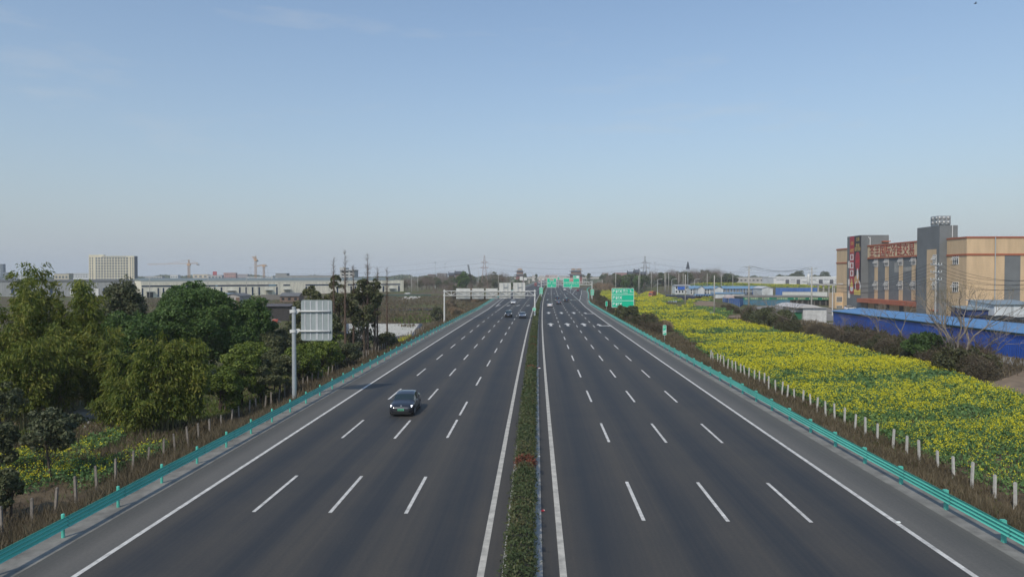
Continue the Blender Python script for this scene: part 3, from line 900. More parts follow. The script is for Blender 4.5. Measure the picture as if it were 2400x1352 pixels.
sign_arrow(o, xc, z0 + H_ * .17, .42)
o, x0, x1, z0, z1 = big_board(1320, 1358, 652.3, 673.2)
W_, H_ = x1 - x0, z1 - z0; xc = (x0 + x1) / 2
mb = MB(); mb.prism(rrect(xc - W_ * .12, xc + W_ * .12, z1 - H_ * .36, z1 - H_ * .06, yb, .1), (0, -.008, 0), 0); mb.prism(rrect(xc - W_ * .11, xc + W_ * .11, z1 - H_ * .345, z1 - H_ * .075, yb - .009, .09), (0, -.006, 0), 1)
mb.build('route_shield', [M['sign_white'], M['sign_red']], o)
text_obj('G351', 'lettering', (xc, yb - .03, z1 - H_ * .21), W_ * .19, H_ * .17, '-Y', M['sign_white'], o)
mb = MB(); mb.box(xc - .05, xc + .05, yb - .012, yb, z0 + H_ * .28, z0 + H_ * .63); mb.build('dividing_line', M['sign_white'], o)
text_obj('丹棱洪雅', 'lettering', (xc - W_ * .245, yb - .01, z0 + H_ * .52), W_ * .42, H_ * .17, '-Y', M['sign_white'], o)
text_obj('眉山仁寿', 'lettering', (xc + W_ * .25, yb - .01, z0 + H_ * .52), W_ * .42, H_ * .17, '-Y', M['sign_white'], o)
text_obj('Danleng Hongya', 'lettering', (xc - W_ * .245, yb - .01, z0 + H_ * .32), W_ * .40, H_ * .08, '-Y', M['sign_white'], o)
text_obj('Meishan Renshou', 'lettering', (xc + W_ * .25, yb - .01, z0 + H_ * .32), W_ * .42, H_ * .08, '-Y', M['sign_white'], o)
sign_arrow(o, xc, z0 + H_ * .15, .42, math.radians(35))
a = AT(1343, 652, Yr - .5); b = AT(1358, 646, Yr - .5)
o = board(gan2, a.x, b.x, a.z + .03, b.z, Yr - .6, border=.1, r=.12, name='exit_plate')
mb = MB(); cx, cz = a.x + (b.x - a.x) * .72, (a.z + b.z) / 2
mb.prism([(cx + .75 * math.cos(2 * PI * k / 20), yb, cz + .46 * math.sin(2 * PI * k / 20)) for k in range(20)], (0, -.01, 0)); mb.build('number_oval', M['sign_white'], o)
text_obj('出口', 'lettering', (a.x + (b.x - a.x) * .28, yb - .01, cz), (b.x - a.x) * .34, .55, '-Y', M['sign_white'], o)

# vertical paired notices standing at the gantry feet
def pair_notice(u0, u1, v0, v1, Y, label):
    a = AT(u0, v1, Y); b = AT(u1, v0, Y)
    x = (a.x + b.x) / 2; lat = x - C(Y)
    zg = tzf(x, Y) if abs(lat) > 2 else .1
    t = thing('notice_sign', label, 'road sign', (x, Y, zg), group='paired green notices at the gantry feet')
    g = .06
    for (xa, xb) in ((a.x, x - g), (x + g, b.x)):
        o = board(t, xa, xb, a.z, b.z, Y, border=.05, r=.05)
        mb = MB(); h = (b.z - a.z)
        for k in range(4):
            zc = a.z + h * (.14 + .24 * k); s = (xb - xa) * .27
            xm = (xa + xb) / 2
            # strokes of a worn painted character
            mb.box(xm - s, xm + s, Y - .018, Y - .0065, zc + s * .7, zc + s * .95); mb.box(xm - s, xm + s, Y - .018, Y - .0065, zc - s * .2, zc + s * .05)
            mb.box(xm - s * .15, xm + s * .15, Y - .030, Y - .0185, zc - s * .95, zc + s * .95); mb.box(xm - s * .9, xm + s * .9, Y - .018, Y - .0065, zc - s, zc - s * .75)
        mb.build('lettering', M['sign_white'], o)
    mb = MB(); mb.tube([(x, Y + .12, zg - .2), (x, Y + .12, b.z - .1)], .07, 8); mb.build('pole', M['galv'], t)
pair_notice(1264.3, 1272, 673.3, 689, 340, 'paired green notices standing in the median hedge below the far gantry')
pair_notice(1384.3, 1392, 678, 692, 338, 'paired green notices on the grassy slope below the right gantry post')

# cluster of boards behind the far gantry and the roadside boards far ahead
def small_board(u0, u1, v0, v1, Y, face, label, group=None, vpole=None, name='road_sign', writing=False):
    a = AT(u0, v1, Y); b = AT(u1, v0, Y); x = (a.x + b.x) / 2
    lat = x - C(Y); zg = 0 if abs(lat) < 19 else tzf(x, Y)
    t = thing(name, label, 'road sign', (x, Y, zg), group=group)
    o = board(t, a.x, b.x, a.z, b.z, Y, face=face, border=.12, r=.12)
    mb = MB(); mb.tube([(x, Y + .15, zg - .1), (x, Y + .15, b.z - .2)], .12, 8); mb.build('pole', M['galv'], t)
    return t
small_board(1335, 1339.5, 671, 676.5, 470, 'sign_green', 'tiny green sign on the gore island left of the ramp', name='gore_sign')
small_board(1306.5, 1311.5, 650, 655, 640, 'sign_green', 'small pale green board between the two large direction boards')
t = thing('road_sign', 'pair of white board backs on one mast beside the left carriageway', 'road sign', (AT(1226, 660, 520).x, 520, -1))
for u0, u1, v0, v1 in ((1218, 1225.5, 648, 657), (1228, 1235, 650, 657)):
    a = AT(u0, v1, 520); b = AT(u1, v0, 520)
    mb = MB(); mb.prism(rrect(a.x, b.x, a.z, b.z, 520, .1), (0, -.08, 0)); mb.build('board', M['sign_back_white'], t)
xm = AT(1226.5, 660, 520).x
mb = MB(); mb.tube([(xm, 520.2, -3), (xm, 520.2, AT(1226, 650, 520).z)], .16, 8); z_ = AT(1226, 653, 520).z; mb.tube([(xm - 2.6, 520.15, z_), (xm + 2.6, 520.15, z_)], .09, 6)
mb.build('mast', M['galv'], t)

# --- big sign seen from behind at the left
Yb = 67.0
pb = G(688, 938, -.2); Yb = pb.y + .2
t = thing('cantilever_sign', 'grey ribbed back of a large road sign on a steel mast behind the left guardrail', 'road sign', (pb.x, Yb, -.2))
zt_ = AT(686, 719, Yb).z
mb = MB(); mb.tube([(pb.x, Yb, -1.2), (pb.x, Yb, zt_ - .03), (pb.x, Yb, zt_)], [.20, .175, .15], 18); mb.build('mast', M['galv'], t, smooth=False)
a = AT(706, 798, Yb + .3); b = AT(778.5, 703, Yb + .3)
mb = MB(); mb.prism(rrect(a.x, b.x, a.z, b.z, Yb + .32, .24, 6), (0, -.05, 0)); pan = mb.build('panel', M['sign_back'], t)
for f_ in (.13, .31, .51, .70, .88):
    x = a.x + (b.x - a.x) * f_; w_ = .05 if f_ != .51 else .10
    mb = MB(); mb.box(x - w_, x + w_, Yb + .235, Yb + .269, a.z + .1, b.z - .1); mb.build('rib', mat('rib_aluminium', (0.50, .52, .53), .5, .15, var=.08), pan)
for v in (729.5, 776):
    zc = AT(700, v, Yb).z
    mb = MB(); mb.tube([(pb.x + .15, Yb + .14, zc), (b.x - .15, Yb + .14, zc)], .085, 10)
    mb.build('arm', M['galv_white'], t, smooth=True)
    mb = MB(); mb.tube([(pb.x, Yb, zc - .12), (pb.x, Yb, zc + .12)], .25, 14)
    mb.box(pb.x - .36, pb.x - .19, Yb - .07, Yb + .07, zc - .16, zc + .14)
    mb.prism([(pb.x + .2, Yb + .05, zc - .30), (pb.x + .45, Yb + .05, zc - .06), (pb.x + .62, Yb + .05, zc + .08), (pb.x + .45, Yb + .05, zc + .22), (pb.x + .2, Yb + .05, zc + .2)], (0, .05, 0))
    mb.build('bracket', M['galv_white'], t)

# ------------------------------------------------------------------ concrete fence posts
def fence_post_mesh(h, m_, lean=0):
    mb = MB(); s = .065
    mb.obox((-s, -s, -.4), (2 * s, 0, 0), (0, 2 * s, 0), (0, 0, h + .4))
    mb.obox((-s * .7, -s * .7, h), (1.4 * s, 0, 0), (0, 1.4 * s, 0), (0, 0, .03))
    return mb
proto = {}
def fence(side, lat, y0, y1, step, hs, grp, label, m_):
    key = (side,)
    y = y0
    while y < y1:
        x = C(y) + lat + random.uniform(-.12, .12)
        zg = tzf(x, y)
        if key not in proto:
            o = fence_post_mesh(hs, m_).build('fence_post', m_); proto[key] = o
        else:
            o = proto[key].copy(); COL.objects.link(o)
        o.location = (x, y, zg - random.uniform(0, .22)); o.rotation_euler = (random.gauss(0, .035), random.gauss(0, .045), random.uniform(0, .4))
        o.scale = (1, 1, random.uniform(.93, 1.05))
        tag(o, label, 'fence post', grp)
        y += step
fence(1, 27.3, 36.5, 112, 2.02, 1.62, 'white concrete fence posts along the rapeseed field', 'white square concrete post in the row edging the rapeseed field', M['post_conc'])
fence(-1, -28.4, 34.5, 175, 2.0, 1.72, 'weathered concrete fence posts behind the left guardrail', 'weathered concrete post in the brown weeds behind the left guardrail', M['post_conc_old'])

# ------------------------------------------------------------------ cold-storage building
GR = -2.2
CR = ribbed_mat('cream_cladding', (0.58, 0.425, 0.26), 2, 0.45, .12, .7, gap=.10, var=.13)
GY = mat('grey_render', (0.150, 0.162, 0.168), .8, var=.16, scale=.25)
RD = mat('rust_red_trim', (0.36, 0.105, 0.05), .6, var=.12, scale=.5)
GLASS = mat('dark_window_glass', (0.02, 0.026, 0.032), .08, var=.3, scale=.4)
WF = mat('white_window_frame', (0.66, .67, .66), .5, var=.05)
Yb0 = 275.0
Xb = AT(2019, 551, Yb0).x
Yb1 = YX(1985, Xb)
Xs = Xb + 2.7
Xt = Xb - 3.0
Yt1, Yt0 = YX(2148.5, Xt), YX(2201, Xt)
Xc = AT(2219, 640, Yt0).x
Yc0 = YX(2265, Xc)
zb_ = AT(2019, 551, Yb0).z; zs = AT(2035, 575, Yb0).z; zt_ = AT(2201, 528.2, Yt0).z; zc_ = AT(2265, 556, Yc0).z
bl = thing('cold_storage_building', 'big grey and cream cold storage building with red lettering and a tall food banner', 'building', (Xb, Yb0, GR))
XE = 176.0
mb = MB()
mb.box(Xb, AT(2083, 600, Yb0).x, Yb0, Yb1, GR, zb_)                # banner tower
mb.build('stair_tower', GY, bl)
mb = MB(); mb.box(Xs, XE, Yt1 - 5, Yb0 + 12, GR, AT(2035, 607, Yb0).z); mb.build('wall', GY, bl)
mb = MB(); mb.box(Xs - .25, XE, Yt1 - 4.9, Yb0 - .003, AT(2035, 607, Yb0).z + .003, zs - .1); mb.build('sign_parapet', mat('pale_cream_board', (.60, .47, .30), .7, var=.06, scale=.3), bl)
mb = MB()
for z in (AT(2035, 607, Yb0).z - .05, zs - .55): mb.box(Xs - .45, Xs - .253, Yt1 - 4.5, Yb0 - .05, z, z + .55)
mb.build('parapet_trim', RD, bl)
mb = MB(); mb.box(Xt, Xt + 5.4, Yt0, Yt1, GR, zt_); mb.box(Xt + 5.4, Xc + 6, Yt0 + 1, Yt1, GR, zc_); mb.build('lift_tower', GY, bl)
mb = MB(); mb.box(Xc, XE, Yc0, Yt0 - .003, GR, zc_); mb.build('cold_store', CR, bl)
mb = MB()
zz2 = AT(2265, 596.5, Yc0).z
for z, h in ((zc_ - .25, .45), (zz2 - .25, .5)):
    mb.box(Xc - .2, XE, Yc0 - .2, Yc0 - .003, z, z + h); mb.box(Xc - .2, Xc - .003, Yc0 - .003, Yt0 - .01, z, z + h)
mb.build('trim', RD, bl)
# grey full-height panel and rain pipe on the front
mb = MB(); xa = AT(2354, 650, Yc0).x; xb = AT(2391, 650, Yc0).x
mb.box(xa, xb, Yc0 - .05, Yc0 - .003, GR, zz2 - .27); mb.build('grey_panel', GY, bl)
mb = MB(); x = AT(2330.5, 650, Yc0).x; mb.tube([(x, Yc0 - .32, GR), (x, Yc0 - .32, zc_)], .14, 8); mb.build('drainpipe', M['galv'], bl)
mb = MB(); x = AT(2232, 540, Yt0).x; mb.tube([(x, Yt0 - .1, AT(2232, 556, Yt0).z), (x, Yt0 - .1, zt_)], .1, 8); mb.build('drainpipe', WF, bl)
# rear block of the far end
mb = MB(); mb.box(Xb + .5, XE, Yb1 + .003, Yb1 + 11, GR, AT(1985, 581, Yb1).z); mb.build('rear_block', CR, bl)
mb = MB(); z = AT(1985, 581, Yb1).z
for zz in (z - .6, z - 6.2): mb.box(Xb + .3, Xb + .497, Yb1 + .01, Yb1 + 11.2, zz, zz + .5); 
mb.build('rear_trim', RD, bl)
# cream strips, windows
def awning_window(yc, z0, z1, X, wd, name='window', open_=True):
    fr = MB(); t_ = .12
    for k in range(4):
        y = yc - wd / 2 + wd * k / 3; fr.box(X - .14, X - .02, y - .06, y + .06, z0, z1)
    for z in (z0, (z0 + z1) / 2 - .06, z1 - .12): fr.box(X - .15, X - .142, yc - wd / 2, yc + wd / 2, z, z + t_)
    o = fr.build(name, WF, bl)
    g = MB(); g.box(X - .018, X - .003, yc - wd / 2 + .02, yc + wd / 2 - .02, z0 + .02, z1 - .02); g.build('pane', GLASS, o)
    if open_:
        s = MB(); h = (z1 - z0) * .36; zt = z0 + (z1 - z0) * .78
        out = Vector((-h * .55, 0, -h * .84))
        for k in range(4):
            y = yc - wd / 2 + wd * k / 3
            s.obox((X - .17, y - .07, zt), out, (0, .14, 0), (-.05, 0, .03))
        for q in (0, .94): s.obox(Vector((X - .17, yc - wd / 2 - .07, zt)) + out * q, (0, wd + .14, 0), out * .07, (-.055, 0, .035))
        s.build('open_sash', WF, o)
for u in (2053.5, 2078.5, 2111.5, 2141.5):
    y = YX(u, Xs); wd = 2.6
    za = AT(u, 0, y); 
    def zv(v): return AT(u, v, y).z
    mb = MB(); mb.box(Xs - .06, Xs - .004, y - wd / 2, y + wd / 2, AT(u, 704, y).z, AT(2035, 607, Yb0).z - .1); mb.build('cream_strip', CR, bl)
    hi = 606 + (2053.5 - u) * .055; 
    awning_window(y, zv(hi + 19.5), zv(hi + 1), Xs - .06, wd)
    awning_window(y, zv(679 - (u - 2053.5) * .005), zv(658.5), Xs - .06, wd)
# render repair patch
mb = MB(); y0, y1 = YX(2096, Xs), YX(2113, Xs)
z0, z1 = AT(2105, 638, y0).z, AT(2105, 616, y0).z
y2 = YX(2137, Xs)
mb.prism([(Xs - .02, y0, z0), (Xs - .02, y0, z1), (Xs - .02, y1, z1 + .4), (Xs - .02, y1, z0 + 1.6), (Xs - .02, y2, z0 + 1.9), (Xs - .02, y2, z0 + .5), (Xs - .02, y1, z0)], (.018, 0, 0)); mb.build('repair_patch', mat('bare_render', (.30, .30, .28), .9, var=.25, scale=.4), bl)
# canopy and dock doors under it
mb = MB(); ca = AT(2019, 699, Yb0).z
mb.box(Xb - 1.2, Xs - .003, Yt1 + .05, Yb0 - .05, ca - 1.5, ca); mb.box(Xb - 1.2, Xb - .01, Yb0 - .05, Yb0 + .8, ca - 1.5, ca); mb.build('canopy', RD, bl)
mb = MB(); mb.box(Xs - .05, Xs - .004, Yt1 + .1, Yb0 - .1, GR, ca - 1.55); mb.build('dock_wall', CR, bl)
for u in (2055, 2081, 2114):
    y = YX(u, Xs); mb = MB(); mb.box(Xs - .16, Xs - .052, y - 1.4, y + 1.4, GR, GR + 4.2); mb.build('dock_door', mat('dark_dock_door', (.035, .033, .032), .6), bl)
# lift tower strip with two windows
ys0, ys1 = YX(2194, Xt), YX(2172, Xt)
mb = MB(); mb.box(Xt - .06, Xt - .004, ys0, ys1, GR, AT(2185, 584, ys0).z); mb.build('cream_strip', CR, bl)
for v0, v1 in ((597, 619), (660, 678)):
    yw = YX(2191, Xt); awning_window(yw, AT(2191, v1, yw).z, AT(2191, v0, yw).z, Xt - .06, 1.8)
for v0, v1 in ((597, 620), (661, 684)):
    yw = YX(2240, Xc); awning_window(yw, AT(2240, v1, yw).z, AT(2240, v0, yw).z, Xc, 2.7)
mb = MB(); mb.box(Xt - 1.2, Xt - .003, Yt0 + .6, Yt0 + 3.2, AT(2222, 727, Yt0).z - .3, AT(2222, 727, Yt0).z); mb.build('porch', RD, bl)
# lettering
zc2 = (AT(2035, 607, Yb0).z + zs) / 2 + .1
text_obj('圣丰国际冷链交易', 'lettering', (Xs - .32, (YX(2039.5, Xs) + YX(2144, Xs)) / 2, zc2), YX(2039.5, Xs) - YX(2144, Xs), 4.3, '-X', mat('red_letters', (.30, .035, .02), .5, var=.08), bl, depth=.12)
# rooftop bits
mb = MB(); za_ = AT(2083, 560, Yb0).z
mb.box(AT(2066, 560, Yb0).x, AT(2083, 560, Yb0).x, Yb0 - 1.6, Yb0 - .004, AT(2075, 565, Yb0).z, za_ - 1.2); mb.build('door_hood', RD, bl)
mb = MB(); x = AT(2039, 560, Yb0).x
mb.tube([(x, Yb0 - .15, zs - .2), (x, Yb0 - .15, AT(2039, 556, Yb0).z)], .12, 8); mb.tube([(x, Yb0 - .15, AT(2039, 561, Yb0).z), (x - .7, Yb0 - .15, AT(2039, 555, Yb0).z)], .12, 8); mb.build('vent_pipe', WF, bl)
# little windows on the banner face side
for v in (620, 662, 690):
    yw = YX(1990.5, Xb); awning_window(yw, AT(1990, v + 8, yw).z, AT(1990, v - 8, yw).z, Xb, 1.5, open_=False)

# banner with dishes (flat print hung on the tower's side)
bn = thing('advertising_banner', 'tall red and black food advertising banner hanging on the grey tower', 'banner', (Xb - .12, Yb0, AT(2019, 690, Yb0).z))
Y2 = YX(2002, Xb); Y3 = YX(1991.5, Xb)
def zvb(v): return AT(2019, v, Yb0).z
zt2 = zvb(552); zl = zvb(691.5)
RED = mat('banner_red', (.36, .018, .03), .5, var=.08); BLK = mat('banner_black', (.022, .014, .020), .5, var=.1); GOLD = mat('banner_gold', (.62, .46, .12), .5)
WH = mat('banner_white', (.70, .68, .66), .5, var=.06); MEAT = mat('printed_meat', (.34, .055, .03), .5, var=.5, scale=2); BUN = mat('printed_crust', (.55, .33, .14), .5, var=.4, scale=2)
ORG = mat('banner_bright_red', (.60, .03, .03), .5, var=.08); YEL = mat('banner_yellow', (.66, .50, .12), .5, var=.1)
def bsheet(name, y0, y1, z0, z1, m_, d0, d1, par=bn):
    mb = MB(); mb.box(Xb - d1, Xb - d0, y0, y1, z0, z1); return mb.build(name, m_, par)
blk = bsheet('black_sheet', Yb0 + .15, Y2 - .02, zl, zt2, BLK, .06, .10)
redp = bsheet('red_sheet', Y2 + .02, Y3, zl + .3, zt2 + .0, RED, .06, .10)
def disc(name, yc, zc, ry, rz, m_, d0, d1, par):
    mb = MB(); mb.prism([(Xb - d0, yc + ry * math.cos(2 * PI * k / 20), zc + rz * math.sin(2 * PI * k / 20)) for k in range(20)], (-(d1 - d0), 0, 0)); return mb.build(name, m_, par)
ym = (Yb0 + Y2) / 2; yw = (Y2 - Yb0); yr = (Y2 + Y3) / 2; rw = (Y3 - Y2)
bsheet('yellow_foot', Yb0 + .16, Y2 - .03, zl + .02, zl + 2.2, YEL, .101, .112, blk)
text_obj('庄园', 'lettering', (Xb - .105, ym, zvb(559.5)), yw * .45, 1.5, '-X', GOLD, blk)
text_obj('鲜卤', 'lettering', (Xb - .105, ym, zvb(574)), yw * .5, 1.4, '-X', GOLD, blk)
text_obj('就吃得好', 'lettering', (Xb - .105, ym, zvb(583)), yw * .86, 1.7, '-X', GOLD, blk)
mb = MB(); mb.prism([(Xb - .101, ym + yw * .34 * math.cos(2 * PI * k / 20), zvb(612) + 4.2 * max(-.86, min(.86, math.sin(2 * PI * k / 20))) ) for k in range(20)], (-.01, 0, 0)); pl = mb.build('lantern_shape', RED, blk)
text_obj('卤味', 'lettering', (Xb - .118, ym, zvb(612)), yw * .40, 4.6, '-X', ORG, blk, stretch=False)
disc('plate', ym - yw * .08, zvb(672), yw * .42, 2.6, WH, .101, .108, blk); disc('dish', ym - yw * .06, zvb(671), yw * .30, 1.75, MEAT, .109, .116, blk)
disc('plate', ym + yw * .18, zvb(657), yw * .30, 1.9, BUN, .1015, .106, blk); disc('dish', ym - yw * .05, zvb(650), yw * .2, 2.4, BUN, .1165, .121, blk); disc('dish', ym - yw * .02, zvb(642), yw * .12, 2.2, WH, .1215, .125, blk)
text_obj('庄园', 'lettering', (Xb - .105, yr, zvb(568)), rw * .6, 1.4, '-X', GOLD, redp)
text_obj('HIYE', 'lettering', (Xb - .105, yr, zvb(586)), rw * .75, 1.5, '-X', GOLD, redp)
for v in (601.5, 621.5, 640):
    q = bsheet('picture', yr - rw * .36, yr + rw * .36, zvb(v + 7.2), zvb(v - 7.2), WH, .101, .108, redp); disc('dish', yr, zvb(v), rw * .2, .95, MEAT, .109, .116, redp)
disc('dish', yr, zvb(660), rw * .2, 1.3, BUN, .101, .108, redp); disc('dish', yr, zvb(668), rw * .3, 1.1, YEL, .1085, .115, redp); disc('plate', yr, zvb(677), rw * .36, 1.1, WH, .101, .108, redp)

# water tank on the lift tower
tx0 = AT(2189.5, 520, Yt0 + 3).x; tx1 = AT(2219.5, 520, Yt0 + 3).x
STEEL = mat('bright_tank_steel', (.40, .405, .40), .42, .55, var=.15, scale=1.2)
wt = thing('water_tank', 'silver panelled water tank with bulging panels on the lift tower roof', 'water tank', ((tx0 + tx1) / 2, Yt0 + 3.5, zt_))
mb = MB(); h = AT(2200, 506.5, Yt0 + 2).z - zt_ - .3; yA = Yt0 + 1.0
mb.box(tx0, tx1, yA, yA + 4, zt_ + .28, zt_ + .28 + h); mb.build('shell', STEEL, wt)
mb = MB()
for i in range(3): mb.box(tx0 + .1 + i * (tx1 - tx0 - .3) / 2, tx0 + .25 + i * (tx1 - tx0 - .3) / 2, yA, yA + 4, zt_ + .002, zt_ + .278)
mb.build('stand', M['galv'], wt)
def dome(c, r, d, m_, face):
    mb = MB(); n1, n2 = 5, 12; mb.v = []
    for i in range(n1):
        a = PI / 2 * i / (n1 - 1)
        for k in range(n2):
            b = 2 * PI * k / n2; rr = r * math.cos(a); dd = d * math.sin(a)
            q = (rr * math.cos(b), -dd, rr * math.sin(b)) if face == 'y' else (-dd, rr * math.cos(b), rr * math.sin(b))
            mb.v.append((c[0] + q[0], c[1] + q[1], c[2] + q[2]))
    for i in range(n1 - 1):
        for k in range(n2):
            k2 = (k + 1) % n2; mb.f.append((i * n2 + k, i * n2 + k2, (i + 1) * n2 + k2, (i + 1) * n2 + k)); mb.m.append(0)
    return mb.build('bulge', m_, wt, smooth=True)
for i in range(3):
    for j in range(2):
        dome((tx0 + (i + .5) * (tx1 - tx0) / 3, yA - .002, zt_ + .28 + (j + .5) * h / 2), min(h / 4, (tx1 - tx0) / 6) * .82, .32, STEEL, 'y')
for i in range(2):
    for j in range(2): dome((tx0 - .002, yA + 1 + 2 * i, zt_ + .28 + (j + .5) * h / 2), h / 4 * .82, .3, STEEL, 'x')

# annex
an = thing('annex', 'small cream annex with white barred windows at the far end of the cold store', 'building', (AT(1957, 700, 292).x, 292, GR))
xa, xb = AT(1957, 700, 292).x, AT(1977.5, 700, 292).x
mb = MB(); mb.box(xa, xb, 292, 298, GR, AT(1960, 687, 292).z); mb.build('wall', CR, an)
for v0, v1 in ((695, 708), (716, 723)):
    za, zb2 = AT(1966, v1, 292).z, AT(1966, v0, 292).z
    x0, x1 = AT(1960.5, 700, 292).x, AT(1973.5, 700, 292).x
    mb = MB(); 
    for k in range(6): mb.box(x0 + (x1 - x0) * k / 5 - .05, x0 + (x1 - x0) * k / 5 + .05, 291.88, 291.96, za, zb2)
    mb.box(x0, x1, 291.96, 291.998, za, za + .1); mb.box(x0, x1, 291.96, 291.998, zb2 - .1, zb2)
    o = mb.build('window', WF, an); g = MB(); g.box(x0, x1, 291.97, 291.995, za + .11, zb2 - .11); g.build('pane', GLASS, o)

# ------------------------------------------------------------------ blue metal shed in the middle ground
BLUE = ribbed_mat('blue_sheet_wall', (0.018, 0.088, 0.42), 1, .42, .5, .45, gap=.18)
BROOF = ribbed_mat('pale_blue_sheet_roof', (0.10, 0.25, 0.47), 1, .8, .3, .5)
X0 = 77.0
Ys0, Ys1 = 96.0, YX(1954, X0)
sh = thing('blue_shed', 'long blue corrugated shed with pale blue roof between the weeds and the cold store', 'shed', (X0, Ys0, GR))
zr0, zr1 = AT(1954, 728.5, Ys1).z, AT(1954, 728.5, Ys1).z + .75
mb = MB(); mb.prism([(X0, Ys0, GR - .4), (X0 + 7, Ys0, GR - .4), (X0 + 7, Ys0, zr1 - .05), (X0, Ys0, zr0 - .05)], (0, Ys1 - Ys0, 0)); mb.build('wall', BLUE, sh)
mb = MB(); mb.prism([(X0 - .45, Ys0 - .3, zr0 - .08), (X0 + 7.2, Ys0 - .3, zr1 - .04), (X0 + 7.2, Ys0 - .3, zr1 + .06), (X0 - .45, Ys0 - .3, zr0 + .02)], (0, Ys1 - Ys0 + .6, 0)); mb.build('roof', BROOF, sh)
mb = MB(); mb.box(X0 - .22, X0 - .02, Ys0, Ys1, zr0 - .42, zr0 - .12); mb.build('fascia', mat('dark_green_fascia', (.012, .05, .035), .5), sh)

# white flat-roofed shed with green tarpaulin door
ws = thing('white_shed', 'white walled hut with a pale sagging roof and a green tarpaulin side', 'shed', (AT(1882, 755, 200).x, 200, GR))
xa, xb = AT(1882.5, 740, 200).x, AT(1937, 740, 200).x
zt2 = AT(1900, 721.5, 200).z
WHT = mat('white_hut_wall', (.52, .525, .51), .8, var=.3, scale=.7)
mb = MB(); mb.box(xa, xb, 200, 216, GR - .2, zt2); mb.build('wall', WHT, ws)
mb = MB(); xl = AT(1846, 722, 206).x; n_ = 8; pts = []
for k in range(n_ + 1):
    q = k / n_; pts.append((xl + (xb + .4 - xl) * q, 199.4, zt2 + .03 + 1.05 * math.sin(PI * min(1, q * 1.15) ** .9) * (1 - .3 * q)))
mb.prism([(xb + .4, 199.4, zt2 + .003), (xl, 199.4, zt2 + .003)] + pts, (0, 17.5, 0)); mb.build('roof', mat('pale_sheet_roof', (.50, .49, .48), .7, var=.2, scale=.5), ws)
mb = MB(); xl2 = AT(1857, 740, 201).x; mb.box(xl2, xa - .003, 201, 201.15, GR, AT(1860, 731, 201).z); mb.build('tarpaulin', mat('green_tarpaulin', (.02, .14, .065), .6, var=.25, scale=1), ws)
mb = MB(); mb.box(xl2 - .3, xa - .003, 200.6, 202.5, AT(1860, 730.5, 201).z, AT(1860, 729, 201).z); mb.build('awning', M['galv'], ws)
# yard wall between hut and blue shed
yw_ = thing('timber_panel_wall', 'short tan panel wall between the white hut and the blue shed', 'wall', (xb + .5, 204, GR))
mb = MB(); mb.box(xb + .4, X0 + 3.5, 204, 204.3, GR, AT(1945, 734, 204).z); mb.build('panel', mat('tan_board', (.33, .24, .14), .8, var=.2, scale=.8), yw_)
mb = MB(); mb.box(xb + .3, X0 + 3.6, 203.9, 204.4, AT(1945, 734, 204).z + .002, AT(1945, 733, 204).z + .1); mb.build('coping', M['edge_conc'], yw_)

# sheds at the right edge
def shed(name, label, u0, u1, Y, depth, v_eave, v_ridge, wallm, roofm, over=.4, side_eave=0, cat='shed', lean=True):
    x0, x1 = AT(u0, v_eave, Y).x, AT(u1, v_eave, Y).x
    ze, zr = AT(u0, v_eave, Y).z, AT(u0, v_ridge, Y).z
    zr = max(zr, ze + .3)
    t = thing(name, label, cat, ((x0 + x1) / 2, Y, GR))
    mb = MB(); mb.prism([(x0, Y, GR - .3), (x0, Y + depth, GR - .3), (x0, Y + depth, zr - .03), (x0, Y, ze - .03)], (x1 - x0, 0, 0)); mb.build('wall', wallm, t)
    mb = MB(); mb.prism([(x0 - over, Y - over, ze), (x0 - over, Y + depth + over, zr), (x0 - over, Y + depth + over, zr + .1), (x0 - over, Y - over, ze + .1)], (x1 - x0 + 2 * over, 0, 0)); mb.build('roof', roofm, t)
    return t
WPAN = ribbed_mat('white_sandwich_panel', (.60, .64, .66), 0, 4.5, .25, .5, gap=.3)
GROOF = ribbed_mat('grey_blue_roof', (.22, .28, .31), 0, .9, .3, .5)
shed('white_panel_shed', 'white panel shed with grey roof at the right edge before the cold store', 2331, 2440, 150, 9, 714, 707, WPAN, GROOF)
shed('dark_blue_lean_to', 'low dark blue lean-to with grey roof left of the white panel shed', 2268, 2330, 152, 6, 726, 720.5, mat('navy_sheet', (.03, .05, .16), .5, var=.2), GROOF)
# shade-net shelter beside the shed
ns = thing('shade_net_shelter', 'black shade-net shelter sagging between posts at the right edge', 'shelter', (AT(2350, 745, 138).x, 138, GR))
NET = mat('black_shade_net', (.022, .023, .022), .9, var=.4, scale=2)
mb = MB(); xa = AT(2310, 745, 138).x; xb = AT(2420, 745, 138).x; nn = 14
zq = AT(2350, 741, 138).z
for i in range(nn):
    for j in range(4):
        q = [(xa + (xb - xa) * (i + a) / nn, 138 + 2.4 * (j + b)) for a, b in ((0, 0), (1, 0), (1, 1), (0, 1))]
        mb.poly([(x, y, zq - .25 - .35 * abs(math.sin((x - xa) * 1.1)) + .1 * math.sin(y)) for x, y in q])
mb.build('net_roof', NET, ns)
mb = MB()
for i in range(nn): 
    x0_, x1_ = xa + (xb - xa) * i / nn, xa + (xb - xa) * (i + 1) / nn
    mb.poly([(x0_, 138.02 + .2 * math.sin(x0_), GR), (x1_, 138.02 + .2 * math.sin(x1_), GR), (x1_, 138, zq - .3 - .35 * abs(math.sin((x1_ - xa) * 1.1))), (x0_, 138, zq - .3 - .35 * abs(math.sin((x0_ - xa) * 1.1)))])
mb.build('net_side', NET, ns)
for x in (xa, (xa + xb) / 2, xb): 
    mb = MB(); mb.tube([(x, 137.8, GR - .2), (x, 137.8, zq + .5)], .06, 6); mb.build('post', M['bark'], ns)

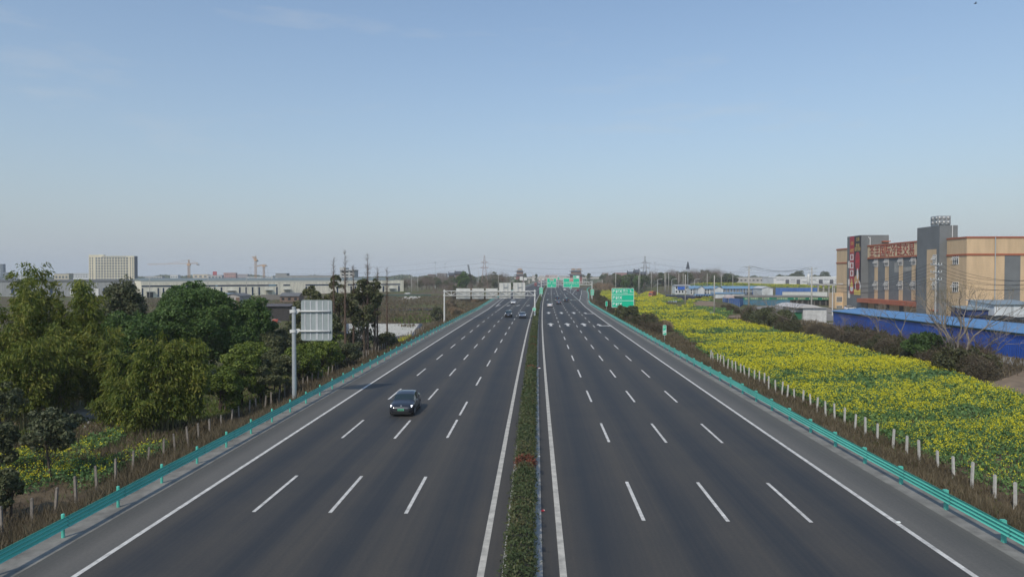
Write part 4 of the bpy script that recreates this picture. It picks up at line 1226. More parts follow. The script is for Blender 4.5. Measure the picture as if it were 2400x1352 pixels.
# ------------------------------------------------------------------ workers' camp with blue roofs
PREF = ribbed_mat('white_prefab_panel', (.58, .615, .62), 0, 1.8, .3, .6, gap=.12)
PROOF = ribbed_mat('prefab_blue_roof', (.16, .29, .42), 0, .9, .3, .55)
DOOR = mat('prefab_door_blue', (.05, .12, .30), .6)
DIM = mat('veranda_dark', (.10, .12, .125), .8, var=.2)
def gable(name, label, u0, u1, Y, depth, v_eave, v_ridge, zbase, wallm, roofm, group=None, cat='building', wins=0, doors=0, storeys=2, ac=False):
    x0, x1 = AT(u0, v_eave, Y).x, AT(u1, v_eave, Y).x; xm = (x0 + x1) / 2
    ze, zr = AT(u0, v_eave, Y).z, AT(u0, v_ridge, Y).z
    t = thing(name, label, cat, (xm, Y, zbase), group=group)
    mb = MB(); mb.prism([(x0, Y, zbase - .3), (x1, Y, zbase - .3), (x1, Y, ze), (xm, Y, zr), (x0, Y, ze)], (0, depth, 0)); mb.build('wall', wallm, t)
    mb = MB()
    for s_, xe in ((-1, x0), (1, x1)):
        mb.prism([(xm, Y - .4, zr + .02), (xe + s_ * .4, Y - .4, ze - .06 + .02), (xe + s_ * .4, Y - .4, ze + .08), (xm, Y - .4, zr + .14)], (0, depth + .8, 0))
    mb.build('roof', roofm, t)
    return t, x0, x1, ze
def long_block(name, label, u0, u1, Y, depth, v_eave, v_ridge, zbase, wallm, roofm, nw, storeys=2, doors=False, group=None, cat='building', wh=1.3, ww=None, dark=False):
    """block with its long side to the viewer: front pitch of the roof visible"""
    x0, x1 = AT(u0, v_eave, Y).x, AT(u1, v_eave, Y).x
    ze, zr = AT(u0, v_eave, Y).z, AT(u0, v_ridge, Y).z; zr = max(zr, ze + .5)
    t = thing(name, label, cat, ((x0 + x1) / 2, Y, zbase), group=group)
    mb = MB(); mb.prism([(x0, Y, zbase - .3), (x0, Y + depth, zbase - .3), (x0, Y + depth, ze), (x0, Y + depth / 2, zr), (x0, Y, ze)], (x1 - x0, 0, 0)); mb.build('wall', wallm, t)
    mb = MB()
    for a, b in (((Y - .6, ze - .08), (Y + depth / 2, zr)), ((Y + depth + .6, ze - .08), (Y + depth / 2, zr))):
        mb.prism([(x0 - .3, a[0], a[1] + .03), (x0 - .3, b[0], b[1] + .03), (x0 - .3, b[0], b[1] + .15), (x0 - .3, a[0], a[1] + .15)], (x1 - x0 + .6, 0, 0))
    mb.build('roof', roofm, t)
    H = ze - zbase
    for s_ in range(storeys):
        zc = zbase + H * (s_ + .5) / storeys
        for i in range(nw):
            x = x0 + (x1 - x0) * (i + .5) / nw; w2 = ww or (x1 - x0) / nw * .22
            mb = MB(); mb.box(x - w2, x + w2, Y - .05, Y - .004, zc - wh / 2, zc + wh / 2); mb.build('window', GLASS, t)
            if doors:
                x2 = x + (x1 - x0) / nw * .38
                mb = MB(); mb.box(x2 - .4, x2 + .4, Y - .05, Y - .004, zc - H / storeys * .45, zc + .75); mb.build('door', DOOR, t)
    return t, x0, x1, ze
Zc = tzf(AT(1650, 690, 425).x, 425)
long_block('prefab_dormitory', 'white two-storey prefab dormitory with small windows left of the wide gable', 1617, 1637, 430, 9, 677, 671, Zc, PREF, PROOF, 3)
gable('prefab_dormitory', 'white prefab dormitory end with blank gable wall, left of two', 1636.5, 1651, 420, 22, 676, 671, Zc, PREF, PROOF)
long_block('prefab_dormitory', 'white two-storey prefab dormitory between the two blank gables', 1651.5, 1674, 424, 9, 677, 671.5, Zc, PREF, PROOF, 4)
gable('prefab_dormitory', 'white prefab dormitory end with blank gable wall beside the veranda block', 1674.5, 1695, 414, 24, 677, 671.5, Zc, PREF, PROOF)
vb, x0, x1, ze = long_block('veranda_dormitory', 'long dark two-storey veranda dormitory with pale blue roof', 1695.5, 1787, 424, 9, 676.5, 671, Zc, DIM, PROOF, 12, doors=True)
mb = MB()
for k in range(25):
    x = x0 + (x1 - x0) * k / 24; mb.box(x - .06, x + .06, 422.4, 422.5, Zc, ze - .1)
for z in (Zc + (ze - Zc) * .48, Zc + (ze - Zc) * .64): mb.box(x0, x1, 422.36, 422.395, z, z + .14)
mb.build('veranda_railing', PREF, vb)
gable('white_hall', 'white gabled hall behind the bare tree at the end of the veranda block', 1786, 1811.5, 400, 16, 676, 671.5, Zc, PREF, mat('white_hall_roof', (.5, .52, .53), .6))
# blue fronted office
bo, x0, x1, ze = long_block('blue_front_office', 'two-storey camp office with bright blue front panels and grey roof', 1582, 1618, 445, 9, 670, 667.5, Zc, PREF, mat('grey_camp_roof', (.30, .30, .29), .7), 5)
mb = MB(); BB = mat('bright_blue_panel', (.02, .11, .48), .5); mb.box(x0 + 1.6, x0 + 6.2, 444.4, 444.9, Zc + 2.6, Zc + 4.2); mb.box(x0 + 1.6, x0 + 2.5, 444.4, 444.9, Zc + 4.203, ze - .3); mb.box(x0 + 5.3, x0 + 6.2, 444.4, 444.9, Zc + 4.203, ze - .3); mb.build('front_panel', BB, bo)
# row of dark planters / drums in front
BIN = mat('dark_blue_drum', (.025, .032, .06), .6, var=.3)
dp = None
for k in range(34):
    u = 1562 + k * 1.95
    if 1596 < u < 1598.5: continue
    p = AT(u, 692, 405 - k * .5)
    zb3 = tzf(p.x, p.y)
    if dp is None:
        mb = MB(); mb.tube([(0, 0, 0), (0, 0, 2.0)], [.55, .55], 10); dp = mb.build('storage_drum', BIN); o = dp
        mb = MB(); mb.tube([(0, 0, 2.003), (0, 0, 2.12)], [.58, .4], 10); l_ = mb.build('lid', mat('drum_lid', (.06, .10, .26), .5), dp, local=True)
    else: o = copy_tree(dp)
    o.location = (p.x, p.y, zb3); o.rotation_euler.z = random.uniform(0, 6)
    tag(o, 'dark blue drum in the row standing before the blue roofed camp', 'drum', 'dark drums lined up before the camp')
# blue lids roofs lower: canteen awnings
shed('camp_canopy', 'low pale blue canopy roof in front of the veranda block, left one', 1677, 1712, 396, 10, 688.5, 686.3, PREF, PROOF)
shed('camp_canopy', 'low pale blue canopy roof in front of the veranda block, right one', 1716, 1745, 398, 9, 688.3, 686.3, PREF, PROOF)
lb, x0, x1, ze = long_block('camp_canteen', 'low white row with blue doors below the dormitories', 1630, 1690, 400, 6, 692.5, 690, Zc, PREF, PROOF, 10, storeys=1, doors=True)
bf = thing('blue_hoarding', 'mid blue sheet hoarding folding round the yard corner beside the small tent', 'hoarding', (AT(1695, 700, 350).x, 350, tzf(90, 350)))
mb = MB(); a = AT(1694, 700, 360); b = AT(1734, 710, 300); c_ = AT(1742, 705, 318)
ft = lambda p, v: AT(1710, v, p.y).z
mb.prism([(a.x, a.y, GR), (b.x, b.y, GR), (b.x, b.y, AT(1734, 700, b.y).z), (a.x, a.y, AT(1694, 696.5, a.y).z)], (0, .15, 0)); mb.prism([(b.x + .01, b.y, GR), (c_.x, c_.y, GR), (c_.x, c_.y, AT(1742, 699, c_.y).z), (b.x + .01, b.y, AT(1734, 700, b.y).z)], (0, .15, 0))
mb.build('sheet', ribbed_mat('hoarding_blue', (.045, .15, .46), 0, .8, .4, .5, gap=.15), bf)
mb = MB()
for k in range(9):
    p = a.lerp(b, k / 8); mb.tube([(p.x, p.y + .3, GR), (p.x, p.y + .3, GR + 2)], .06, 6)
mb.build('prop', M['galv'], bf)
tn = thing('tarpaulin_tent', 'pinkish tarpaulin tent on the blue hoarding in front of the camp', 'tent', (AT(1712, 697, 330).x, 330, GR))
xa, xb = AT(1700, 697, 340).x, AT(1729, 697, 340).x
mb = MB(); n_ = 10
for i in range(n_):
    a0, a1 = PI * i / n_, PI * (i + 1) / n_
    def q(a, y, s=1): return (xa + (xb - xa) * (.5 - .5 * math.cos(a) * s), y, AT(1712, 698.5, 340).z + 1.5 * math.sin(a) ** .7)
    mb.poly([q(a0, 334), q(a1, 334), q(a1, 344), q(a0, 344)])
mb.poly([(xa + (xb - xa) * (.5 - .5 * math.cos(PI * i / n_)), 334, AT(1712, 698.5, 340).z + 1.5 * math.sin(PI * i / n_) ** .7) for i in range(n_ + 1)][::-1])
mb.build('cover', mat('pink_grey_tarpaulin', (.50, .42, .39), .7, var=.25, scale=.6), tn)
mb = MB(); 
for x in (xa + .2, xb - .2): mb.tube([(x, 335, GR), (x, 335, AT(1712, 698.5, 340).z)], .1, 6)
mb.build('support', M['galv'], tn)

# green-fascia shop row
sr = thing('shop_row', 'low flat-roofed row with a long green lettered fascia behind the bushes', 'building', (AT(1848, 715, 320).x, 320, GR))
xa, xb = AT(1742, 700, 320).x, AT(1949.5, 700, 320).x; xm = AT(1851, 700, 320).x
z0, z1 = AT(1848, 702.5, 320).z, AT(1848, 696.3, 320).z
GF = mat('green_fascia', (.02, .22, .13), .45, var=.2, scale=.3)
mb = MB(); mb.box(xa, xb, 320.5, 350, GR, z1 - .1); mb.build('wall', mat('shop_wall_grey', (.12, .115, .105), .8, var=.2), sr)
mb = MB(); mb.box(xa - .3, xb + .3, 319.6, 350.4, z1 - .05, z1 + .12); mb.build('roof', mat('weathered_flat_roof', (.20, .19, .16), .9, var=.25, scale=.3), sr)
mb = MB(); mb.box(xa, xb, 319.9, 320.3, z0, z1 - .052); fo = mb.build('fascia', GF, sr)
mb = MB(); mb.box(xa, xm, 319.7, 319.85, GR, z0 - .1); mb.build('hoarding', mat('teal_blue_sheet', (.06, .18, .27), .5, var=.25, scale=.5), sr)
BB2 = mat('fascia_letters_pale', (.55, .62, .40), .5)
mb = MB(); x = xa + .6; r_ = random.Random(3)
while x < xb - 1:
    wd = r_.uniform(.35, .9)
    if r_.random() < .72:
        zc = (z0 + z1) / 2; 
        mb.box(x, x + wd, 319.86, 319.895, zc + .12, zc + .30); mb.box(x, x + wd, 319.86, 319.895, zc - .34, zc - .18); mb.box(x + wd * .38, x + wd * .62, 319.82, 319.855, zc - .36, zc + .36)
    x += wd + .14
mb.build('lettering', BB2, fo)
for k in range(7):
    x = xm + 1 + k * (xb - xm - 2) / 6.4
    mb = MB(); mb.box(x, x + 1.9, 320.42, 320.495, GR, z0 - .2); mb.build('dark_opening', mat('opening_shade', (.02, .02, .022), .5), sr)  # dark sheets stand in for the shaded openings below the fascia

# low walls and blue fence behind
def wall_run(name, label, u0, u1, Y, v0, v1, m_, cat='wall', coping=None, y1=None):
    a, b = AT(u0, v1, Y), AT(u1, v1, y1 or Y)
    t = thing(name, label, cat, (a.x, a.y, GR))
    mb = MB(); mb.prism([(a.x, a.y, -2.6), (b.x, b.y, -2.6), (b.x, b.y, AT(u1, v0, b.y).z), (a.x, a.y, AT(u0, v0, a.y).z)], (0, .3, 0)); mb.build('panel', m_, t)
    if coping:
        z = AT(u0, v0, a.y).z; mb = MB(); mb.prism([(a.x, a.y - .05, z), (b.x, b.y - .05, AT(u1, v0, b.y).z), (b.x, b.y - .05, AT(u1, v0, b.y).z + .12), (a.x, a.y - .05, z + .12)], (0, .4, 0)); mb.build('coping', coping, t)
    return t
wall_run('white_yard_wall', 'long low white wall running behind the green-fascia row', 1834, 1939, 370, 684.3, 689, M['sign_back_white'], coping=M['kerb'])
wall_run('blue_fence', 'faded blue sheet fence stretching behind the white yard wall', 1818, 1918, 450, 674.5, 684, ribbed_mat('faded_blue', (.06, .15, .40), 0, 3, .4, .6, gap=.2), 'fence', coping=M['galv'])
cf = thing('concrete_frame', 'open concrete frame with flat slab roof at the left of the cold store', 'building', (AT(1940, 680, 390).x, 390, GR))
xa, xb = AT(1917, 680, 390).x, AT(1984, 680, 390).x
mb = MB(); mb.box(xa, xb, 390, 404, AT(1930, 669, 390).z, AT(1930, 665.5, 390).z); mb.build('slab', M['pole_conc'], cf)
for k in range(6):
    x = xa + .4 + (xb - xa - 1) * k / 5
    mb = MB(); mb.box(x - .35, x + .35, 390.4, 391.1, GR, AT(1930, 669, 390).z - .003); mb.build('column', M['pole_conc'], cf)

# ------------------------------------------------------------------ utility poles, lamps and wires
def pole(u, vb, vt, Y=None, kind='plain', label='', group=None, r=.17):
    if Y is None:
        p = G(u, vb, GR if u > 1252 else -3.0)
    else: p = AT(u, vb, Y)
    zg = tzf(p.x, p.y); zt = AT(u, vt, p.y).z
    t = thing('utility_pole' if kind != 'lamp' else 'street_lamp', label, 'utility pole' if kind != 'lamp' else 'street lamp', (p.x, p.y, zg), group=group)
    if kind == 'lamp':
        mb = MB(); mb.tube([(p.x, p.y, zg - .2), (p.x, p.y, zt)], [.16, .10], 8); mb.tube([(p.x, p.y, zt - .05), (p.x + .9, p.y, zt + .45), (p.x + 2.4, p.y, zt + .7)], [.09, .07, .06], 8); mb.build('pole', M['galv_white'], t)
        mb = MB(); mb.box(p.x + 2.2, p.x + 3.3, p.y - .2, p.y + .2, zt + .62, zt + .82); mb.build('lamp_head', M['galv_white'], t)
        return p, zt
    mb = MB(); mb.tube([(p.x, p.y, zg - .3), (p.x, p.y, zt)], [r * 1.35, r * .85], 10); mb.build('shaft', M['pole_conc'], t, smooth=True)
    def arm(z, w_):
        mb = MB(); mb.box(p.x - w_, p.x + w_, p.y - .22, p.y - .12, z - .06, z + .06)
        mb.obox((p.x, p.y - .2, z - .9), (w_ * .7, 0, .85), (0, .05, 0), (0, 0, .06)); mb.obox((p.x, p.y - .2, z - .9), (-w_ * .7, 0, .85), (0, .05, 0), (0, 0, .06)); mb.build('crossarm', M['galv'], t)
        for q in (-1, -.45, .45, 1):
            mb = MB(); mb.tube([(p.x + q * w_ * .95, p.y - .17, z + .062), (p.x + q * w_ * .95, p.y - .17, z + .36)], [.06, .09], 6); mb.build('insulator', M['sign_white'], t)
    if kind == 'cross': arm(zt - .35, 1.7); arm(zt - 1.5, 1.1)
    elif kind == 'three':
        for k in range(3): arm(zt - .5 - 1.55 * k, 1.15)
    elif kind == 'ladder':
        for k in range(4):
            mb = MB(); z = zt - .6 - 1.1 * k; mb.box(p.x - .75, p.x + .75, p.y - .2, p.y - .12, z - .06, z + .06); mb.build('crossarm', M['galv'], t)
    return p, zt
pA = pole(1755, 713, 623.5, 262, 'cross', 'tall concrete pole with double crossarms rising in front of the green-fascia row', r=.24)
pB = pole(1902, 716, 627, 225, 'cross', 'tall concrete pole with double crossarms above the white hut', r=.22)
pC = pole(2192, 760, 615, 150, 'three', 'pale concrete pole with three crossarms in front of the grey lift tower', r=.17)
pD = pole(1674, 717, 645, 230, 'plain', 'slim concrete pole standing by the blue barrel and dirt bank')
pE = pole(1606, 700, 643, 300, 'plain', 'slim concrete pole in front of the camp drums')
grp = 'slender poles before the right-hand wood'
for u, vb, vt, k in ((1443, 676, 640, 'ladder'), (1499.5, 686, 634, 'ladder'), (1496.5, 683, 645, 'plain'), (1526.5, 684, 638, 'ladder'), (1558, 677, 637, 'plain'), (1560.5, 687, 640, 'plain'), (1567, 680, 640, 'ladder'),
                     (1591, 668, 640, 'plain'), (1601, 668, 641, 'plain'), (1657.5, 661, 641, 'plain'), (1690.5, 670, 642, 'cross'), (1717.5, 669, 641, 'cross')):
    Yp = min(13.0 * F / max(14, (vb - 647)), 560)
    lab = {1443: 'rung-armed pole right behind the top of the service-area sign', 1499.5: 'thick rung-armed pole left of the yellow knoll', 1526.5: 'rung-armed pole rising from the yellow knoll', 1567: 'rung-armed pole left of the blue-fronted office',
           1690.5: 'crossarm pole between the camp and the far pale factory, left one', 1717.5: 'crossarm pole between the camp and the far pale factory, right one'}.get(u, 'slender concrete pole before the wood right of the road')
    pole(u, vb, vt, Yp, k, lab, grp, r=.2)
for u, vb, vt in ((1541, 677, 656), (1574.5, 676, 656), (1628, 668, 656)):
    pole(u, vb, vt, 480, 'lamp', {1541: 'curved-arm street lamp above the red lorry', 1574.5: 'curved-arm street lamp left of the camp office', 1628: 'curved-arm street lamp above the camp roofs'}[u], 'street lamps near the camp')
pole(1951, 718, 670, 235, 'lamp', 'white street lamp beside the cream annex', None)
# left side poles
for u, vb, vt, lab in ((965, 692, 643, 'white pole right of the cream warehouse end, taller of two'), (979, 688, 648, 'white pole right of the cream warehouse end, shorter of two'),
                       (1121.5, 676, 634, 'banded white pole behind the gantry boards, left of two'), (1131.5, 674, 640, 'banded white pole behind the gantry boards, right of two'), (1168, 688, 644, 'plain white pole between the gantry boards'),
                       (351, 702, 646, 'thin pole crossing the left end of the cream warehouse'), (488, 698, 645, 'thin pole crossing the cream warehouse above the round tree'), (578.5, 695, 644, 'thin pole by the awning of the cream warehouse'), (637, 693, 645, 'thin pole at the inner corner of the cream warehouse')):
    pole(u, vb, vt, 14 * F / (vb - 647), 'plain', lab, 'thin poles left of the road', r=.16)

def wire(a, b, sag, label, group, r=.028, n=14):
    mb = MB(); a = Vector(a); b = Vector(b)
    mb.tube([a.lerp(b, k / n) - Vector((0, 0, sag * 4 * (k / n) * (1 - k / n))) for k in range(n + 1)], r, 4)
    o = mb.build('power_line', M['black']); return tag(o, label, 'power line', group)
gp = 'wires strung along the concrete poles'
A_, zA = pA; B_, zB = pB; C_, zC = pC
E_ = AT(2460, 668, 112)
for k, (dx, dz) in enumerate(((-1.6, -.1), (0, .2), (1.6, -.1))):
    wire((A_.x + dx, A_.y, zA + dz), (B_.x + dx, B_.y, zB + dz), 1.6, 'wire sagging between the two tall crossarm poles', gp, .035)
for k in range(3):
    for s_ in (-1.1, 1.1):
        z = zC - .25 - 1.55 * k
        wire((C_.x + s_, C_.y - .2, z), (AT(2420, 660, 118).x + s_, 118, AT(2440, 657 + 9 * k, 118).z), 1.2, 'wire falling from the three-armed pole to the right edge', 'wires crossing the cold store')
        wire((C_.x + s_, C_.y - .2, z), (B_.x + 8 + s_, 240, AT(1960, 659 + 6 * k, 240).z), 2.6, 'wire falling from the three-armed pole across the lettered wall', 'wires crossing the cold store', .035)
for dx in (-1.6, 0, 1.6):
    p = AT(1690, 642, 470); wire((A_.x + dx, A_.y, zA), (p.x + dx, p.y, p.z), 2.0, 'wire running from the tall pole towards the far wood', gp, .035)
# ------------------------------------------------------------------ left: long cream warehouse
GL = -3.0
CREAM = ribbed_mat('cream_warehouse_panel', (.76, .72, .585), 0, 6.0, .15, .7, gap=.07)
WGLASS = mat('navy_window_band', (.022, .042, .085), .15, var=.5, scale=.25)
WGL2 = mat('light_blue_pane', (.10, .26, .38), .15, var=.2)
GRNROOF = mat('grey_green_roof', (.17, .205, .195), .6, var=.15, scale=.1)
a = G(331, 697.8, GL); b = G(946, 688, GL)
wdir = Vector((b.x - a.x, b.y - a.y, 0)); wl = wdir.length; wdir.normalize(); wn = Vector((wdir.y, -wdir.x, 0))   # facing the viewer
wtop = AT(331, 659, a.y).z
ww = thing('cream_warehouse', 'very long cream warehouse with navy window strips across the left middle ground', 'warehouse', (a.x, a.y, GL))
def wp(s, z, d=0.0): return Vector((a.x, a.y, 0)) + wdir * s + wn * d + Vector((0, 0, z))
def us(u):      # distance along the front for a photo column
    d = ray(u, 680); 
    # intersect ray with the wall plane
    den = d.x * wn.x + d.y * wn.y
    t_ = ((a.x - EYE.x) * wn.x + (a.y - EYE.y) * wn.y) / den
    p = EYE + d * t_
    return (p.x - a.x) * wdir.x + (p.y - a.y) * wdir.y
def uz(u, v):
    d = ray(u, v); den = d.x * wn.x + d.y * wn.y
    t_ = ((a.x - EYE.x) * wn.x + (a.y - EYE.y) * wn.y) / den
    return (EYE + d * t_).z
def wbox(mb, s0, s1, z0, z1, d0, d1, mi=0):
    mb.obox(wp(s0, z0, d0), wdir * (s1 - s0), wn * (d1 - d0), (0, 0, z1 - z0), mi)
mb = MB(); wbox(mb, 0, wl, GL - .3, wtop, -46, 0); mb.build('wall', CREAM, ww)
mb = MB(); mb.prism([wp(0, wtop + .004, 0.1), wp(0, wtop + .25, 0.1), wp(0, wtop + 1.9, -23), wp(0, wtop + .25, -46), wp(0, wtop + .004, -46)], wdir * (wl - 8)); mb.build('roof', GRNROOF, ww)
mb = MB(); wbox(mb, 0, us(858), wtop - .9, wtop + .3, .003, .06); mb.build('parapet_cap', mat('pale_cap', (.66, .64, .55), .7, var=.06), ww)
zb0, zb1 = uz(400, 672.2), uz(400, 668.5)
for u0, u1 in ((332, 466), (470, 505), (510, 650), (664, 680), (716, 800), (815, 890), (893, 938)):
    mb = MB(); wbox(mb, us(u0), us(u1), zb0, zb1, .002, .05); mb.build('window_band', WGLASS, ww)
for u0, u1 in ((466, 470), (505, 510), (630, 646)):
    mb = MB(); wbox(mb, us(u0), us(u1), zb0 + .1, zb1 - .1, .051, .07); mb.build('window_pane', WGL2, ww)
for u in (334, 371, 383, 396.5, 418, 434.5, 487, 503, 519, 562, 577, 592, 607.5, 649, 718, 733, 791, 823, 833, 898.5, 935):
    z1_ = zb0 - .6; z0_ = GL + .5
    mb = MB(); wbox(mb, us(u - 1.9), us(u + 1.9), z0_, z1_, .002, .05); mb.build('window', WGLASS, ww)
for u0, u1, v in ((342, 361, 683), (532, 552, 681), (621, 639, 679.5), (911, 927, 676), (664, 682, 678)):
    mb = MB(); wbox(mb, us(u0), us(u1), uz(u0, v) - .25, uz(u0, v) + .1, .004, 2.4); mb.build('awning', M['galv'], ww)
    mb = MB(); wbox(mb, us(u0 + 2), us(u1 - 2), GL + .1, uz(u0, v) - .6, .002, .05); mb.build('door', mat('dark_gate', (.03, .03, .032), .6) if u0 == 342 else mat('cream_shutter', (.42, .40, .34), .7, var=.1), ww)
# grey warehouse further left
GWALL = ribbed_mat('grey_warehouse_panel', (.24, .255, .26), 0, 5, .15, .7, gap=.07)
gw = thing('grey_warehouse', 'grey flat-roofed warehouse half hidden behind the bamboo at far left', 'warehouse', (AT(150, 690, 470).x, 470, GL))
xa, xb = AT(-60, 680, 470).x, AT(326, 680, 470).x; zt2 = AT(150, 656, 470).z
mb = MB(); mb.box(xa, xb, 470, 540, GL, zt2 - 1.2); mb.build('wall', GWALL, gw)
mb = MB(); mb.box(xa - .3, xb + .3, 469.6, 540, zt2 - 1.197, zt2); mb.build('roof_edge', mat('dark_roof_edge', (.12, .13, .135), .7, var=.12, scale=.1), gw)
for u in (30, 62, 120, 170, 195, 226, 245, 262, 280, 300):
    x = AT(u, 680, 470).x; mb = MB(); mb.box(x - 1.1, x + 1.1, 469.9, 469.996, GL + 1, AT(u, 675, 470).z); mb.build('window', WGLASS, gw)
for u0, u1 in ((165, 178), (222, 232), (250, 264)):
    mb = MB(); mb.box(AT(u0, 680, 470).x, AT(u1, 680, 470).x, 469.5, 469.899, GL, AT(u0, 676, 470).z); mb.build('white_bay', M['sign_back_white'], gw)

# flat grey factory behind with a small tower block
FG = mat('factory_grey', (.30, .31, .31), .8, var=.15, scale=.08)
def slab(name, label, u0, u1, v0, v1, Y, depth, m_, roof=None, cat='building', wins=(0, 0), wm=None, group=None, zb=None, wfrac=(.5, .5), margin=(.04, .1)):
    x0, x1 = AT(u0, v0, Y).x, AT(u1, v0, Y).x; z1 = AT((u0 + u1) / 2, v0, Y).z; z0 = zb if zb is not None else min(AT(u0, v1, Y).z, 0)
    t = thing(name, label, cat, ((x0 + x1) / 2, Y, z0), group=group)
    mb = MB(); mb.box(x0, x1, Y, Y + depth, z0 - 1, z1); mb.build('wall', m_, t)
    mb = MB(); mb.box(x0 - .25, x1 + .25, Y - .3, Y + depth, z1 + .003, z1 + max(.4, (z1 - z0) * .03)); mb.build('roof', roof or m_, t)
    nx, nz = wins; zv0 = AT((u0 + u1) / 2, v1, Y).z
    W_ = x1 - x0; H_ = z1 - zv0
    for j in range(nz):
        for i in range(nx):
            cx = x0 + W_ * (margin[0] + (1 - 2 * margin[0]) * (i + .5) / nx); cz = zv0 + H_ * (margin[1] + (1 - 1.5 * margin[1]) * (j + .5) / nz)
            hw = W_ * (1 - 2 * margin[0]) / nx * wfrac[0] / 2; hh = H_ * (1 - 1.5 * margin[1]) / nz * wfrac[1] / 2
            mb = MB(); mb.box(cx - hw, cx + hw, Y - .12, Y - .004, cz - hh, cz + hh); mb.build('window', wm or GLASS, t)
    return t, x0, x1, z0, z1
slab('flat_factory', 'long low grey factory roofline behind the cream warehouse', 645, 800, 646.5, 658, 640, 14, FG, wins=(9, 1), wm=mat('factory_ribbon', (.16, .17, .18), .5), wfrac=(.9, .35))
slab('flat_factory', 'short grey roof box on the low factory behind the cream warehouse', 646, 672, 641.5, 647, 690, 8, FG, roof=mat('roof_dark', (.2, .2, .2), .8))
tb, x0, x1, z0, z1 = slab('tower_block', 'small pale three-storey block with overhanging roof behind the bare conifers', 797, 830, 633.5, 656, 600, 14, mat('pale_block', (.42, .42, .40), .8, var=.12), wins=(3, 3), wfrac=(.62, .42), margin=(.05, .06))
mb = MB(); mb.box(x0 - .2, x0 + (x1 - x0) * .42, 599.6, 610, z1 + .7, AT(800, 627, 600).z); mb.build('roof_house', mat('pale_block_2', (.45, .45, .43), .8, var=.12), tb)
mb = MB(); mb.box(x0 - .9, x1 + .9, 598.8, 614.8, z1 - .1, z1 - .004); mb.build('cornice', M['kerb'], tb)

# hotel-like slab with its grid of windows
HOT = mat('cream_slab_wall', (.62, .575, .44), .8, var=.07, scale=.05); HGL = mat('slab_window', (.12, .15, .175), .2, var=.3, scale=.1)
Yh = 780.0
x0, x1 = AT(208.5, 640, Yh).x, AT(314.5, 640, Yh).x; z1 = AT(260, 600, Yh).z
ho = thing('office_slab', 'tall cream office slab with a grid of windows rising above the left warehouses', 'building', ((x0 + x1) / 2, Yh, GL))
mb = MB(); mb.box(x0, x1, Yh, Yh + 6.5, GL, z1); mb.build('wall', HOT, ho)
mb = MB(); xs_ = AT(229, 600, Yh).x; mb.box(xs_, xs_ + 6, Yh + 1, Yh + 5, z1 + .004, AT(235, 597, Yh).z); mb.box(x0, xs_ - .01, Yh - .2, Yh + 6, z1 + .004, AT(215, 597.4, Yh).z); mb.build('roof_house', HOT, ho)
mb = MB()
for k in range(11): mb.box(AT(240 + k * 5.2, 600, Yh).x, AT(242.4 + k * 5.2, 600, Yh).x, Yh - .25, Yh - .003, z1 - 1.2, z1 - .3)
mb.build('cornice_slots', HGL, ho)
rest = MB()
for j in range(9):
    zc = AT(260, 605.3 + 6.08 * j, Yh).z
    for i in range(12):
        cx = AT(226.3 + 6.53 * i, 640, Yh).x; f_ = MB(); f_.box(cx - 1.05, cx + 1.05, Yh - .15, Yh - .004, zc - 1.0, zc + 1.0)
        if j < 8: f_.build('window', HGL, ho)
        else: rest.box(cx - 1.05, cx + 1.05, Yh - .15, Yh - .004, zc - 1.0, zc + 1.0)
    for u in (211.5, 217.3, 306, 311.5): 
        cx = AT(u, 640, Yh).x; rest.box(cx - .55, cx + .55, Yh - .15, Yh - .004, zc - 1.0, zc + 1.0)
tag(rest.build('window', HGL, ho), kind='stuff')
# right side wall, its shade painted in as dark grey
mb = MB(); xq = AT(321.8, 640, Yh).x; mb.box(x1 + .01, x1 + .4, Yh + .8, Yh + 6.4, GL, z1 - .3); mb.build('side_wall', mat('slab_side_shade', (.17, .18, .20), .8, var=.1), ho)

# far skyline pieces on the left: (u0,u1,vtop,vbase,Y,colour,label,windows)
FB = [(0, 7.5, 620, 655, 1500, (.10, .13, .16), 'dark slim tower cut by the left edge of the view', (1, 6)), (7, 18.5, 639, 656, 1300, (.16, .19, .22), 'grey-blue block beside the dark tower', (2, 3)),
      (19, 43, 646, 656, 1200, (.18, .20, .23), 'low slate-grey block between the tower and the bamboo tips', (4, 2)), (43, 62, 646, 656, 1100, (.50, .53, .53), 'low white block just left of the tall bamboo', (4, 2)),
      (127, 161, 642.5, 657, 700, (.46, .43, .34), 'small cream house with flat roof left of the office slab', (4, 1)), (155, 208, 641, 652, 900, (.52, .54, .55), 'white roof-top cluster left of the office slab', (8, 2)),
      (340, 380, 648, 656, 1000, (.42, .43, .42), 'row of low pale roofs right of the office slab', (6, 1)), (399, 417, 645, 653, 950, (.60, .62, .62), 'small white two-storey house below the crane jib', (4, 1)),
      (452, 488, 643.5, 653, 1100, (.52, .46, .36), 'beige shed right of the big crane', (3, 1)), (486, 520, 645, 655, 1050, (.40, .40, .40), 'grey block under the red roof sign', (4, 1)),
      (524, 552, 640, 654, 1150, (.40, .24, .22), 'red-topped market hall beyond the warehouse', (5, 2)), (550, 580, 643, 654, 1200, (.36, .33, .34), 'grey-pink hall right of the red-topped hall', (6, 2)), (580, 640, 649, 656, 1000, (.52, .54, .54), 'long white roof left of the low grey factory', (8, 1))]
for u0, u1, v0, v1, Y, c, lab, wn_ in FB:
    slab('distant_building', lab, u0, u1, v0, v1, Y, 7, mat('far_wall', c, .8, var=.1, scale=.05), roof=mat('far_roof', tuple(q * .8 for q in c), .8, var=.1), wins=wn_, wfrac=(.55, .45), group='buildings on the left skyline', wm=HGL)
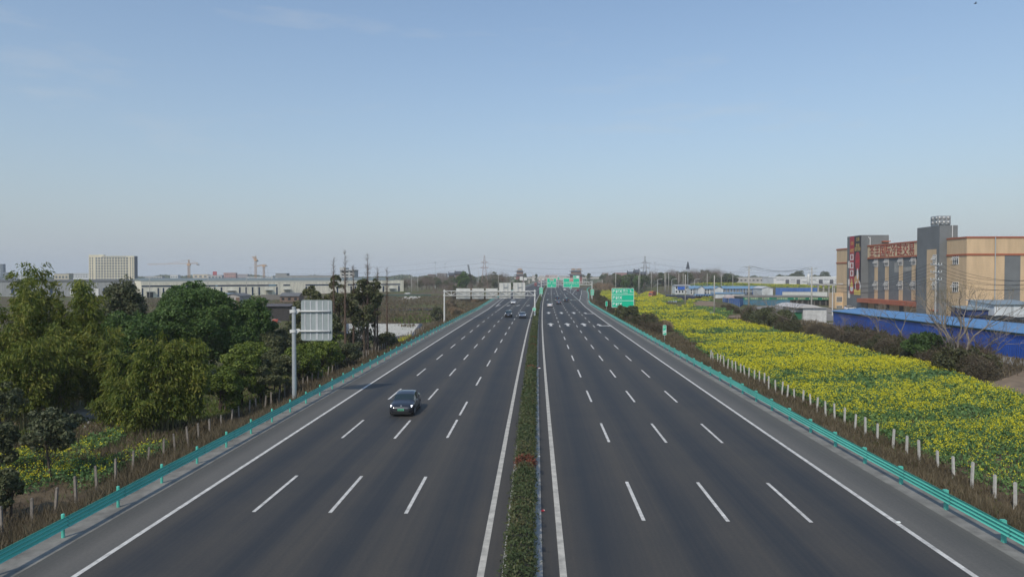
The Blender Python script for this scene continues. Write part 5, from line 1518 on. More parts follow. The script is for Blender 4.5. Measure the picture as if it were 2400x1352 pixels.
# red hoarding on legs
t = thing('hoarding', 'small dark red hoarding on two legs above the skyline', 'hoarding', (AT(503, 645, 800).x, 800, GL))
a_, b_ = AT(498.8, 644.8, 800), AT(508, 636.2, 800)
mb = MB(); mb.box(a_.x, b_.x, 800, 800.4, a_.z, b_.z); mb.build('panel', mat('dull_red_panel', (.33, .07, .09), .6, var=.1), t)
mb = MB(); mb.box(a_.x + .5, b_.x - .5, 799.9, 799.996, (a_.z + b_.z) / 2 - .35, (a_.z + b_.z) / 2 + .35); mb.build('stripe', mat('pale_red', (.45, .22, .22), .6), t)
for x in (a_.x + 1.2, b_.x - 1.2):
    mb = MB(); mb.tube([(x, 800.6, GL), (x, 800.6, a_.z + .5)], .25, 6); mb.build('leg', M['galv'], t)

# tower cranes
CRN = mat('crane_orange', (.50, .33, .20), .6, var=.15, scale=.2); CRP = mat('crane_faded', (.55, .42, .34), .7, var=.1, scale=.1)
def lattice(mb, p, q, wd, n, r):
    p, q = Vector(p), Vector(q); d = (q - p).normalized()
    s = d.cross(Vector((0, 0, 1)) if abs(d.z) < .9 else Vector((1, 0, 0))).normalized(); u_ = d.cross(s)
    cs = [s * wd / 2 + u_ * wd / 2, -s * wd / 2 + u_ * wd / 2, -s * wd / 2 - u_ * wd / 2, s * wd / 2 - u_ * wd / 2]
    for c in cs: mb.tube([p + c, q + c], r, 4)
    for i in range(n):
        a0, a1 = p.lerp(q, i / n), p.lerp(q, (i + 1) / n)
        for k in range(4):
            mb.tube([a0 + cs[k], a1 + cs[(k + 1) % 4]], r * .7, 3); 
            mb.tube([a0 + cs[k], a0 + cs[(k + 1) % 4]], r * .7, 3)
def crane(label, um, Y, v_cab, v_top, uj, vj, uc, jibm, luff=False, base=654):
    p = AT(um, base, Y); zc, zt = AT(um, v_cab, Y).z, AT(um, v_top, Y).z
    t = thing('tower_crane', label, 'crane', (p.x, Y, GL), group='tower cranes beyond the warehouse')
    mb = MB(); lattice(mb, (p.x, Y, GL), (p.x, Y, zc), 2.2, 18, .17); mb.build('mast', CRN, t)
    mb = MB(); mb.box(p.x - 2.0, p.x + 2.0, Y - 1.6, Y + 1.6, zc, zc + 2.0); mb.box(p.x + .3, p.x + 2.6, Y - 2.6, Y - 1.61, zc - .4, zc + 2.0); mb.build('cab', CRN, t)
    mb = MB(); lattice(mb, (p.x, Y, zc + 2), (p.x, Y, zt), 1.2, 5, .13); mb.build('tower_head', CRN, t)
    j = AT(uj, vj, Y); zj = zc + 2.6 if not luff else zc + 1.5
    mb = MB(); lattice(mb, (p.x, Y, zj), (j.x, Y, j.z), 1.4, 22 if not luff else 10, .10); mb.build('jib', jibm, t)
    c = AT(uc, v_cab, Y).x
    mb = MB(); lattice(mb, (p.x, Y, zj), (c, Y, zj), 1.3, 5, .12); mb.build('counter_jib', CRN, t)
    mb = MB(); mb.box(c - 1.4, c + 1.4, Y - 1.2, Y + 1.2, zj - 2.6, zj - .9); mb.build('counterweight', FG, t)
    mb = MB(); mb.tube([(p.x, Y, zt), (p.x * .5 + j.x * .5, Y, zj * .5 + j.z * .5 + .8)], .12, 4); mb.tube([(p.x, Y, zt), (c, Y, zj + .7)], .12, 4); mb.build('tie_bar', CRN, t)
crane('long-jib tower crane pointing left beyond the warehouse', 443, 900, 622, 609, 346, 619.5, 464, CRP)
crane('tall orange luffing tower crane with raised short jib', 599.5, 950, 611, 600, 591.5, 601, 602.5, CRN, luff=True)
crane('small low tower crane right of the luffing crane', 618.5, 1000, 625, 623, 603, 623.5, 624, CRN)

# lamp masts, telecom mast, pylons
def mast(label, u, vt, Y, head, group=None, r=.25, name='lamp_mast', cat='lamp mast'):
    p = AT(u, 660, Y); zt = AT(u, vt, Y).z
    t = thing(name, label, cat, (p.x, Y, tzf(p.x, Y)), group=group)
    mb = MB(); mb.tube([(p.x, Y, tzf(p.x, Y) - .5), (p.x, Y, zt)], [r, r * .6], 8); mb.build('shaft', M['galv'], t)
    mb = MB()
    if head == 'ring':
        mb.tube([(p.x, Y, zt - .1), (p.x, Y, zt + .5)], [1.8, 1.3], 10)
    elif head == 'tree':
        n = 6; H = AT(u, vt - 0, Y).z
        for k in range(n):
            z = zt - 1.2 - 1.05 * k; mb.tube([(p.x, Y, z), (p.x, Y, z + 1.0)], [.75 + .22 * k, .4 + .2 * k], 8)
    mb.build('head', M['galv'] if head == 'ring' else mat('dark_aerial', (.05, .06, .075), .7), t)
for u, vt, Y in ((1020, 615, 760), (1043, 618, 780)): mast('high mast lamp above the left wood, %s' % ('nearer the cream warehouse' if u < 1030 else 'nearer the crane jib'), u, vt, Y, 'ring', 'high mast lamps')
for u, vt, Y in ((1522, 616, 760), (1535.5, 615.5, 800)): mast('high mast lamp above the right wood, %s' % ('beside the pylon' if u < 1530 else 'farther from the pylon'), u, vt, Y, 'ring', 'high mast lamps')
mast('dark bushy aerial mast rising behind the right wood', 1612, 613, 620, 'tree', name='aerial_mast', cat='mast')
mast('thin lamp mast behind the red-topped hall', 628, 634, 900, 'ring')
mast('white aerial mast left of the luffing crane', 586, 628, 900, 'ring', name='aerial_mast', cat='mast')
PYL = mat('pylon_red_white', (.36, .24, .22), .6, var=.3, scale=.05)
def pylon(label, u, vt, vb, Y, m_, wd=6.5):
    p = AT(u, vb, Y); zt = AT(u, vt, Y).z; zg = tzf(p.x, Y)
    t = thing('pylon', label, 'pylon', (p.x, Y, zg), group='pylons behind the woods')
    mb = MB(); n = 9
    def wz(q): return wd * (1 - q) ** 1.25 + .7
    L_ = []
    for k in range(n + 1):
        q = k / n; z = zg + (zt - zg) * q; w2 = wz(q) / 2
        L_.append([Vector((p.x + sx * w2, Y + sy * w2, z)) for sx, sy in ((-1, -1), (1, -1), (1, 1), (-1, 1))])
    for k in range(n):
        for c in range(4):
            mb.tube([L_[k][c], L_[k + 1][c]], .12, 4); mb.tube([L_[k][c], L_[k + 1][(c + 1) % 4]], .075, 3); mb.tube([L_[k][c], L_[k][(c + 1) % 4]], .075, 3)
    mb.build('frame', m_, t)
    mb = MB()
    for q, w2 in ((.62, 4.2), (.78, 3.2)):
        z = zg + (zt - zg) * q
        for s in (-1, 1): mb.tube([(p.x, Y, z), (p.x + s * w2, Y, z + .4)], .18, 4); mb.tube([(p.x, Y, z + 1.6), (p.x + s * w2, Y, z + .4)], .14, 4)
    mb.build('crossarm', m_, t)
    return p.x, zg + (zt - zg) * .64
x1_, z1_ = pylon('red and white lattice pylon above the left wood', 1135.5, 598, 655, 690, PYL)
x2_, z2_ = pylon('grey lattice pylon above the dark temple roofs right of the road', 1511.5, 600, 650, 640, mat('pylon_grey', (.26, .26, .27), .6))
for k, (s, dz) in enumerate(((-4, 0), (4, 0), (-3, 4.5), (3, 4.5), (0, 10))):
    wire((x1_ + s * .9, 690, z1_ + dz), (x2_ + s * .9, 640, z2_ + dz), 6, 'overhead line strung between the two lattice pylons', 'overhead lines between the pylons', .032)
    wire((x1_ + s * .9, 690, z1_ + dz), (-330, 800, z1_ + dz - 8), 6, 'overhead line leaving the left pylon towards the warehouse', 'overhead lines between the pylons', .032)
    wire((x2_ + s * .9, 640, z2_ + dz), (330, 760, z2_ + dz - 6), 6, 'overhead line leaving the right pylon behind the aerial mast', 'overhead lines between the pylons', .032)
# crawler crane boom
p0 = AT(1104.5, 641, 600); p1 = AT(1097, 620.5, 600)
t = thing('mobile_crane', 'dark slanted mobile crane boom rising out of the left wood', 'crane', (p0.x, 600, -3))
mb = MB(); lattice(mb, (p0.x + 1.5, 600, -1), p1, 1.0, 14, .14); mb.build('boom', M['black'], t)
mb = MB(); mb.box(p0.x - 1, p0.x + 5, 599, 602, -3, .5); mb.build('body', CRN, t)

# ------------------------------------------------------------------ far crossing: flyover and the two gate towers
Yf = 1330.0
xl, xr = AT(1205, 650, Yf).x, AT(1420, 650, Yf).x
fl = thing('flyover', 'pale concrete flyover crossing the road between the two pagoda towers', 'bridge', ((xl + xr) / 2, Yf, 0))
zt2, zb2 = AT(1280, 650.3, Yf).z, AT(1280, 653.2, Yf).z
CONC = mat('flyover_concrete', (.44, .42, .38), .8, var=.12, scale=.05)
mb = MB(); mb.box(xl, xr, Yf, Yf + 14, zb2, zt2); mb.build('deck', CONC, fl)
mb = MB()
for k in range(40): mb.box(xl + (xr - xl) * k / 40, xl + (xr - xl) * k / 40 + .8, Yf - .05, Yf + .5, zt2 + .003, zt2 + 1.2)
mb.build('parapet', mat('pinkish_parapet', (.40, .30, .27), .8), fl)
for u in (1240, 1268, 1296, 1330, 1365):
    x = AT(u, 650, Yf).x; mb = MB(); mb.box(x - .9, x + .9, Yf + 2, Yf + 11, -3, zb2 - .003); mb.build('pier', CONC, fl)
PR = mat('pagoda_red_wall', (.22, .07, .06), .7, var=.15, scale=.1); PT = mat('pagoda_slate_tile', (.075, .082, .095), .6, var=.15, scale=.1); PG = mat('pagoda_gilt', (.52, .40, .26), .6, var=.25, scale=.3)
def hip(mb, xa, xb, ya, yb, z, over, rise, sag=.3, inset=.3):
    """tiled roof with upturned corners"""
    n = 10
    rings = []
    for k in range(4):
        q = k / 3
        rings.append((xa - over * (1 - q) + (xb - xa) * inset * q * .5, xb + over * (1 - q) - (xb - xa) * inset * q * .5, ya - over * (1 - q) + (yb - ya) * inset * q * .5, yb + over * (1 - q) - (yb - ya) * inset * q * .5, z + rise * q ** 1.5))
    R = []
    for q, (a0, a1, b0, b1, zz) in enumerate(rings):
        pts = []
        for s in range(4):
            c0, c1 = [((a0, b0), (a1, b0)), ((a1, b0), (a1, b1)), ((a1, b1), (a0, b1)), ((a0, b1), (a0, b0))][s]
            for i in range(n):
                f_ = i / n; e = abs(2 * f_ - 1) ** 4
                pts.append((c0[0] + (c1[0] - c0[0]) * f_, c0[1] + (c1[1] - c0[1]) * f_, zz + (e * sag * 2.2 if q == 0 else 0)))
        R.append(pts)
    b = len(mb.v); m = 4 * n
    for p in R: mb.v += p
    for q in range(3):
        for i in range(m):
            j = (i + 1) % m; mb.f.append((b + q * m + i, b + q * m + j, b + (q + 1) * m + j, b + (q + 1) * m + i)); mb.m.append(0)
    mb.f.append(tuple(b + 3 * m + i for i in range(m))); mb.m.append(0); mb.f.append(tuple(b + i for i in range(m))[::-1]); mb.m.append(0)
def pagoda(label, u0, u1, Y, crowns):
    x0, x1 = AT(u0, 650, Y).x, AT(u1, 650, Y).x; xm = (x0 + x1) / 2; w2 = x1 - x0
    t = thing('pagoda_tower', label, 'tower', (xm, Y, 0), group='gate towers')
    zz = lambda v: AT((u0 + u1) / 2, v, Y).z
    mb = MB(); mb.box(x0 + w2 * .08, x1 - w2 * .08, Y, Y + 14, -3, zz(644.5)); mb.build('base', PR, t)
    mb = MB(); hip(mb, x0 + w2 * .06, x1 - w2 * .06, Y - .5, Y + 14.5, zz(645), 3.0, zz(642) - zz(645), .6, .06); mb.build('lower_roof', PT, t)
    mb = MB(); mb.box(x0 + w2 * .14, x1 - w2 * .14, Y + 1, Y + 13, zz(643) , zz(636)); mb.build('upper_storey', PR, t)
    mb = MB()
    for v in (638, 641): mb.box(x0 + w2 * .13, x1 - w2 * .13, Y + .9, Y + .996, zz(v) - .35, zz(v) + .35)
    mb.build('balcony_band', PG, t)
    mb = MB(); hip(mb, x0 + w2 * .14, x1 - w2 * .14, Y + 1, Y + 13, zz(636.5), 2.6, zz(633.5) - zz(636.5), .6, .2); mb.build('upper_roof', PT, t)
    for (c0, c1) in crowns:
        a0, a1 = x0 + w2 * c0, x0 + w2 * c1; am = (a0 + a1) / 2; r0 = zz(634)
        H_ = zz(628.5) - r0
        mb = MB(); mb.box(a0, a1, Y + 4, Y + 9, r0, r0 + H_ * .55); mb.build('crown_wall', mat('crown_pale', (.40, .36, .30), .7, var=.3, scale=.5), t)
        mb = MB()
        for q in (-.28, .28):
            mb.tube([(am + (a1 - a0) * q + (a1 - a0) * .2 * math.cos(2 * PI * k / 12), Y + 3.9, r0 + H_ * .3 + H_ * .26 * math.sin(2 * PI * k / 12)) for k in range(13)], .32, 5)
        mb.build('crown_ring', PG, t)
        mb = MB(); hip(mb, a0, a1, Y + 4, Y + 9, r0 + H_ * .56, .8, H_ * .36, .4, .5); mb.build('crown_roof', mat('gilt_roof', (.40, .27, .20), .6, var=.2), t)
pagoda('single-crowned red pagoda gate tower left of the distant flyover', 1208, 1229, 1290, [(.24, .76)])
pagoda('double-crowned red pagoda gate tower right of the distant flyover', 1334, 1367, 1250, [(.16, .46), (.54, .88)])
# pale houses beyond the flyover and beside the woods
FB2 = [(1247, 1257, 645.5, 651, 1700, (.52, .50, .47), 'white house beyond the flyover, nearest the left pagoda', (3, 1)), (1263, 1276, 646, 651, 1750, (.55, .53, .50), 'white house beyond the middle of the flyover', (4, 1)),
       (1278.5, 1287, 645, 652, 1600, (.36, .20, .17), 'reddish house beyond the flyover', (3, 1)), (1287.5, 1307, 645, 651, 1800, (.56, .46, .42), 'long pinkish house beyond the flyover', (6, 1)), (1310, 1330, 646, 651, 1900, (.42, .43, .42), 'grey low house beyond the flyover beside the right pagoda', (5, 1)),
       (1413, 1426, 640.5, 650, 900, (.45, .40, .38), 'pink and white house above the right wood', (3, 2)), (1442, 1470, 640, 647, 880, (.40, .22, .20), 'long red-roofed house above the right wood', (6, 1)),
       (1003, 1018, 643.5, 652, 880, (.20, .155, .14), 'reddish low house at the edge of the left wood', (3, 1)), (1024, 1046, 641, 650, 900, (.24, .23, .225), 'grey arched-roof house in the left wood', (4, 1))]
for u0, u1, v0, v1, Y, c, lab, wn_ in FB2:
    slab('distant_house', lab, u0, u1, v0, v1, Y, 14, mat('far_wall', c, .8, var=.12, scale=.1), roof=mat('far_roof', tuple(q * .6 for q in c), .8, var=.1), wins=wn_, wfrac=(.45, .5), wm=HGL)
DK = mat('dark_tiled_roof', (.065, .075, .088), .7, var=.15, scale=.2); DW = mat('dark_timber_wall', (.16, .11, .095), .8, var=.2)
def hall(label, u0, u1, vr, ve, Y):
    x0, x1 = AT(u0, vr, Y).x, AT(u1, vr, Y).x; zr, ze = AT(u0, vr, Y).z, AT(u0, ve, Y).z
    t = thing('tiled_hall', label, 'building', ((x0 + x1) / 2, Y, -2))
    mb = MB(); mb.box(x0 + .8, x1 - .8, Y, Y + 9, -2.5, ze + .3); mb.build('wall', DW, t)
    mb = MB(); mb.prism([(x0, Y - 1.2, ze), (x0, Y + 4.5, zr), (x0, Y + 10.2, ze), (x0, Y + 10.2, ze + .5), (x0, Y + 4.5, zr + .6), (x0, Y - 1.2, ze + .5)], (x1 - x0, 0, 0)); mb.build('roof', DK, t)
    mb = MB()
    for x in (x0 + .3, x1 - .3): mb.box(x - .3, x + .3, Y + 3.8, Y + 5.2, zr + .2, zr + 1.7)
    mb.build('ridge_end', DK, t)
hall('dark-tiled hall, taller middle one above the right wood', 1487, 1500, 633.5, 639.5, 700)
hall('dark-tiled hall, lower left one above the right wood', 1471.5, 1487, 638, 643, 705)
hall('dark-tiled hall, lower right one beside the grey pylon', 1500.5, 1516, 638, 642.5, 710)
hall('dark-tiled hall above the left wood beside the green tree', 1065, 1085, 637, 642, 760)
hall('long low dark-tiled hall left of the other hall in the left wood', 1050, 1065, 640.5, 645, 765)

# ------------------------------------------------------------------ far pale factories at right
WF2 = mat('white_factory_wall', (.62, .63, .63), .7, var=.12, scale=.06)
t, x0, x1, z0, z1 = slab('white_factory', 'long white factory with dark doors behind the two tall poles', 1813, 1976, 651.5, 663, 820, 40, WF2, wins=(0, 0))
for u0, u1 in ((1841, 1849.5), (1867, 1875), (1919, 1928), (1944.5, 1953)):
    mb = MB(); mb.box(AT(u0, 660, 820).x, AT(u1, 660, 820).x, 819.7, 819.99, z0, AT(u0, 655, 820).z); mb.build('door', mat('slate_door', (.08, .085, .10), .6), t)
for u0, u1 in ((1820, 1826), (1828, 1838), (1853, 1864), (1897, 1912), (1930, 1942), (1956, 1970)):
    mb = MB(); mb.box(AT(u0, 660, 820).x, AT(u1, 660, 820).x, 819.8, 819.99, AT(u0, 656.2, 820).z, AT(u0, 655, 820).z); mb.build('window', HGL, t)
for u0, u1 in ((1852, 1865), (1880, 1895), (1955, 1972)):
    mb = MB(); mb.box(AT(u0, 660, 820).x, AT(u1, 660, 820).x, 819.2, 819.69, AT(u0, 659.6, 820).z, AT(u0, 657.6, 820).z); mb.build('awning', M['galv_white'], t)
mb = MB(); mb.box(x0 + 4, x1, 822, 850, z1 + .5, AT(1900, 648.8, 820).z + .4); mb.build('clerestory', M['galv_white'], t)
slab('grey_factory', 'long grey low factory left of the white factory', 1690, 1814, 650.5, 664, 900, 50, mat('grey_far_factory', (.42, .41, .38), .8, var=.2, scale=.05), roof=mat('pale_far_roof', (.52, .51, .48), .8, var=.15, scale=.05), wins=(12, 1), wfrac=(.5, .25))
slab('grey_factory', 'small pale office box at the left end of the grey factory', 1682, 1690.5, 649, 664, 880, 12, mat('pale_office', (.50, .53, .55), .7), wins=(3, 2), wm=HGL)
# silo
t = thing('silo', 'slim white silo standing on the roof line of the white factory', 'silo', (AT(1895, 660, 810).x, 810, -2))
p = AT(1895, 642, 810); mb = MB(); mb.tube([(p.x, 810, -2), (p.x, 810, p.z - .8), (p.x, 810, p.z)], [1.5, 1.5, .8], 12); mb.build('shell', M['galv_white'], t, smooth=True)
mb = MB(); mb.tube([(p.x, 810, p.z + .002), (p.x, 810, p.z + .9)], .5, 8); mb.build('cap', M['galv'], t)

# ------------------------------------------------------------------ small houses between the trees at left
TILE = mat('grey_tile_roof', (.13, .135, .14), .8, var=.25, scale=.6); BRK = mat('brick_wall', (.17, .115, .085), .9, var=.25, scale=1.5)
t, x0, x1, ze = gable('farmhouse', 'small farmhouse gable with grey tiles just behind the round green tree', 527, 562, 300, 12, 694, 688.5, tzf(AT(545, 700, 300).x, 300), mat('pale_plaster', (.36, .34, .32), .85, var=.25, scale=.5), TILE)
mb = MB(); xm = (x0 + x1) / 2; mb.box(xm + 1.6, x1 - .1, 299.9, 299.996, -3, AT(545, 697, 300).z); mb.build('brick_corner', BRK, t)
t2, a0, a1, e_ = long_block('farmhouse', 'low farmhouse with blue-grey roof left of the farmhouse gable', 512, 540, 318, 8, 690, 687.3, -3, BRK, mat('blue_grey_tile', (.14, .20, .25), .7, var=.2), 2, storeys=1)
long_block('farmhouse', 'tiled farmhouse roof by the inner corner of the cream warehouse', 656, 700, 380, 9, 694, 687, -3, BRK, TILE, 3, storeys=1)
t3, a0, a1, e_ = long_block('farm_shed', 'dark open farm shed with flat sheet roof between the trees', 622, 680, 218, 6, 717.5, 715.5, -3, mat('dark_shed_wall', (.045, .042, .042), .9, var=.4), mat('rusty_sheet_roof', (.10, .095, .10), .8, var=.4, scale=.8), 0, storeys=1)
t = thing('soil_heap', 'grey spoil heap with red cloth in front of the dark farm shed', 'heap', (AT(640, 727, 212).x, 212, -3))
xm = AT(640, 727, 212).x
mb = MB(); ring_ = []
for k in range(5):
    q = k / 4; r_ = (1 - q) ** .8
    for i in range(16):
        a_ = 2 * PI * i / 16; w_ = 1 + .2 * math.sin(3 * a_ + k) ; mb.v.append((xm + 2.6 * r_ * w_ * math.cos(a_), 211 + 1.6 * r_ * w_ * math.sin(a_), -3 + 1.5 * q))
for k in range(4):
    for i in range(16):
        j = (i + 1) % 16; mb.f.append((k * 16 + i, k * 16 + j, (k + 1) * 16 + j, (k + 1) * 16 + i)); mb.m.append(0)
mb.build('heap', mat('grey_spoil', (.25, .22, .20), .95, var=.4, scale=2), t)
mb = MB(); mb.obox((xm + .6, 209.6, -2.9), (1.6, 0, 0), (0, .8, .5), (0, -.1, .4)); mb.build('cloth', mat('dull_red_cloth', (.28, .06, .04), .8), t)

# low garden wall and white rubble by the warehouse
t = wall_run('boundary_wall', 'low grey boundary wall in front of the right half of the cream warehouse', 612, 700, 400, 691, 696, mat('boundary_grey', (.16, .15, .135), .9, var=.25), coping=M['edge_conc'])
wall_run('green_boundary_wall', 'low dark green boundary strip at the foot of the warehouse right end', 880, 1010, 478, 689.5, 692.5, mat('dark_green_strip', (.05, .085, .065), .8, var=.2), coping=M['edge_conc'])

# ------------------------------------------------------------------ ground pieces
patch('side_road', [(700, 731), (760, 727), (860, 726), (960, 723.5), (1035, 723), (1035, 727), (960, 728.5), (860, 731.5), (760, 734), (700, 738)], .12, M['asphalt'])
patch('gravel_path', [(1735, 751), (1760, 752), (1900, 789), (1885, 792), (1838, 782), (1790, 770)], .06, M['gravel'], wob=.5)
patch('bare_earth', [(1700, 741), (1740, 738), (1800, 752), (1850, 772), (1895, 792), (1870, 795), (1800, 775), (1730, 752)], .03, M['soil'], wob=.8)
patch('bare_earth', [(1620, 716), (1650, 703), (1680, 708), (1676, 722), (1630, 730)], .05, M['soil'], wob=1)
patch('bare_earth', [(2320, 905), (2400, 862), (2480, 870), (2480, 925), (2400, 930)], .05, M['soil'], wob=.6)
patch('yard', [(1960, 765), (2480, 880), (2480, 760), (2000, 726), (1830, 712), (1760, 720), (1850, 760)], .02, mat('yard_concrete', (.22, .21, .19), .95, var=.35, scale=.3))
patch('bare_earth', [(150, 985), (240, 968), (330, 985), (420, 1008), (360, 1030), (230, 1035), (160, 1010)], .04, mat('left_bare_soil', (.19, .145, .10), .95, var=.5, scale=1.2), wob=.5)
# greenhouse plastic between the knolls
gp_ = thing('plastic_cloche', 'grey plastic sheeting pegged over a bed between the yellow knolls', 'plastic sheet', (AT(1577, 708, 262).x, 262, GR))
a_ = [G(1562, 711, GR), G(1578, 702.5, GR), G(1593, 706, GR), G(1585, 714, GR)]
mb = MB(); n_ = 8
for i in range(n_):
    for j in range(5):
        def gp2(s, r):
            p_ = a_[0].lerp(a_[1], r).lerp(a_[3].lerp(a_[2], r), s); return (p_.x, p_.y, tzf(p_.x, p_.y) + .25 + .25 * abs(math.sin(s * n_ * PI / 2)))
        mb.poly([gp2(i / n_, j / 5), gp2((i + 1) / n_, j / 5), gp2((i + 1) / n_, (j + 1) / 5), gp2(i / n_, (j + 1) / 5)])
mb.build('sheet', mat('grey_plastic_film', (.36, .38, .40), .35, var=.2), gp_)
mb = MB()
for k in range(6):
    p_ = a_[0].lerp(a_[3], k / 5); mb.box(p_.x - .15, p_.x + .15, p_.y - .3, p_.y, tzf(p_.x, p_.y), tzf(p_.x, p_.y) + .35)
mb.build('weight', M['soil'], gp_)
# lined pond
pd = thing('lined_pond', 'pale sheet-lined basin with a dark rim behind the bare conifers', 'pond', (AT(900, 775, 190).x, 190, -3))
a_ = [G(815, 800, -3), G(815, 762, -3), G(985, 762, -3), G(965, 790, -3)]
cx = sum(p_.x for p_ in a_) / 4; cy_ = sum(p_.y for p_ in a_) / 4
rim = []
for k in range(4):
    for j in range(8):
        p_ = a_[k].lerp(a_[(k + 1) % 4], j / 8); rim.append(Vector((p_.x, p_.y, 0)))
cen = Vector((cx, cy_, 0)); n_ = len(rim)
zc_p = max(tzf(q.x, q.y) for q in a_) + .12
prof = [(1.10, zc_p - .5, 0), (1.05, zc_p + .25, 0), (1.0, zc_p + .32, 0), (.97, zc_p + .25, 0), (.88, zc_p + .02, 1), (.0, zc_p + .01, 1)]
mb = MB()
for q, z, _ in prof:
    for p_ in rim: w_ = cen.lerp(p_, q); mb.v.append((w_.x, w_.y, z))
for k in range(len(prof) - 1):
    for i in range(n_):
        j = (i + 1) % n_; mb.f.append((k * n_ + i, k * n_ + j, (k + 1) * n_ + j, (k + 1) * n_ + i)[::-1]); mb.m.append(1 if k >= 3 else 0)
mb.build('liner', [mat('dark_rim_sheet', (.07, .075, .085), .6, var=.3), mat('pale_liner', (.50, .48, .41), .7, var=.3, scale=.4)], pd)
# construction leftovers
t = thing('rubble_pile', 'white rubble lying on the brown field right of the warehouse end', 'rubble', (AT(950, 698, 400).x, 400, -3))
mb = MB()
for k in range(26):
    p_ = G(938 + random.random() * 44, 697 + random.random() * 4.5, -3); s_ = random.uniform(.3, .9); mb.obox((p_.x, p_.y, -3.1), (s_ * 1.5, .3, .1), (-.2, s_, .2), (.1, -.1, s_ * .9))
tag(mb.build('debris', mat('white_rubble', (.55, .54, .51), .9, var=.2), t), kind='stuff')
t = thing('rubble_pile', 'grey concrete slab heap on the ground in front of the bamboo', 'rubble', (G(185, 975, -3).x, G(185, 975, -3).y, -3))
mb = MB(); p_ = G(182, 982, -3)
GSL = mat('broken_slab', (.38, .37, .345), .9, var=.35, scale=1.5)
mb.prism([(p_.x - 1.1, p_.y, -3), (p_.x + 1.3, p_.y - .2, -3), (p_.x + 1.1, p_.y + .2, -2.45), (p_.x - .1, p_.y + .3, -2.25), (p_.x - .9, p_.y + .3, -2.4)], (.15, 1.6, .1)); mb.build('slab', GSL, t)
mb = MB()
for k in range(22):
    q_ = G(random.uniform(160, 235), random.uniform(980, 1004), -3); s_ = random.uniform(.08, .32); mb.obox((q_.x, q_.y, -3.02), (s_, .05, .03), (-.04, s_ * .8, .05), (.02, .03, s_ * .6))
tag(mb.build('fragment', GSL, t), kind='stuff')
# blue barrels pair near the slim pole, white tarpaulin clutter
t = thing('water_butt', 'pale blue and white water butt at the foot of the slim pole', 'barrel', (AT(1668, 718, 232).x, 232, GR))
p_ = AT(1668, 718, 232); zb3 = tzf(p_.x, 232)
mb = MB(); mb.tube([(p_.x, 232, zb3), (p_.x, 232, zb3 + 1.0)], .55, 12); mb.build('drum', mat('pale_blue_plastic', (.22, .38, .52), .5), t)
mb = MB(); mb.tube([(p_.x, 232, zb3 + .35), (p_.x, 232, zb3 + .65)], .56, 12); mb.build('band', M['sign_white'], t)

# litter on the road shoulder
for (u, v, lab, m_) in ((1261, 864, 'crumpled red and white scrap lying by the median kerb', 'sign_red'), (1259, 1072, 'pale scrap beside the kerb near the red shrub', 'sign_white'), (1268, 1198, 'small reddish scrap by the median kerb lower down', 'sign_red'), (2104, 1225, 'white scrap lying on the right edge line', 'sign_white')):
    p_ = G(u, v, 0); s_ = .10 * (p_.y / 40) ** .8
    t = thing('litter', lab, 'litter', (p_.x, p_.y, 0))
    for k in range(3):
        mb = MB(); q = Vector((p_.x + random.uniform(-1, 1) * s_, p_.y + random.uniform(-1, 1) * s_, .01)); mb.obox(q, (s_ * 1.4, .2 * s_, .3 * s_), (-.3 * s_, s_, .2 * s_), (0, 0, .25 * s_)); mb.build('scrap', M[m_] if k != 1 else M['sign_white'], t)
# bird
p_ = AT(2286, 9, 120)
bd = thing('bird', 'tiny dark bird high in the sky at the upper right', 'bird', p_)
mb = MB(); mb.tube([p_ + Vector((-.22, 0, -.04)), p_, p_ + Vector((.2, .02, .05)), p_ + Vector((.3, .02, .08))], [.02, .08, .05, .02], 6)
for s_ in (-1, 1): mb.poly([p_ + Vector((.1, 0, .03)), p_ + Vector((-.1, 0, .0)), p_ + Vector((-.12, s_ * .3, .16)), p_ + Vector((.0, s_ * .34, .18))])
mb.build('body', M['black'], bd)
# ------------------------------------------------------------------ trees
def sph(n):
    return unit(rng.normal(size=(n, 3)))

def broadleaf_geo(H, R, nl, ls, crown_lo=.22, lumps=46, seed=0, lumpy=.30, flat=1.0):
    """leaf sprays around lumps spread over an uneven crown; returns leaf verts/faces and limb tips"""
    cz = H * (crown_lo + 1) / 2; rz = H * (1 - crown_lo) / 2
    d = sph(lumps); d[:, 2] = np.abs(d[:, 2]) * np.where(rng.random(lumps) < .74, 1, -.75)
    d = unit(d)
    k = rng.uniform(.50, .95, lumps)
    cen = d * k[:, None] * np.array([R, R, rz]) * (1 + .08 * rng.normal(size=(lumps, 1))) + np.array([0, 0, cz])
    lr = R * lumpy * rng.uniform(.75, 1.3, lumps)
    which = rng.choice(lumps, nl, p=lr ** 2 / (lr ** 2).sum())
    dd = sph(nl)
    dd = unit(dd + d[which] * .45 + np.array([0, 0, .25]))
    rad = rng.uniform(.55, 1.05, nl) ** .6
    P = cen[which] + dd * (lr[which] * rad)[:, None] * np.array([1, 1, .8 * flat])
    if lumps >= 44:      # close the dome between the sprays
        m_ = nl // 3; d2 = sph(m_); d2[:, 2] = np.where(d2[:, 2] < -.5, -d2[:, 2], d2[:, 2])
        wv = 1 + .10 * np.sin(d2[:, 0] * 7 + seed) * np.sin(d2[:, 1] * 8 + 1) + .07 * np.sin(d2[:, 2] * 13 + d2[:, 0] * 5)
        P[:m_] = d2 * (rng.uniform(.74, 1.0, m_) * wv)[:, None] * np.array([R, R, rz]) + np.array([0, 0, cz]); dd[:m_] = d2
    V, Fq = leaf_geo(P, ls * rng.uniform(.7, 1.35, nl), .62, nrm=dd + np.array([0, 0, .3]), nrm_w=.9)
    ok = P[:, 2].min()
    return V, Fq, cen

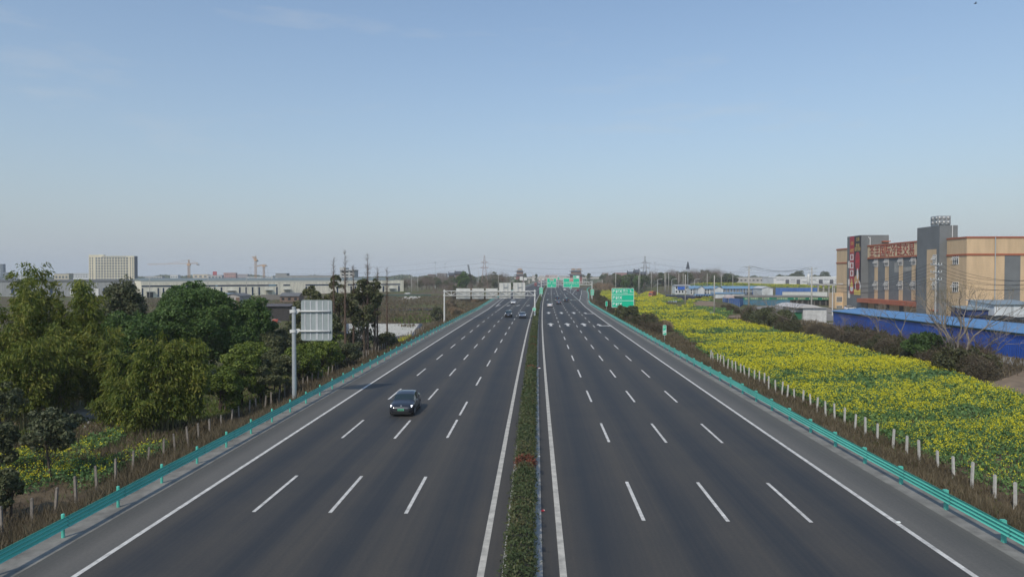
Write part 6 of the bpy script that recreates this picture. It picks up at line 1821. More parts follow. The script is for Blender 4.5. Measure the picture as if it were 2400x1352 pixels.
def trunk_mb(H, cen, r0, crown_lo=.22, nlimb=9, stems=1):
    mb = MB()
    for s in range(stems):
        bx, by = (0, 0) if stems == 1 else (random.uniform(-.4, .4), random.uniform(-.4, .4))
        top = Vector((bx + random.uniform(-.3, .3), by + random.uniform(-.3, .3), H * .68))
        mb.tube([(bx, by, -.5), (bx * 1.1, by, H * .12), (bx + (top.x - bx) * .5, by + (top.y - by) * .5, H * .38), top], [r0 * 1.35, r0, r0 * .7, r0 * .25], 8)
    idx = list(range(len(cen))); random.shuffle(idx)
    for i in idx[:nlimb]:
        c = Vector(cen[i]); s0 = Vector((0, 0, max(H * .14, c.z - H * random.uniform(.22, .4))))
        m_ = s0.lerp(c, .55) + Vector((0, 0, -.03 * H))
        mb.tube([s0, m_, c], [r0 * .45, r0 * .28, r0 * .08], 5)
    return mb

def broad_tree(name, label, loc, H, R, leafm, nl, ls, group=None, bark=None, cat='tree', **kw):
    t = thing(name, label, cat, loc, random.uniform(0, 6), group)
    nlimb = kw.pop('nlimb', 9); stems = kw.pop('stems', 1)
    V, Fq, cen = broadleaf_geo(H, R, nl, ls, **kw)
    np_obj('crown', V, Fq, [leafm], parent=t)
    trunk_mb(H, cen, max(.07, H * .017), kw.get('crown_lo', .22), nlimb, stems).build('trunk', bark or M['bark'], t, local=True)
    return t

def bamboo(label, loc, H, R, n_culm, nl, ls=.5, group=None, leafm=None, lean=.5, top=True):
    t = thing('bamboo_clump', label, 'bamboo', loc, random.uniform(0, 6), group)
    mb = MB(); Ps, Ax = [], []
    n_culm = max(10, n_culm // 2); per = nl // n_culm
    for k in range(n_culm):
        a = random.uniform(0, 2 * PI); b0 = Vector((math.cos(a), math.sin(a), 0)) * random.uniform(.05, .35) * R
        out = Vector((math.cos(a + random.gauss(0, .5)), math.sin(a + random.gauss(0, .5)), 0))
        h = H * random.uniform(.55, 1.0) if k else H
        reach = R * random.uniform(.35, 1.0) * (1.15 - .35 * h / H)
        def path(q, h=h, b0=b0, out=out, reach=reach):
            return b0 + out * reach * (q ** 2.2) + Vector((0, 0, h * (1.10 * q - .10 * q ** 4)))
        mb.tube([path(q) for q in (0, .2, .4, .6, .8, 1.0)], [.05, .05, .045, .035, .02, .006], 4, cap=False)
        nclu = max(5, per // 26)
        for c in range(nclu):
            q = random.uniform(.16, 1.0) ** .75
            p = path(q); sp = (.42 + .85 * math.sin(PI * min(1, q * 1.02)) ** .8) * R * .235
            side = Vector((random.gauss(0, 1), random.gauss(0, 1), random.gauss(-.05, .55))).normalized() * sp * random.uniform(.3, 1.1)
            cc = p + side
            m_ = per // nclu
            dirv = np.array([side.x + out.x * .3, side.y + out.y * .3, 0.0]); dirv /= max(1e-6, np.linalg.norm(dirv))
            along = rng.uniform(-.6, 1.0, (m_, 1))
            PP = np.array(cc) + dirv * along * .55 + rng.normal(size=(m_, 3)) * np.array([.22, .22, .18]) + np.array([0, 0, -1]) * (along ** 2) * .28
            Ps.append(PP); Ax.append(np.tile(dirv * .75 + np.array([0, 0, -.75]), (m_, 1)))
    P = np.concatenate(Ps); A = unit(np.concatenate(Ax))
    P[:, 2] = np.maximum(P[:, 2], .15)
    V, Fq = leaf_geo(P, ls * rng.uniform(.6, 1.3, len(P)), .26, axis=A, axis_w=.62, nrm=np.tile([0, 0, 1.0], (len(P), 1)), nrm_w=.8)
    np_obj('foliage', V, Fq, [leafm or L_BAMBOO], parent=t)
    mb.build('culms', M['culm'], t, local=True)
    return t

def at_ground(u, v, side=None):
    z = GR if u > 1252 else GL
    for _ in range(3):
        p = G(u, v, z); z = tzf(p.x, p.y)
    return Vector((p.x, p.y, z))

def dims(u, vb, vt, wpx):
    p = at_ground(u, vb); H = AT(u, vt, p.y).z - p.z; R = wpx / 2 * p.y / F
    return p, H, R

# ---- left belt: bamboo
BB_ = [(88, 958, 612, 120, 40, 9000, 'tall feathery bamboo whose tips stand highest at the far left'), (18, 985, 655, 170, 40, 8500, 'broad olive bamboo touching the left edge of the view'), (172, 950, 662, 120, 34, 7500, 'bamboo with pale tips between the tallest bamboo and the dark tree'),
       (205, 965, 655, 90, 26, 5500, 'slender bamboo just right of the pale-tipped bamboo'), (140, 985, 745, 190, 40, 8500, 'rounded bamboo overhanging the rubble slab'), (232, 975, 768, 130, 34, 7500, 'golden-olive bamboo drooping in the middle of the bamboo belt'),
       (60, 1010, 790, 150, 34, 7000, 'low drooping bamboo in front at the left edge'), (285, 985, 815, 110, 28, 5500, 'dark bamboo between the golden bamboo and the front clump'), (330, 1016, 880, 130, 34, 7500, 'low spreading bamboo left of the front clump, resting on the ground'),
       (398, 1012, 790, 130, 40, 9000, 'front bamboo clump with brown tips below the round green tree'), (452, 1006, 800, 90, 34, 8000, 'dense weeping bamboo at the right of the front clump'), (268, 1000, 900, 80, 20, 3500, 'small bamboo behind the bare earth patch')]
for u, vb, vt, wpx, nc, nl, lab in BB_:
    p, H, R = dims(u, vb, vt, wpx)
    bamboo(lab, p, H, R, nc, int(nl * 2.0), ls=.45 if p.y > 70 else .40, group='bamboo clumps of the left belt')

# ---- left belt: broadleaf trees
TR = [(290, 880, 655, 108, L_DARK, 13000, .34, 'dark brownish evergreen in front of the grey warehouse'), (462, 885, 670, 200, L_BROAD, 52000, .32, 'large round glossy green tree, broadest of the left belt'),
      (592, 880, 697, 98, L_BROAD, 13000, .32, 'medium green tree right of the large round tree'), (545, 885, 752, 120, L_BROAD, 11000, .32, 'shaded green tree in the gap beside the large round tree'), (315, 905, 738, 150, L_BROAD, 15000, .32, 'low green tree between the dark evergreen and the bamboo'),
      (385, 890, 735, 110, L_BROAD, 11000, .32, 'green tree tucked at the left foot of the large round tree'), (620, 880, 770, 90, L_IVY, 8000, .3, 'olive tree behind the mast of the big sign'), (672, 872, 770, 90, L_IVY, 8000, .3, 'olive bushy tree just left of the big sign panel')]
for u, vb, vt, wpx, lm, nl, ls, lab in TR:
    p, H, R = dims(u, vb, vt, wpx)
    broad_tree('broadleaf_tree', lab, p, H, R, lm, int(nl * 1.15), ls, crown_lo=.10, lumps=210 if wpx > 180 else 60, lumpy=.19 if wpx > 180 else .30)
# behind the big sign
for u, vb, vt, wpx, nl, lab in ((735, 830, 660, 58, 5200, 'slim evergreen left of the bare conifers'), (708, 845, 700, 60, 4800, 'olive evergreen left of the sign panel top'), (797, 832, 648, 56, 6500, 'ivy-clad tall tree behind the right edge of the sign panel'), (855, 832, 650, 62, 5600, 'ragged ivy-clad tree between the bare conifers'),
                                (878, 830, 652, 34, 2800, 'narrow ivy-clad tree with drooping top among the bare conifers'), (770, 850, 735, 60, 4200, 'bushy tree below the sign panel')):
    p, H, R = dims(u, vb, vt, wpx)
    broad_tree('ivy_clad_tree', lab, p, H, R, L_IVY, nl, .42, crown_lo=.10 if u < 850 else .3, lumps=34, lumpy=.34, cat='tree')
# citrus trees
CT = [(520, 965, 850, 100, 'citrus tree at the left end of the orchard, beside the weeping bamboo'), (566, 950, 812, 112, 'bright citrus tree with a pale fruit left of the sign mast'), (612, 948, 842, 84, 'citrus tree with bare lower stems left of the sign mast'), (650, 935, 812, 100, 'olive citrus tree just left of the sign mast'),
      (705, 905, 808, 96, 'citrus tree just right of the sign mast'), (716, 900, 850, 70, 'small lime-green citrus bush right of the sign mast'), (752, 880, 795, 100, 'spreading citrus tree under the sign panel'), (800, 868, 800, 90, 'last citrus tree of the orchard beside the brown verge'), (590, 905, 800, 90, 'citrus tree in the back row behind the bright citrus'), (770, 862, 785, 80, 'citrus tree in the back row below the ivy-clad trees')]
for u, vb, vt, wpx, lab in CT:
    p, H, R = dims(u, vb, vt, wpx)
    broad_tree('citrus_tree', lab, p, H, R, L_CITRUS if u not in (650, 612, 800) else L_IVY, 8500, .25, group='citrus orchard', crown_lo=.08, lumps=42, lumpy=.27, stems=3)
p, H, R = dims(118, 1128, 965, 128)
broad_tree('loquat_tree', 'dark loquat tree over yellow flowers at the front left', p, H, R, L_DARK, 4200, .24, crown_lo=.42, lumps=30, lumpy=.30)
for u, vb, vt, wpx, lab in ((12, 1050, 890, 90, 'dark shrub at the left edge behind the loquat tree'), (70, 1000, 905, 80, 'grey-green shrub between the left edge and the loquat tree'), (8, 1215, 1090, 80, 'dark tangled shrub in the lower left corner by the fence posts'), (10, 1120, 985, 80, 'sparse shrub at the left edge before the yellow flowers')):
    p, H, R = dims(u, vb, vt, wpx)
    broad_tree('wild_shrub', lab, p, H, R, L_IVY, 3600, .22, crown_lo=.05, lumps=30, lumpy=.32, cat='shrub', stems=3)
for u, vb, vt, wpx, lab, lm in ((1026, 752, 721, 32, 'dark round bush left of the gantry post', L_DARK), (905, 818, 782, 50, 'olive scrub under the bare conifers, right part', L_IVY), (845, 822, 770, 70, 'olive scrub under the bare conifers, left part', L_IVY)):
    p, H, R = dims(u, vb, vt, wpx)
    broad_tree('roadside_bush', lab, p, H, R, lm, 3000, .35, crown_lo=.03, lumps=30, lumpy=.36, cat='bush', stems=2)

# ---- bare conifers
def bare_conifer(label, p, H, Rr):
    t = thing('bare_conifer', label, 'tree', p, random.uniform(0, 6), 'leafless conifers behind the big sign')
    mb = MB(); mb.tube([(0, 0, -.4), (0, 0, H * .5), (0, 0, H)], [H * .0125, H * .009, .015], 7); mb.build('trunk', M['bark_brown'], t, local=True)
    mb = MB(); n = 150
    for k in range(n):
        q = random.uniform(.06, .985); z = H * q; a = random.uniform(0, 2 * PI); ln = Rr * (1.05 - q) ** .6 * random.uniform(.3, 1.0) * (.55 if q < .45 else 1)
        if q < .45 and random.random() < .6: continue
        e = Vector((math.cos(a) * ln, math.sin(a) * ln, z + ln * random.uniform(.3, .9)))
        mb.tube([(0, 0, z), Vector((0, 0, z)).lerp(e, .5) + Vector((0, 0, -.06)), e], [.03, .022, .012], 3, cap=False)
        for s in range(2):
            f = e.lerp(Vector((0, 0, z)), random.uniform(.1, .6)); mb.tube([f, f + Vector((random.gauss(0, .35), random.gauss(0, .35), random.uniform(.1, .6)))], [.014, .008], 3, cap=False)
    mb.build('branches', M['bark_brown'], t, local=True)
for u, vb, vt, lab in ((783, 838, 604, 'leafless conifer, leftmost of the tall bare ones'), (809.5, 840, 586, 'tallest leafless conifer rising over the pale tower block'), (829, 832, 622, 'thin leafless conifer just right of the pale tower block'), (862, 832, 593, 'second tallest leafless conifer right of the ivy-clad trees'),
                       (884.5, 825, 625, 'short leafless conifer between two taller bare ones'), (907.5, 818, 627, 'rightmost leafless conifer before the end of the cream warehouse')):
    p, H, _ = dims(u, vb, vt, 10); bare_conifer(lab, p, H, 1.6)

# ---- bare broadleaf trees (branching)
def branch(mb, p, d, L_, r, lev, tips):
    q = p + d * L_
    m_ = p + d * L_ * .5 + Vector((random.gauss(0, 1), random.gauss(0, 1), random.gauss(0, .4))) * L_ * .06
    mb.tube([p, m_, q], [r, r * .82, r * .62], 5 if lev > 2 else 3, cap=False)
    if lev == 0: tips.append(q); return
    for k in range(random.choice((2, 3, 3))):
        a = (Vector((random.gauss(0, 1), random.gauss(0, 1), random.gauss(.15, .6)))).normalized()
        nd = (d + a * random.uniform(.45, .85)).normalized()
        branch(mb, q if k else m_.lerp(q, .7), nd, L_ * random.uniform(.6, .85), r * .58, lev - 1, tips)
def bare_tree(label, p, H, stems=1, group=None, buds=None, m_=None, name='bare_tree', lev=4, r=None, spread=.25):
    t = thing(name, label, 'tree', p, random.uniform(0, 6), group)
    mb = MB(); tips = []
    for s in range(stems):
        d = Vector((random.gauss(0, spread), random.gauss(0, spread), 1)).normalized()
        b0 = Vector((random.gauss(0, .3), random.gauss(0, .3), -.2)) if stems > 1 else Vector((0, 0, -.2))
        branch(mb, b0, d, H * .33, r or H * .015, lev, tips)
    zmax = max(q.z for q in tips); k = H / zmax
    mb.v = [(x * (.6 + .4 * k), y * (.6 + .4 * k), z * k if z > 0 else z) for x, y, z in mb.v]
    mb.build('branches', m_ or M['bark_pale'], t, local=True)
    if buds:
        T = np.array([(q.x * (.6 + .4 * k), q.y * (.6 + .4 * k), q.z * k) for q in tips]); n = len(T) * buds
        P = T[rng.integers(0, len(T), n)] + rng.normal(size=(n, 3)) * .28
        V, Fq = leaf_geo(P, .13, .5); tag(np_obj('buds', V, Fq, [L_BUD], parent=t), kind='stuff')
    return t
L_BUD = leaf_mat('opening_bud', [(.10, .085, .03), (.17, .14, .05), (.22, .18, .07)], .2, .5)
for u, vb, vt, st, bud, lab in ((2258, 868, 652, 3, 9, 'multi-stemmed tree with opening buds before the blue shed'), (2218, 858, 720, 3, 0, 'forked bare tree left of the budding tree before the blue shed'), (2118, 820, 690, 1, 0, 'slender bare tree before the middle of the blue shed'), (2060, 806, 705, 1, 0, 'thin bare tree before the left part of the blue shed'),
                                (2305, 868, 730, 2, 0, 'low bare tree leaning right before the blue shed'), (1858, 775, 690, 1, 0, 'bare tree at the corner of the white hut'), (1795, 768, 688, 1, 0, 'bare tree between the dark bushes and the green-fascia row'), (1770, 757, 684, 1, 0, 'thin bare tree at the left of the dark bushes'), (1838, 765, 700, 2, 0, 'leaning bare saplings left of the white hut'),
                                (1800, 735, 668, 1, 0, 'leafless tree in front of the white gabled hall'), (1985, 790, 735, 2, 0, 'low bare shrub tree at the near corner of the blue shed')):
    p, H, _ = dims(u, vb, vt, 10)
    bare_tree(lab, p, H, st, 'bare trees right of the field', bud, lev=5 if st < 3 else 4)

# ---- thickets between field and shed: many individual brown bushes
bp = None
def brown_bush(p, s, lab, grp, kind):
    global BUSH
    o = copy_tree(BUSH[kind]) if BUSH[kind].get('used') else BUSH[kind]
    BUSH[kind]['used'] = 1
    o.location = p; o.scale = (s * random.uniform(.85, 1.2),) * 2 + (s * random.uniform(.8, 1.1),); o.rotation_euler.z = random.uniform(0, 6)
    if 'used' in o and o is not BUSH[kind]: del o['used']
    return tag(o, lab, 'bush', grp)
def twiggy(leafm, nl, green=0):
    t = thing('brown_bush', 'x', 'bush')
    mb = MB(); 
    for k in range(60):
        a = random.uniform(0, 2 * PI); e = Vector((math.cos(a) * random.uniform(.2, 1.0), math.sin(a) * random.uniform(.2, 1.0), random.uniform(.7, 1.7)))
        mb.tube([(0, 0, -.2), e * .5 + Vector((0, 0, .1)), e], [.02, .014, .006], 3, cap=False)
    mb.build('stems', M['bark_brown'], t, local=True)
    d = sph(nl); d[:, 2] = np.abs(d[:, 2])
    lump = 1 + .25 * np.sin(d[:, 0] * 5 + 1) * np.sin(d[:, 1] * 6)
    P = d * (rng.uniform(.35, 1.05, nl) ** .5 * lump)[:, None] * np.array([1.05, 1.05, 1.35]) + np.array([0, 0, .1])
    V, Fq = leaf_geo(P, .20, .22 if not green else .5, axis=unit(d + np.array([0, 0, .8])), axis_w=.45); np_obj('foliage', V, Fq, [leafm], parent=t)
    return t
L_BRUSH = leaf_mat('brown_brush', [(.056, .048, .030), (.098, .082, .050), (.160, .132, .084)], .15, .3)
L_BRUSHG = leaf_mat('green_brown_brush', [(.040, .046, .018), (.070, .076, .030), (.115, .105, .050)], .15, .3)
BUSH = {'brown': twiggy(L_BRUSH, 2600), 'green': twiggy(L_BRUSHG, 2600, 1), 'tan': twiggy(L_TAN, 2000)}
g_th = 'brown thicket between the rapeseed and the blue shed'
for (ua, va, ub, vb, n, smin, smax, kinds, lab, grp) in (
        (1965, 800, 2330, 880, 60, 1.2, 2.2, ('brown', 'brown', 'green'), 'brown leafless bush in the thicket between the rapeseed and the blue shed', g_th),
        (1900, 775, 2000, 800, 10, 1.0, 1.5, ('brown', 'brown'), 'brown leafless bush in the thicket between the rapeseed and the blue shed', g_th),
        (1745, 748, 1865, 775, 26, 1.3, 2.6, ('brown', 'green', 'green'), 'dark scrub bush beside the white hut and the bare trees', 'dark scrub left of the white hut'),
        (2020, 812, 2300, 872, 34, 1.0, 1.8, ('brown', 'green'), 'brown leafless bush in the thicket between the rapeseed and the blue shed', g_th),
        (1690, 722, 1760, 742, 12, .8, 1.5, ('brown', 'green'), 'low scrub bush around the blue hoarding corner', 'scrub round the hoarding'),
        (1396, 694, 1425, 722, 16, 1.4, 2.2, ('green', 'green', 'brown'), 'green-brown bush on the bank left of the service-area sign', 'bushes along the right bank'),
        (1395, 676, 1432, 682, 16, 2.4, 4.2, ('tan',), 'dry tan reed clump behind the right gantry post', 'dry reeds behind the gantry'),
        (1060, 700, 1165, 712, 26, 1.8, 3.2, ('brown', 'brown', 'tan'), 'brown scrub on the field behind the left gantry', 'brown scrub behind the left gantry'),
        (1046, 715, 1090, 745, 16, 1.0, 1.7, ('brown', 'tan'), 'dry bush on the verge beside the left gantry post', 'dry bushes by the left gantry post'),
        (925, 800, 985, 812, 0, 1, 1, ('brown',), '', '')):
    for k in range(n):
        q = k / max(1, n - 1) if n > 4 else random.random()
        u = ua + (ub - ua) * (q * .85 + random.random() * .15); v = va + (vb - va) * q + random.uniform(-8, 8) * (1 if vb - va > 20 else .4)
        p = at_ground(u, v)
        if abs(p.x - C(p.y)) < 23.5 + (2.5 if p.y > 200 and p.x < 0 else 0): continue
        brown_bush(p, random.uniform(smin, smax), lab, grp, random.choice(kinds))
for k in range(34):
    y = random.uniform(160, 196); la = random.uniform(23.2, 32); x = C(y) + la
    if k < 26: brown_bush((x, y, tzf(x, y)), random.uniform(1.0, 1.7) * (1.25 if la > 25 and y > 180 else 1), 'olive bush growing up against the service-area sign', 'bushes under the service-area sign', random.choice(('green', 'green', 'brown')))
    else: brown_bush((C(y) + 29 + random.random() * 3, 168 + random.random() * 8, tzf(C(y) + 31, 172)), random.uniform(1.2, 1.7), 'dry tan reed tuft right of the service-area sign', 'dry reeds by the service-area sign', 'tan')
for k in range(30):
    y = random.uniform(208, 300); la = random.uniform(23.5, 31); x = C(y) + la
    brown_bush((x, y, tzf(x, y)), random.uniform(.9, 1.5), 'green-brown bush on the bank left of the service-area sign', 'bushes along the right bank', random.choice(('green', 'green', 'brown')))
for u, H_, R_, lab in ((1479, 5.4, 2.0, 'tall olive bush covering the lower right corner of the service-area sign'), (1455, 3.6, 1.8, 'middle olive bush touching the lower edge of the service-area sign')):
    x = AT(u, 700, 187).x; broad_tree('roadside_bush', lab, (x, 187, tzf(x, 187)), H_, R_, L_IVY, 2600, .34, crown_lo=.03, lumps=30, lumpy=.38, cat='bush', stems=2)
SAP = None
for k in range(26):
    q = random.random(); p = at_ground(1975 + 340 * q, 800 + 78 * q - random.uniform(0, 22))
    if SAP is None: SAP = bare_tree('thin bare sapling sticking out of the thicket before the blue shed', p, 5.0, 3, 'bare saplings in the thicket', 0, M['bark_brown'], 'bare_sapling', 3, .045, .35); o = SAP
    else: o = copy_tree(SAP)
    o.location = p; s_ = random.uniform(.6, 1.15); o.scale = (s_, s_, s_); o.rotation_euler.z = random.uniform(0, 6)
for u, vb, vt, wpx, lab in ((2165, 852, 775, 75, 'dark green leafy bush standing out in the brown thicket'), (1790, 768, 722, 60, 'dark round evergreen bush left of the white hut, left one'), (1842, 772, 728, 44, 'dark round evergreen bush left of the white hut, right one')):
    p, H, R = dims(u, vb, vt, wpx); broad_tree('evergreen_bush', lab, p, H, R, L_BROAD if u > 2000 else L_IVY, 4200, .34, crown_lo=.02, lumps=34, lumpy=.34, cat='bush', stems=2)

# ---- woods: copies of five model trees
WOOD = {}
def wood_proto(kind, H=12):
    if kind == 'green': t = broad_tree('wood_tree', 'x', (0, 0, 0), H, 4.4, L_FARWOOD, 2600, .85, lumps=30, lumpy=.36, crown_lo=.12, nlimb=4)
    elif kind == 'dark': t = broad_tree('wood_tree', 'x', (0, 0, 0), H, 3.4, L_BROAD, 2400, .8, lumps=28, lumpy=.36, crown_lo=.06, nlimb=4)
    elif kind == 'olive': t = broad_tree('wood_tree', 'x', (0, 0, 0), H, 3.9, L_IVY, 2200, .8, lumps=24, lumpy=.4, crown_lo=.15, nlimb=5)
    else:
        t = thing('wood_tree', 'x', 'tree'); mb = MB(); tips = []
        for s in range(3): branch(mb, Vector((random.gauss(0, .8), random.gauss(0, .8), -.2)), Vector((random.gauss(0, .12), random.gauss(0, .12), 1)).normalized(), H * .36, .13, 3, tips)
        k = H / max(q.z for q in tips); mb.v = [(x, y, z * k) for x, y, z in mb.v]; mb.build('trunk', M['bark_pale'] if kind == 'bare' else M['bark_brown'], t, local=True)
        n = 1500; T = np.array([(q.x, q.y, q.z * k) for q in tips]); P = T[rng.integers(0, len(T), n)] + rng.normal(size=(n, 3)) * np.array([.75, .75, 1.5])
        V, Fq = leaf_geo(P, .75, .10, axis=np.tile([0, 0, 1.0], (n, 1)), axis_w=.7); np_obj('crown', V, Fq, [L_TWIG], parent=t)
    WOOD[kind] = [t, False]
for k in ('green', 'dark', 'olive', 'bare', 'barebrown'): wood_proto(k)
def wood(kind, p, s, lab, grp):
    t, used = WOOD[kind]
    o = copy_tree(t) if used else t
    WOOD[kind][1] = True
    o.location = p; o.scale = (s * random.uniform(.9, 1.15), s * random.uniform(.9, 1.15), s * random.uniform(.85, 1.12)); o.rotation_euler = (0, 0, random.uniform(0, 6))
    return tag(o, lab, 'tree', grp)
LB = {'green': 'rounded green tree in the %s', 'dark': 'dark green tree in the %s', 'olive': 'olive tree in the %s', 'bare': 'pale leafless tree in the %s', 'barebrown': 'brown leafless tree in the %s'}
def fill_wood(n, u0, u1, Y0, Y1, kinds, s0, s1, place, grp, latmin):
    c = 0; tries = 0
    while c < n and tries < n * 20:
        tries += 1
        u = random.uniform(u0, u1); Y = random.uniform(Y0, Y1); p = AT(u, 660, Y); lat = p.x - C(Y)
        if latmin > 0 and lat < latmin: continue
        if latmin < 0 and lat > latmin: continue
        k = random.choice(kinds)
        wood(k, (p.x, Y, tzf(p.x, Y)), random.uniform(s0, s1), (LB[k] % place) , grp + ', ' + k); c += 1
fill_wood(26, 945, 1060, 590, 700, ('barebrown', 'bare', 'olive', 'green', 'barebrown'), .6, .95, 'wood left of the road', 'wood left of the road', -36)
fill_wood(34, 990, 1240, 640, 860, ('bare', 'barebrown', 'olive', 'barebrown', 'green'), .85, 1.2, 'wood left of the road', 'wood left of the road', -36)
fill_wood(20, 1150, 1235, 560, 900, ('green', 'olive', 'dark', 'barebrown'), .55, .95, 'wood left of the road', 'wood left of the road', -32)
fill_wood(22, 1005, 1150, 470, 620, ('barebrown', 'barebrown', 'bare', 'olive'), .35, .65, 'low scrub wood behind the gantry', 'scrub wood behind the left gantry', -36)
fill_wood(34, 1372, 1475, 620, 860, ('olive', 'bare', 'green', 'dark'), .9, 1.25, 'wood right of the road', 'wood right of the road', 62)
fill_wood(30, 1462, 1516, 560, 700, ('dark', 'dark', 'green'), .95, 1.2, 'wood right of the road', 'wood right of the road', 62)
fill_wood(84, 1512, 1720, 650, 800, ('bare', 'bare', 'bare', 'green', 'olive', 'bare'), 1.0, 1.35, 'wood right of the road', 'wood right of the road', 62)
fill_wood(26, 1700, 2000, 960, 1300, ('green', 'dark', 'olive'), .9, 1.5, 'tree line behind the pale factories', 'tree line behind the pale factories', 62)
p = at_ground(1085, 681); 
broad_tree('broadleaf_tree', 'big isolated dense green tree in front of the left wood', AT(1086, 660, 560).to_3d() * 1.0 + Vector((0, 0, tzf(AT(1086, 660, 560).x, 560) - AT(1086, 660, 560).z)), 14.5, 6.0, L_BROAD, 5000, .8, crown_lo=.04, lumps=40, lumpy=.34)
for u, vt, Y, w_, lab in ((1160, 636.5, 900, 14, 'dark blue-green pair of trees on the left skyline'), (1108, 634, 620, 0, ''), (1231, 639, 1150, 8, 'small dark conifer right of the left pagoda'), (1256.5, 640, 1100, 6, 'slim dark tree between the left pagoda and the houses'), (1381, 638.5, 950, 9, 'dark pointed tree right of the double-crowned pagoda'), (1872, 635.5, 950, 26, 'large dark tree behind the white factory left of the silo'), (1932, 637, 960, 24, 'large dark tree behind the white factory right of the silo'), (1712, 635.5, 980, 8, 'dark tree above the grey factory')):
    if not lab: continue
    pp = AT(u, 660, Y); zg = tzf(pp.x, Y); H = AT(u, vt, Y).z - zg
    broad_tree('skyline_tree', lab, (pp.x, Y, zg), H, w_ / 2 * Y / F, L_FARWOOD if Y > 940 else L_DARK, 1800, 1.1, crown_lo=.12, lumps=26, lumpy=.4)
# far belt of trees on the horizon: one uncountable mass
def far_belt():
    P = []
    n = 26000
    u = rng.uniform(-60, 2460, n); Y = rng.uniform(1500, 2600, n)
    h = 7 + 7 * np.abs(np.sin(u * .045) * np.sin(u * .017 + 1)) + 3 * rng.random(n)
    t_ = rng.random(n) ** .6
    x = np.array([AT(float(a), 655, 1.0).x for a in u]) * Y
    lat = x - Cn(Y)
    keep = np.abs(lat) > 45
    P = np.stack([x, Y, -2 + h * t_], 1)[keep]
    V, Fq = leaf_geo(P, rng.uniform(4, 9, len(P)), .7, nrm=np.tile([0, -.5, .6], (len(P), 1)), nrm_w=1.0)
    o = np_obj('distant_woods', V, Fq, [L_FARWOOD]); tag(o, 'hazy belt of distant trees along the horizon', 'woods', kind='stuff')
far_belt()

# ------------------------------------------------------------------ rapeseed and weeds
def in_poly(x, y, poly):
    r = np.zeros(len(x), bool); j = len(poly) - 1
    for i in range(len(poly)):
        xi, yi = poly[i]; xj, yj = poly[j]
        c = ((yi > y) != (yj > y)) & (x < (xj - xi) * (y - yi) / (yj - yi + 1e-12) + xi)
        r ^= c; j = i
    return r
def wpoly(pix, z):
    return [(q.x, q.y) for q in (G(u, v, z) for u, v in pix)]
def snoise(x, y, s, seed=0):
    r = np.random.default_rng(seed); o = np.zeros(len(x))
    for k in range(7):
        a = r.uniform(0, 2 * PI); f = s * r.uniform(.5, 1.9); o += np.sin((x * math.cos(a) + y * math.sin(a)) * f + r.uniform(0, 6.3))
    return o / 7 ** .5
def sample(poly, dens):
    """random points in a polygon, dens(y) per square metre"""
    xs = [q[0] for q in poly]; ys = [q[1] for q in poly]; out = []
    y = min(ys)
    while y < max(ys):
        st = max(2.0, y * .05); d = dens(y + st / 2)
        n = int((max(xs) - min(xs)) * st * d)
        px_, py_ = rng.uniform(min(xs), max(xs), n), rng.uniform(y, y + st, n)
        k = in_poly(px_, py_, poly); out.append(np.stack([px_[k], py_[k]], 1)); y += st
    return np.concatenate(out)
def rape(name, label, poly, dens, hgt=1.05, sparse=.0, flower=1.0, zoff=0, lean_green=0.0, patchy=True):
    xy = sample(poly, dens); x, y = xy[:, 0], xy[:, 1]
    big = snoise(x, y, .11, 5); band = snoise(x * .35, y, .16, 8); med = snoise(x, y, .6, 9)
    vig = (1.0 if not patchy else .45 + .36 * np.clip((y - 70) / 120, -.3, 1) + .32 * np.clip((48 - y) / 10, 0, 1)) + .46 * band + .30 * big                # vigour of the crop: weak strips stay green and low
    keep = (rng.random(len(x)) < np.clip(.55 + .5 * vig + .2 * med - sparse, .12, 1)) if patchy else np.ones(len(x), bool)
    x, y, vig, med = x[keep], y[keep], vig[keep], med[keep]
    z = tz(x, y) + zoff; n = len(x)
    s = np.clip(y / 62, .75, 4.2)                      # farther plants stand for several
    h = hgt * np.clip(.62 + .30 * vig, .45, 1.15) * rng.uniform(.8, 1.15, n)
    parts = []
    for k in range(7):                                # leaves
        P = np.stack([x + rng.normal(size=n) * .17 * s, y + rng.normal(size=n) * .17 * s, z + h * rng.uniform(.10, .86, n)], 1)
        parts.append((*leaf_geo(P, .27 * s ** .8 * rng.uniform(.7, 1.3, n), .5, axis=np.tile([0, 0, 1.0], (n, 1)), axis_w=.15, nrm=np.tile([0, -.2, .8], (n, 1))), 0))
    fl = rng.random(n) < np.clip(flower * (.04 + .66 * vig + .20 * med), .03, 1)
    xf, yf, zf, hf, sf = x[fl], y[fl], z[fl], h[fl], s[fl]; m_ = len(xf)
    for k in range(7):                                # flower heads
        P = np.stack([xf + rng.normal(size=m_) * .12 * sf, yf + rng.normal(size=m_) * .12 * sf, zf + hf * rng.uniform(.82, 1.14, m_)], 1)
        parts.append((*leaf_geo(P, .098 * sf ** .82 * rng.uniform(.7, 1.35, m_), .8, nrm=np.tile([0, -.3, .7], (m_, 1))), 1))
    V, Fq, mi = join_geo(parts)
    o = np_obj(name, V, Fq, [L_RAPELEAF, L_RAPEFLOWER], mi); return tag(o, label, 'rapeseed', kind='stuff')
zr = GR + .9
fence_edge = [(C(y) + 28.0, y) for y in (34, 45, 60, 80, 100, 118)]
poly = fence_edge + [(C(135) + 30, 135)] + [(C(170) + 33, 170), (C(215) + 32, 215), (C(262) + 34, 262)] + wpoly([(1500, 692), (1560, 712), (1640, 728), (1700, 742), (1762, 757), (1840, 775), (1905, 786), (1990, 806), (2080, 826), (2170, 850), (2250, 872), (2330, 902), (2420, 925), (2700, 1000), (2900, 1150), (3000, 1400)], zr)
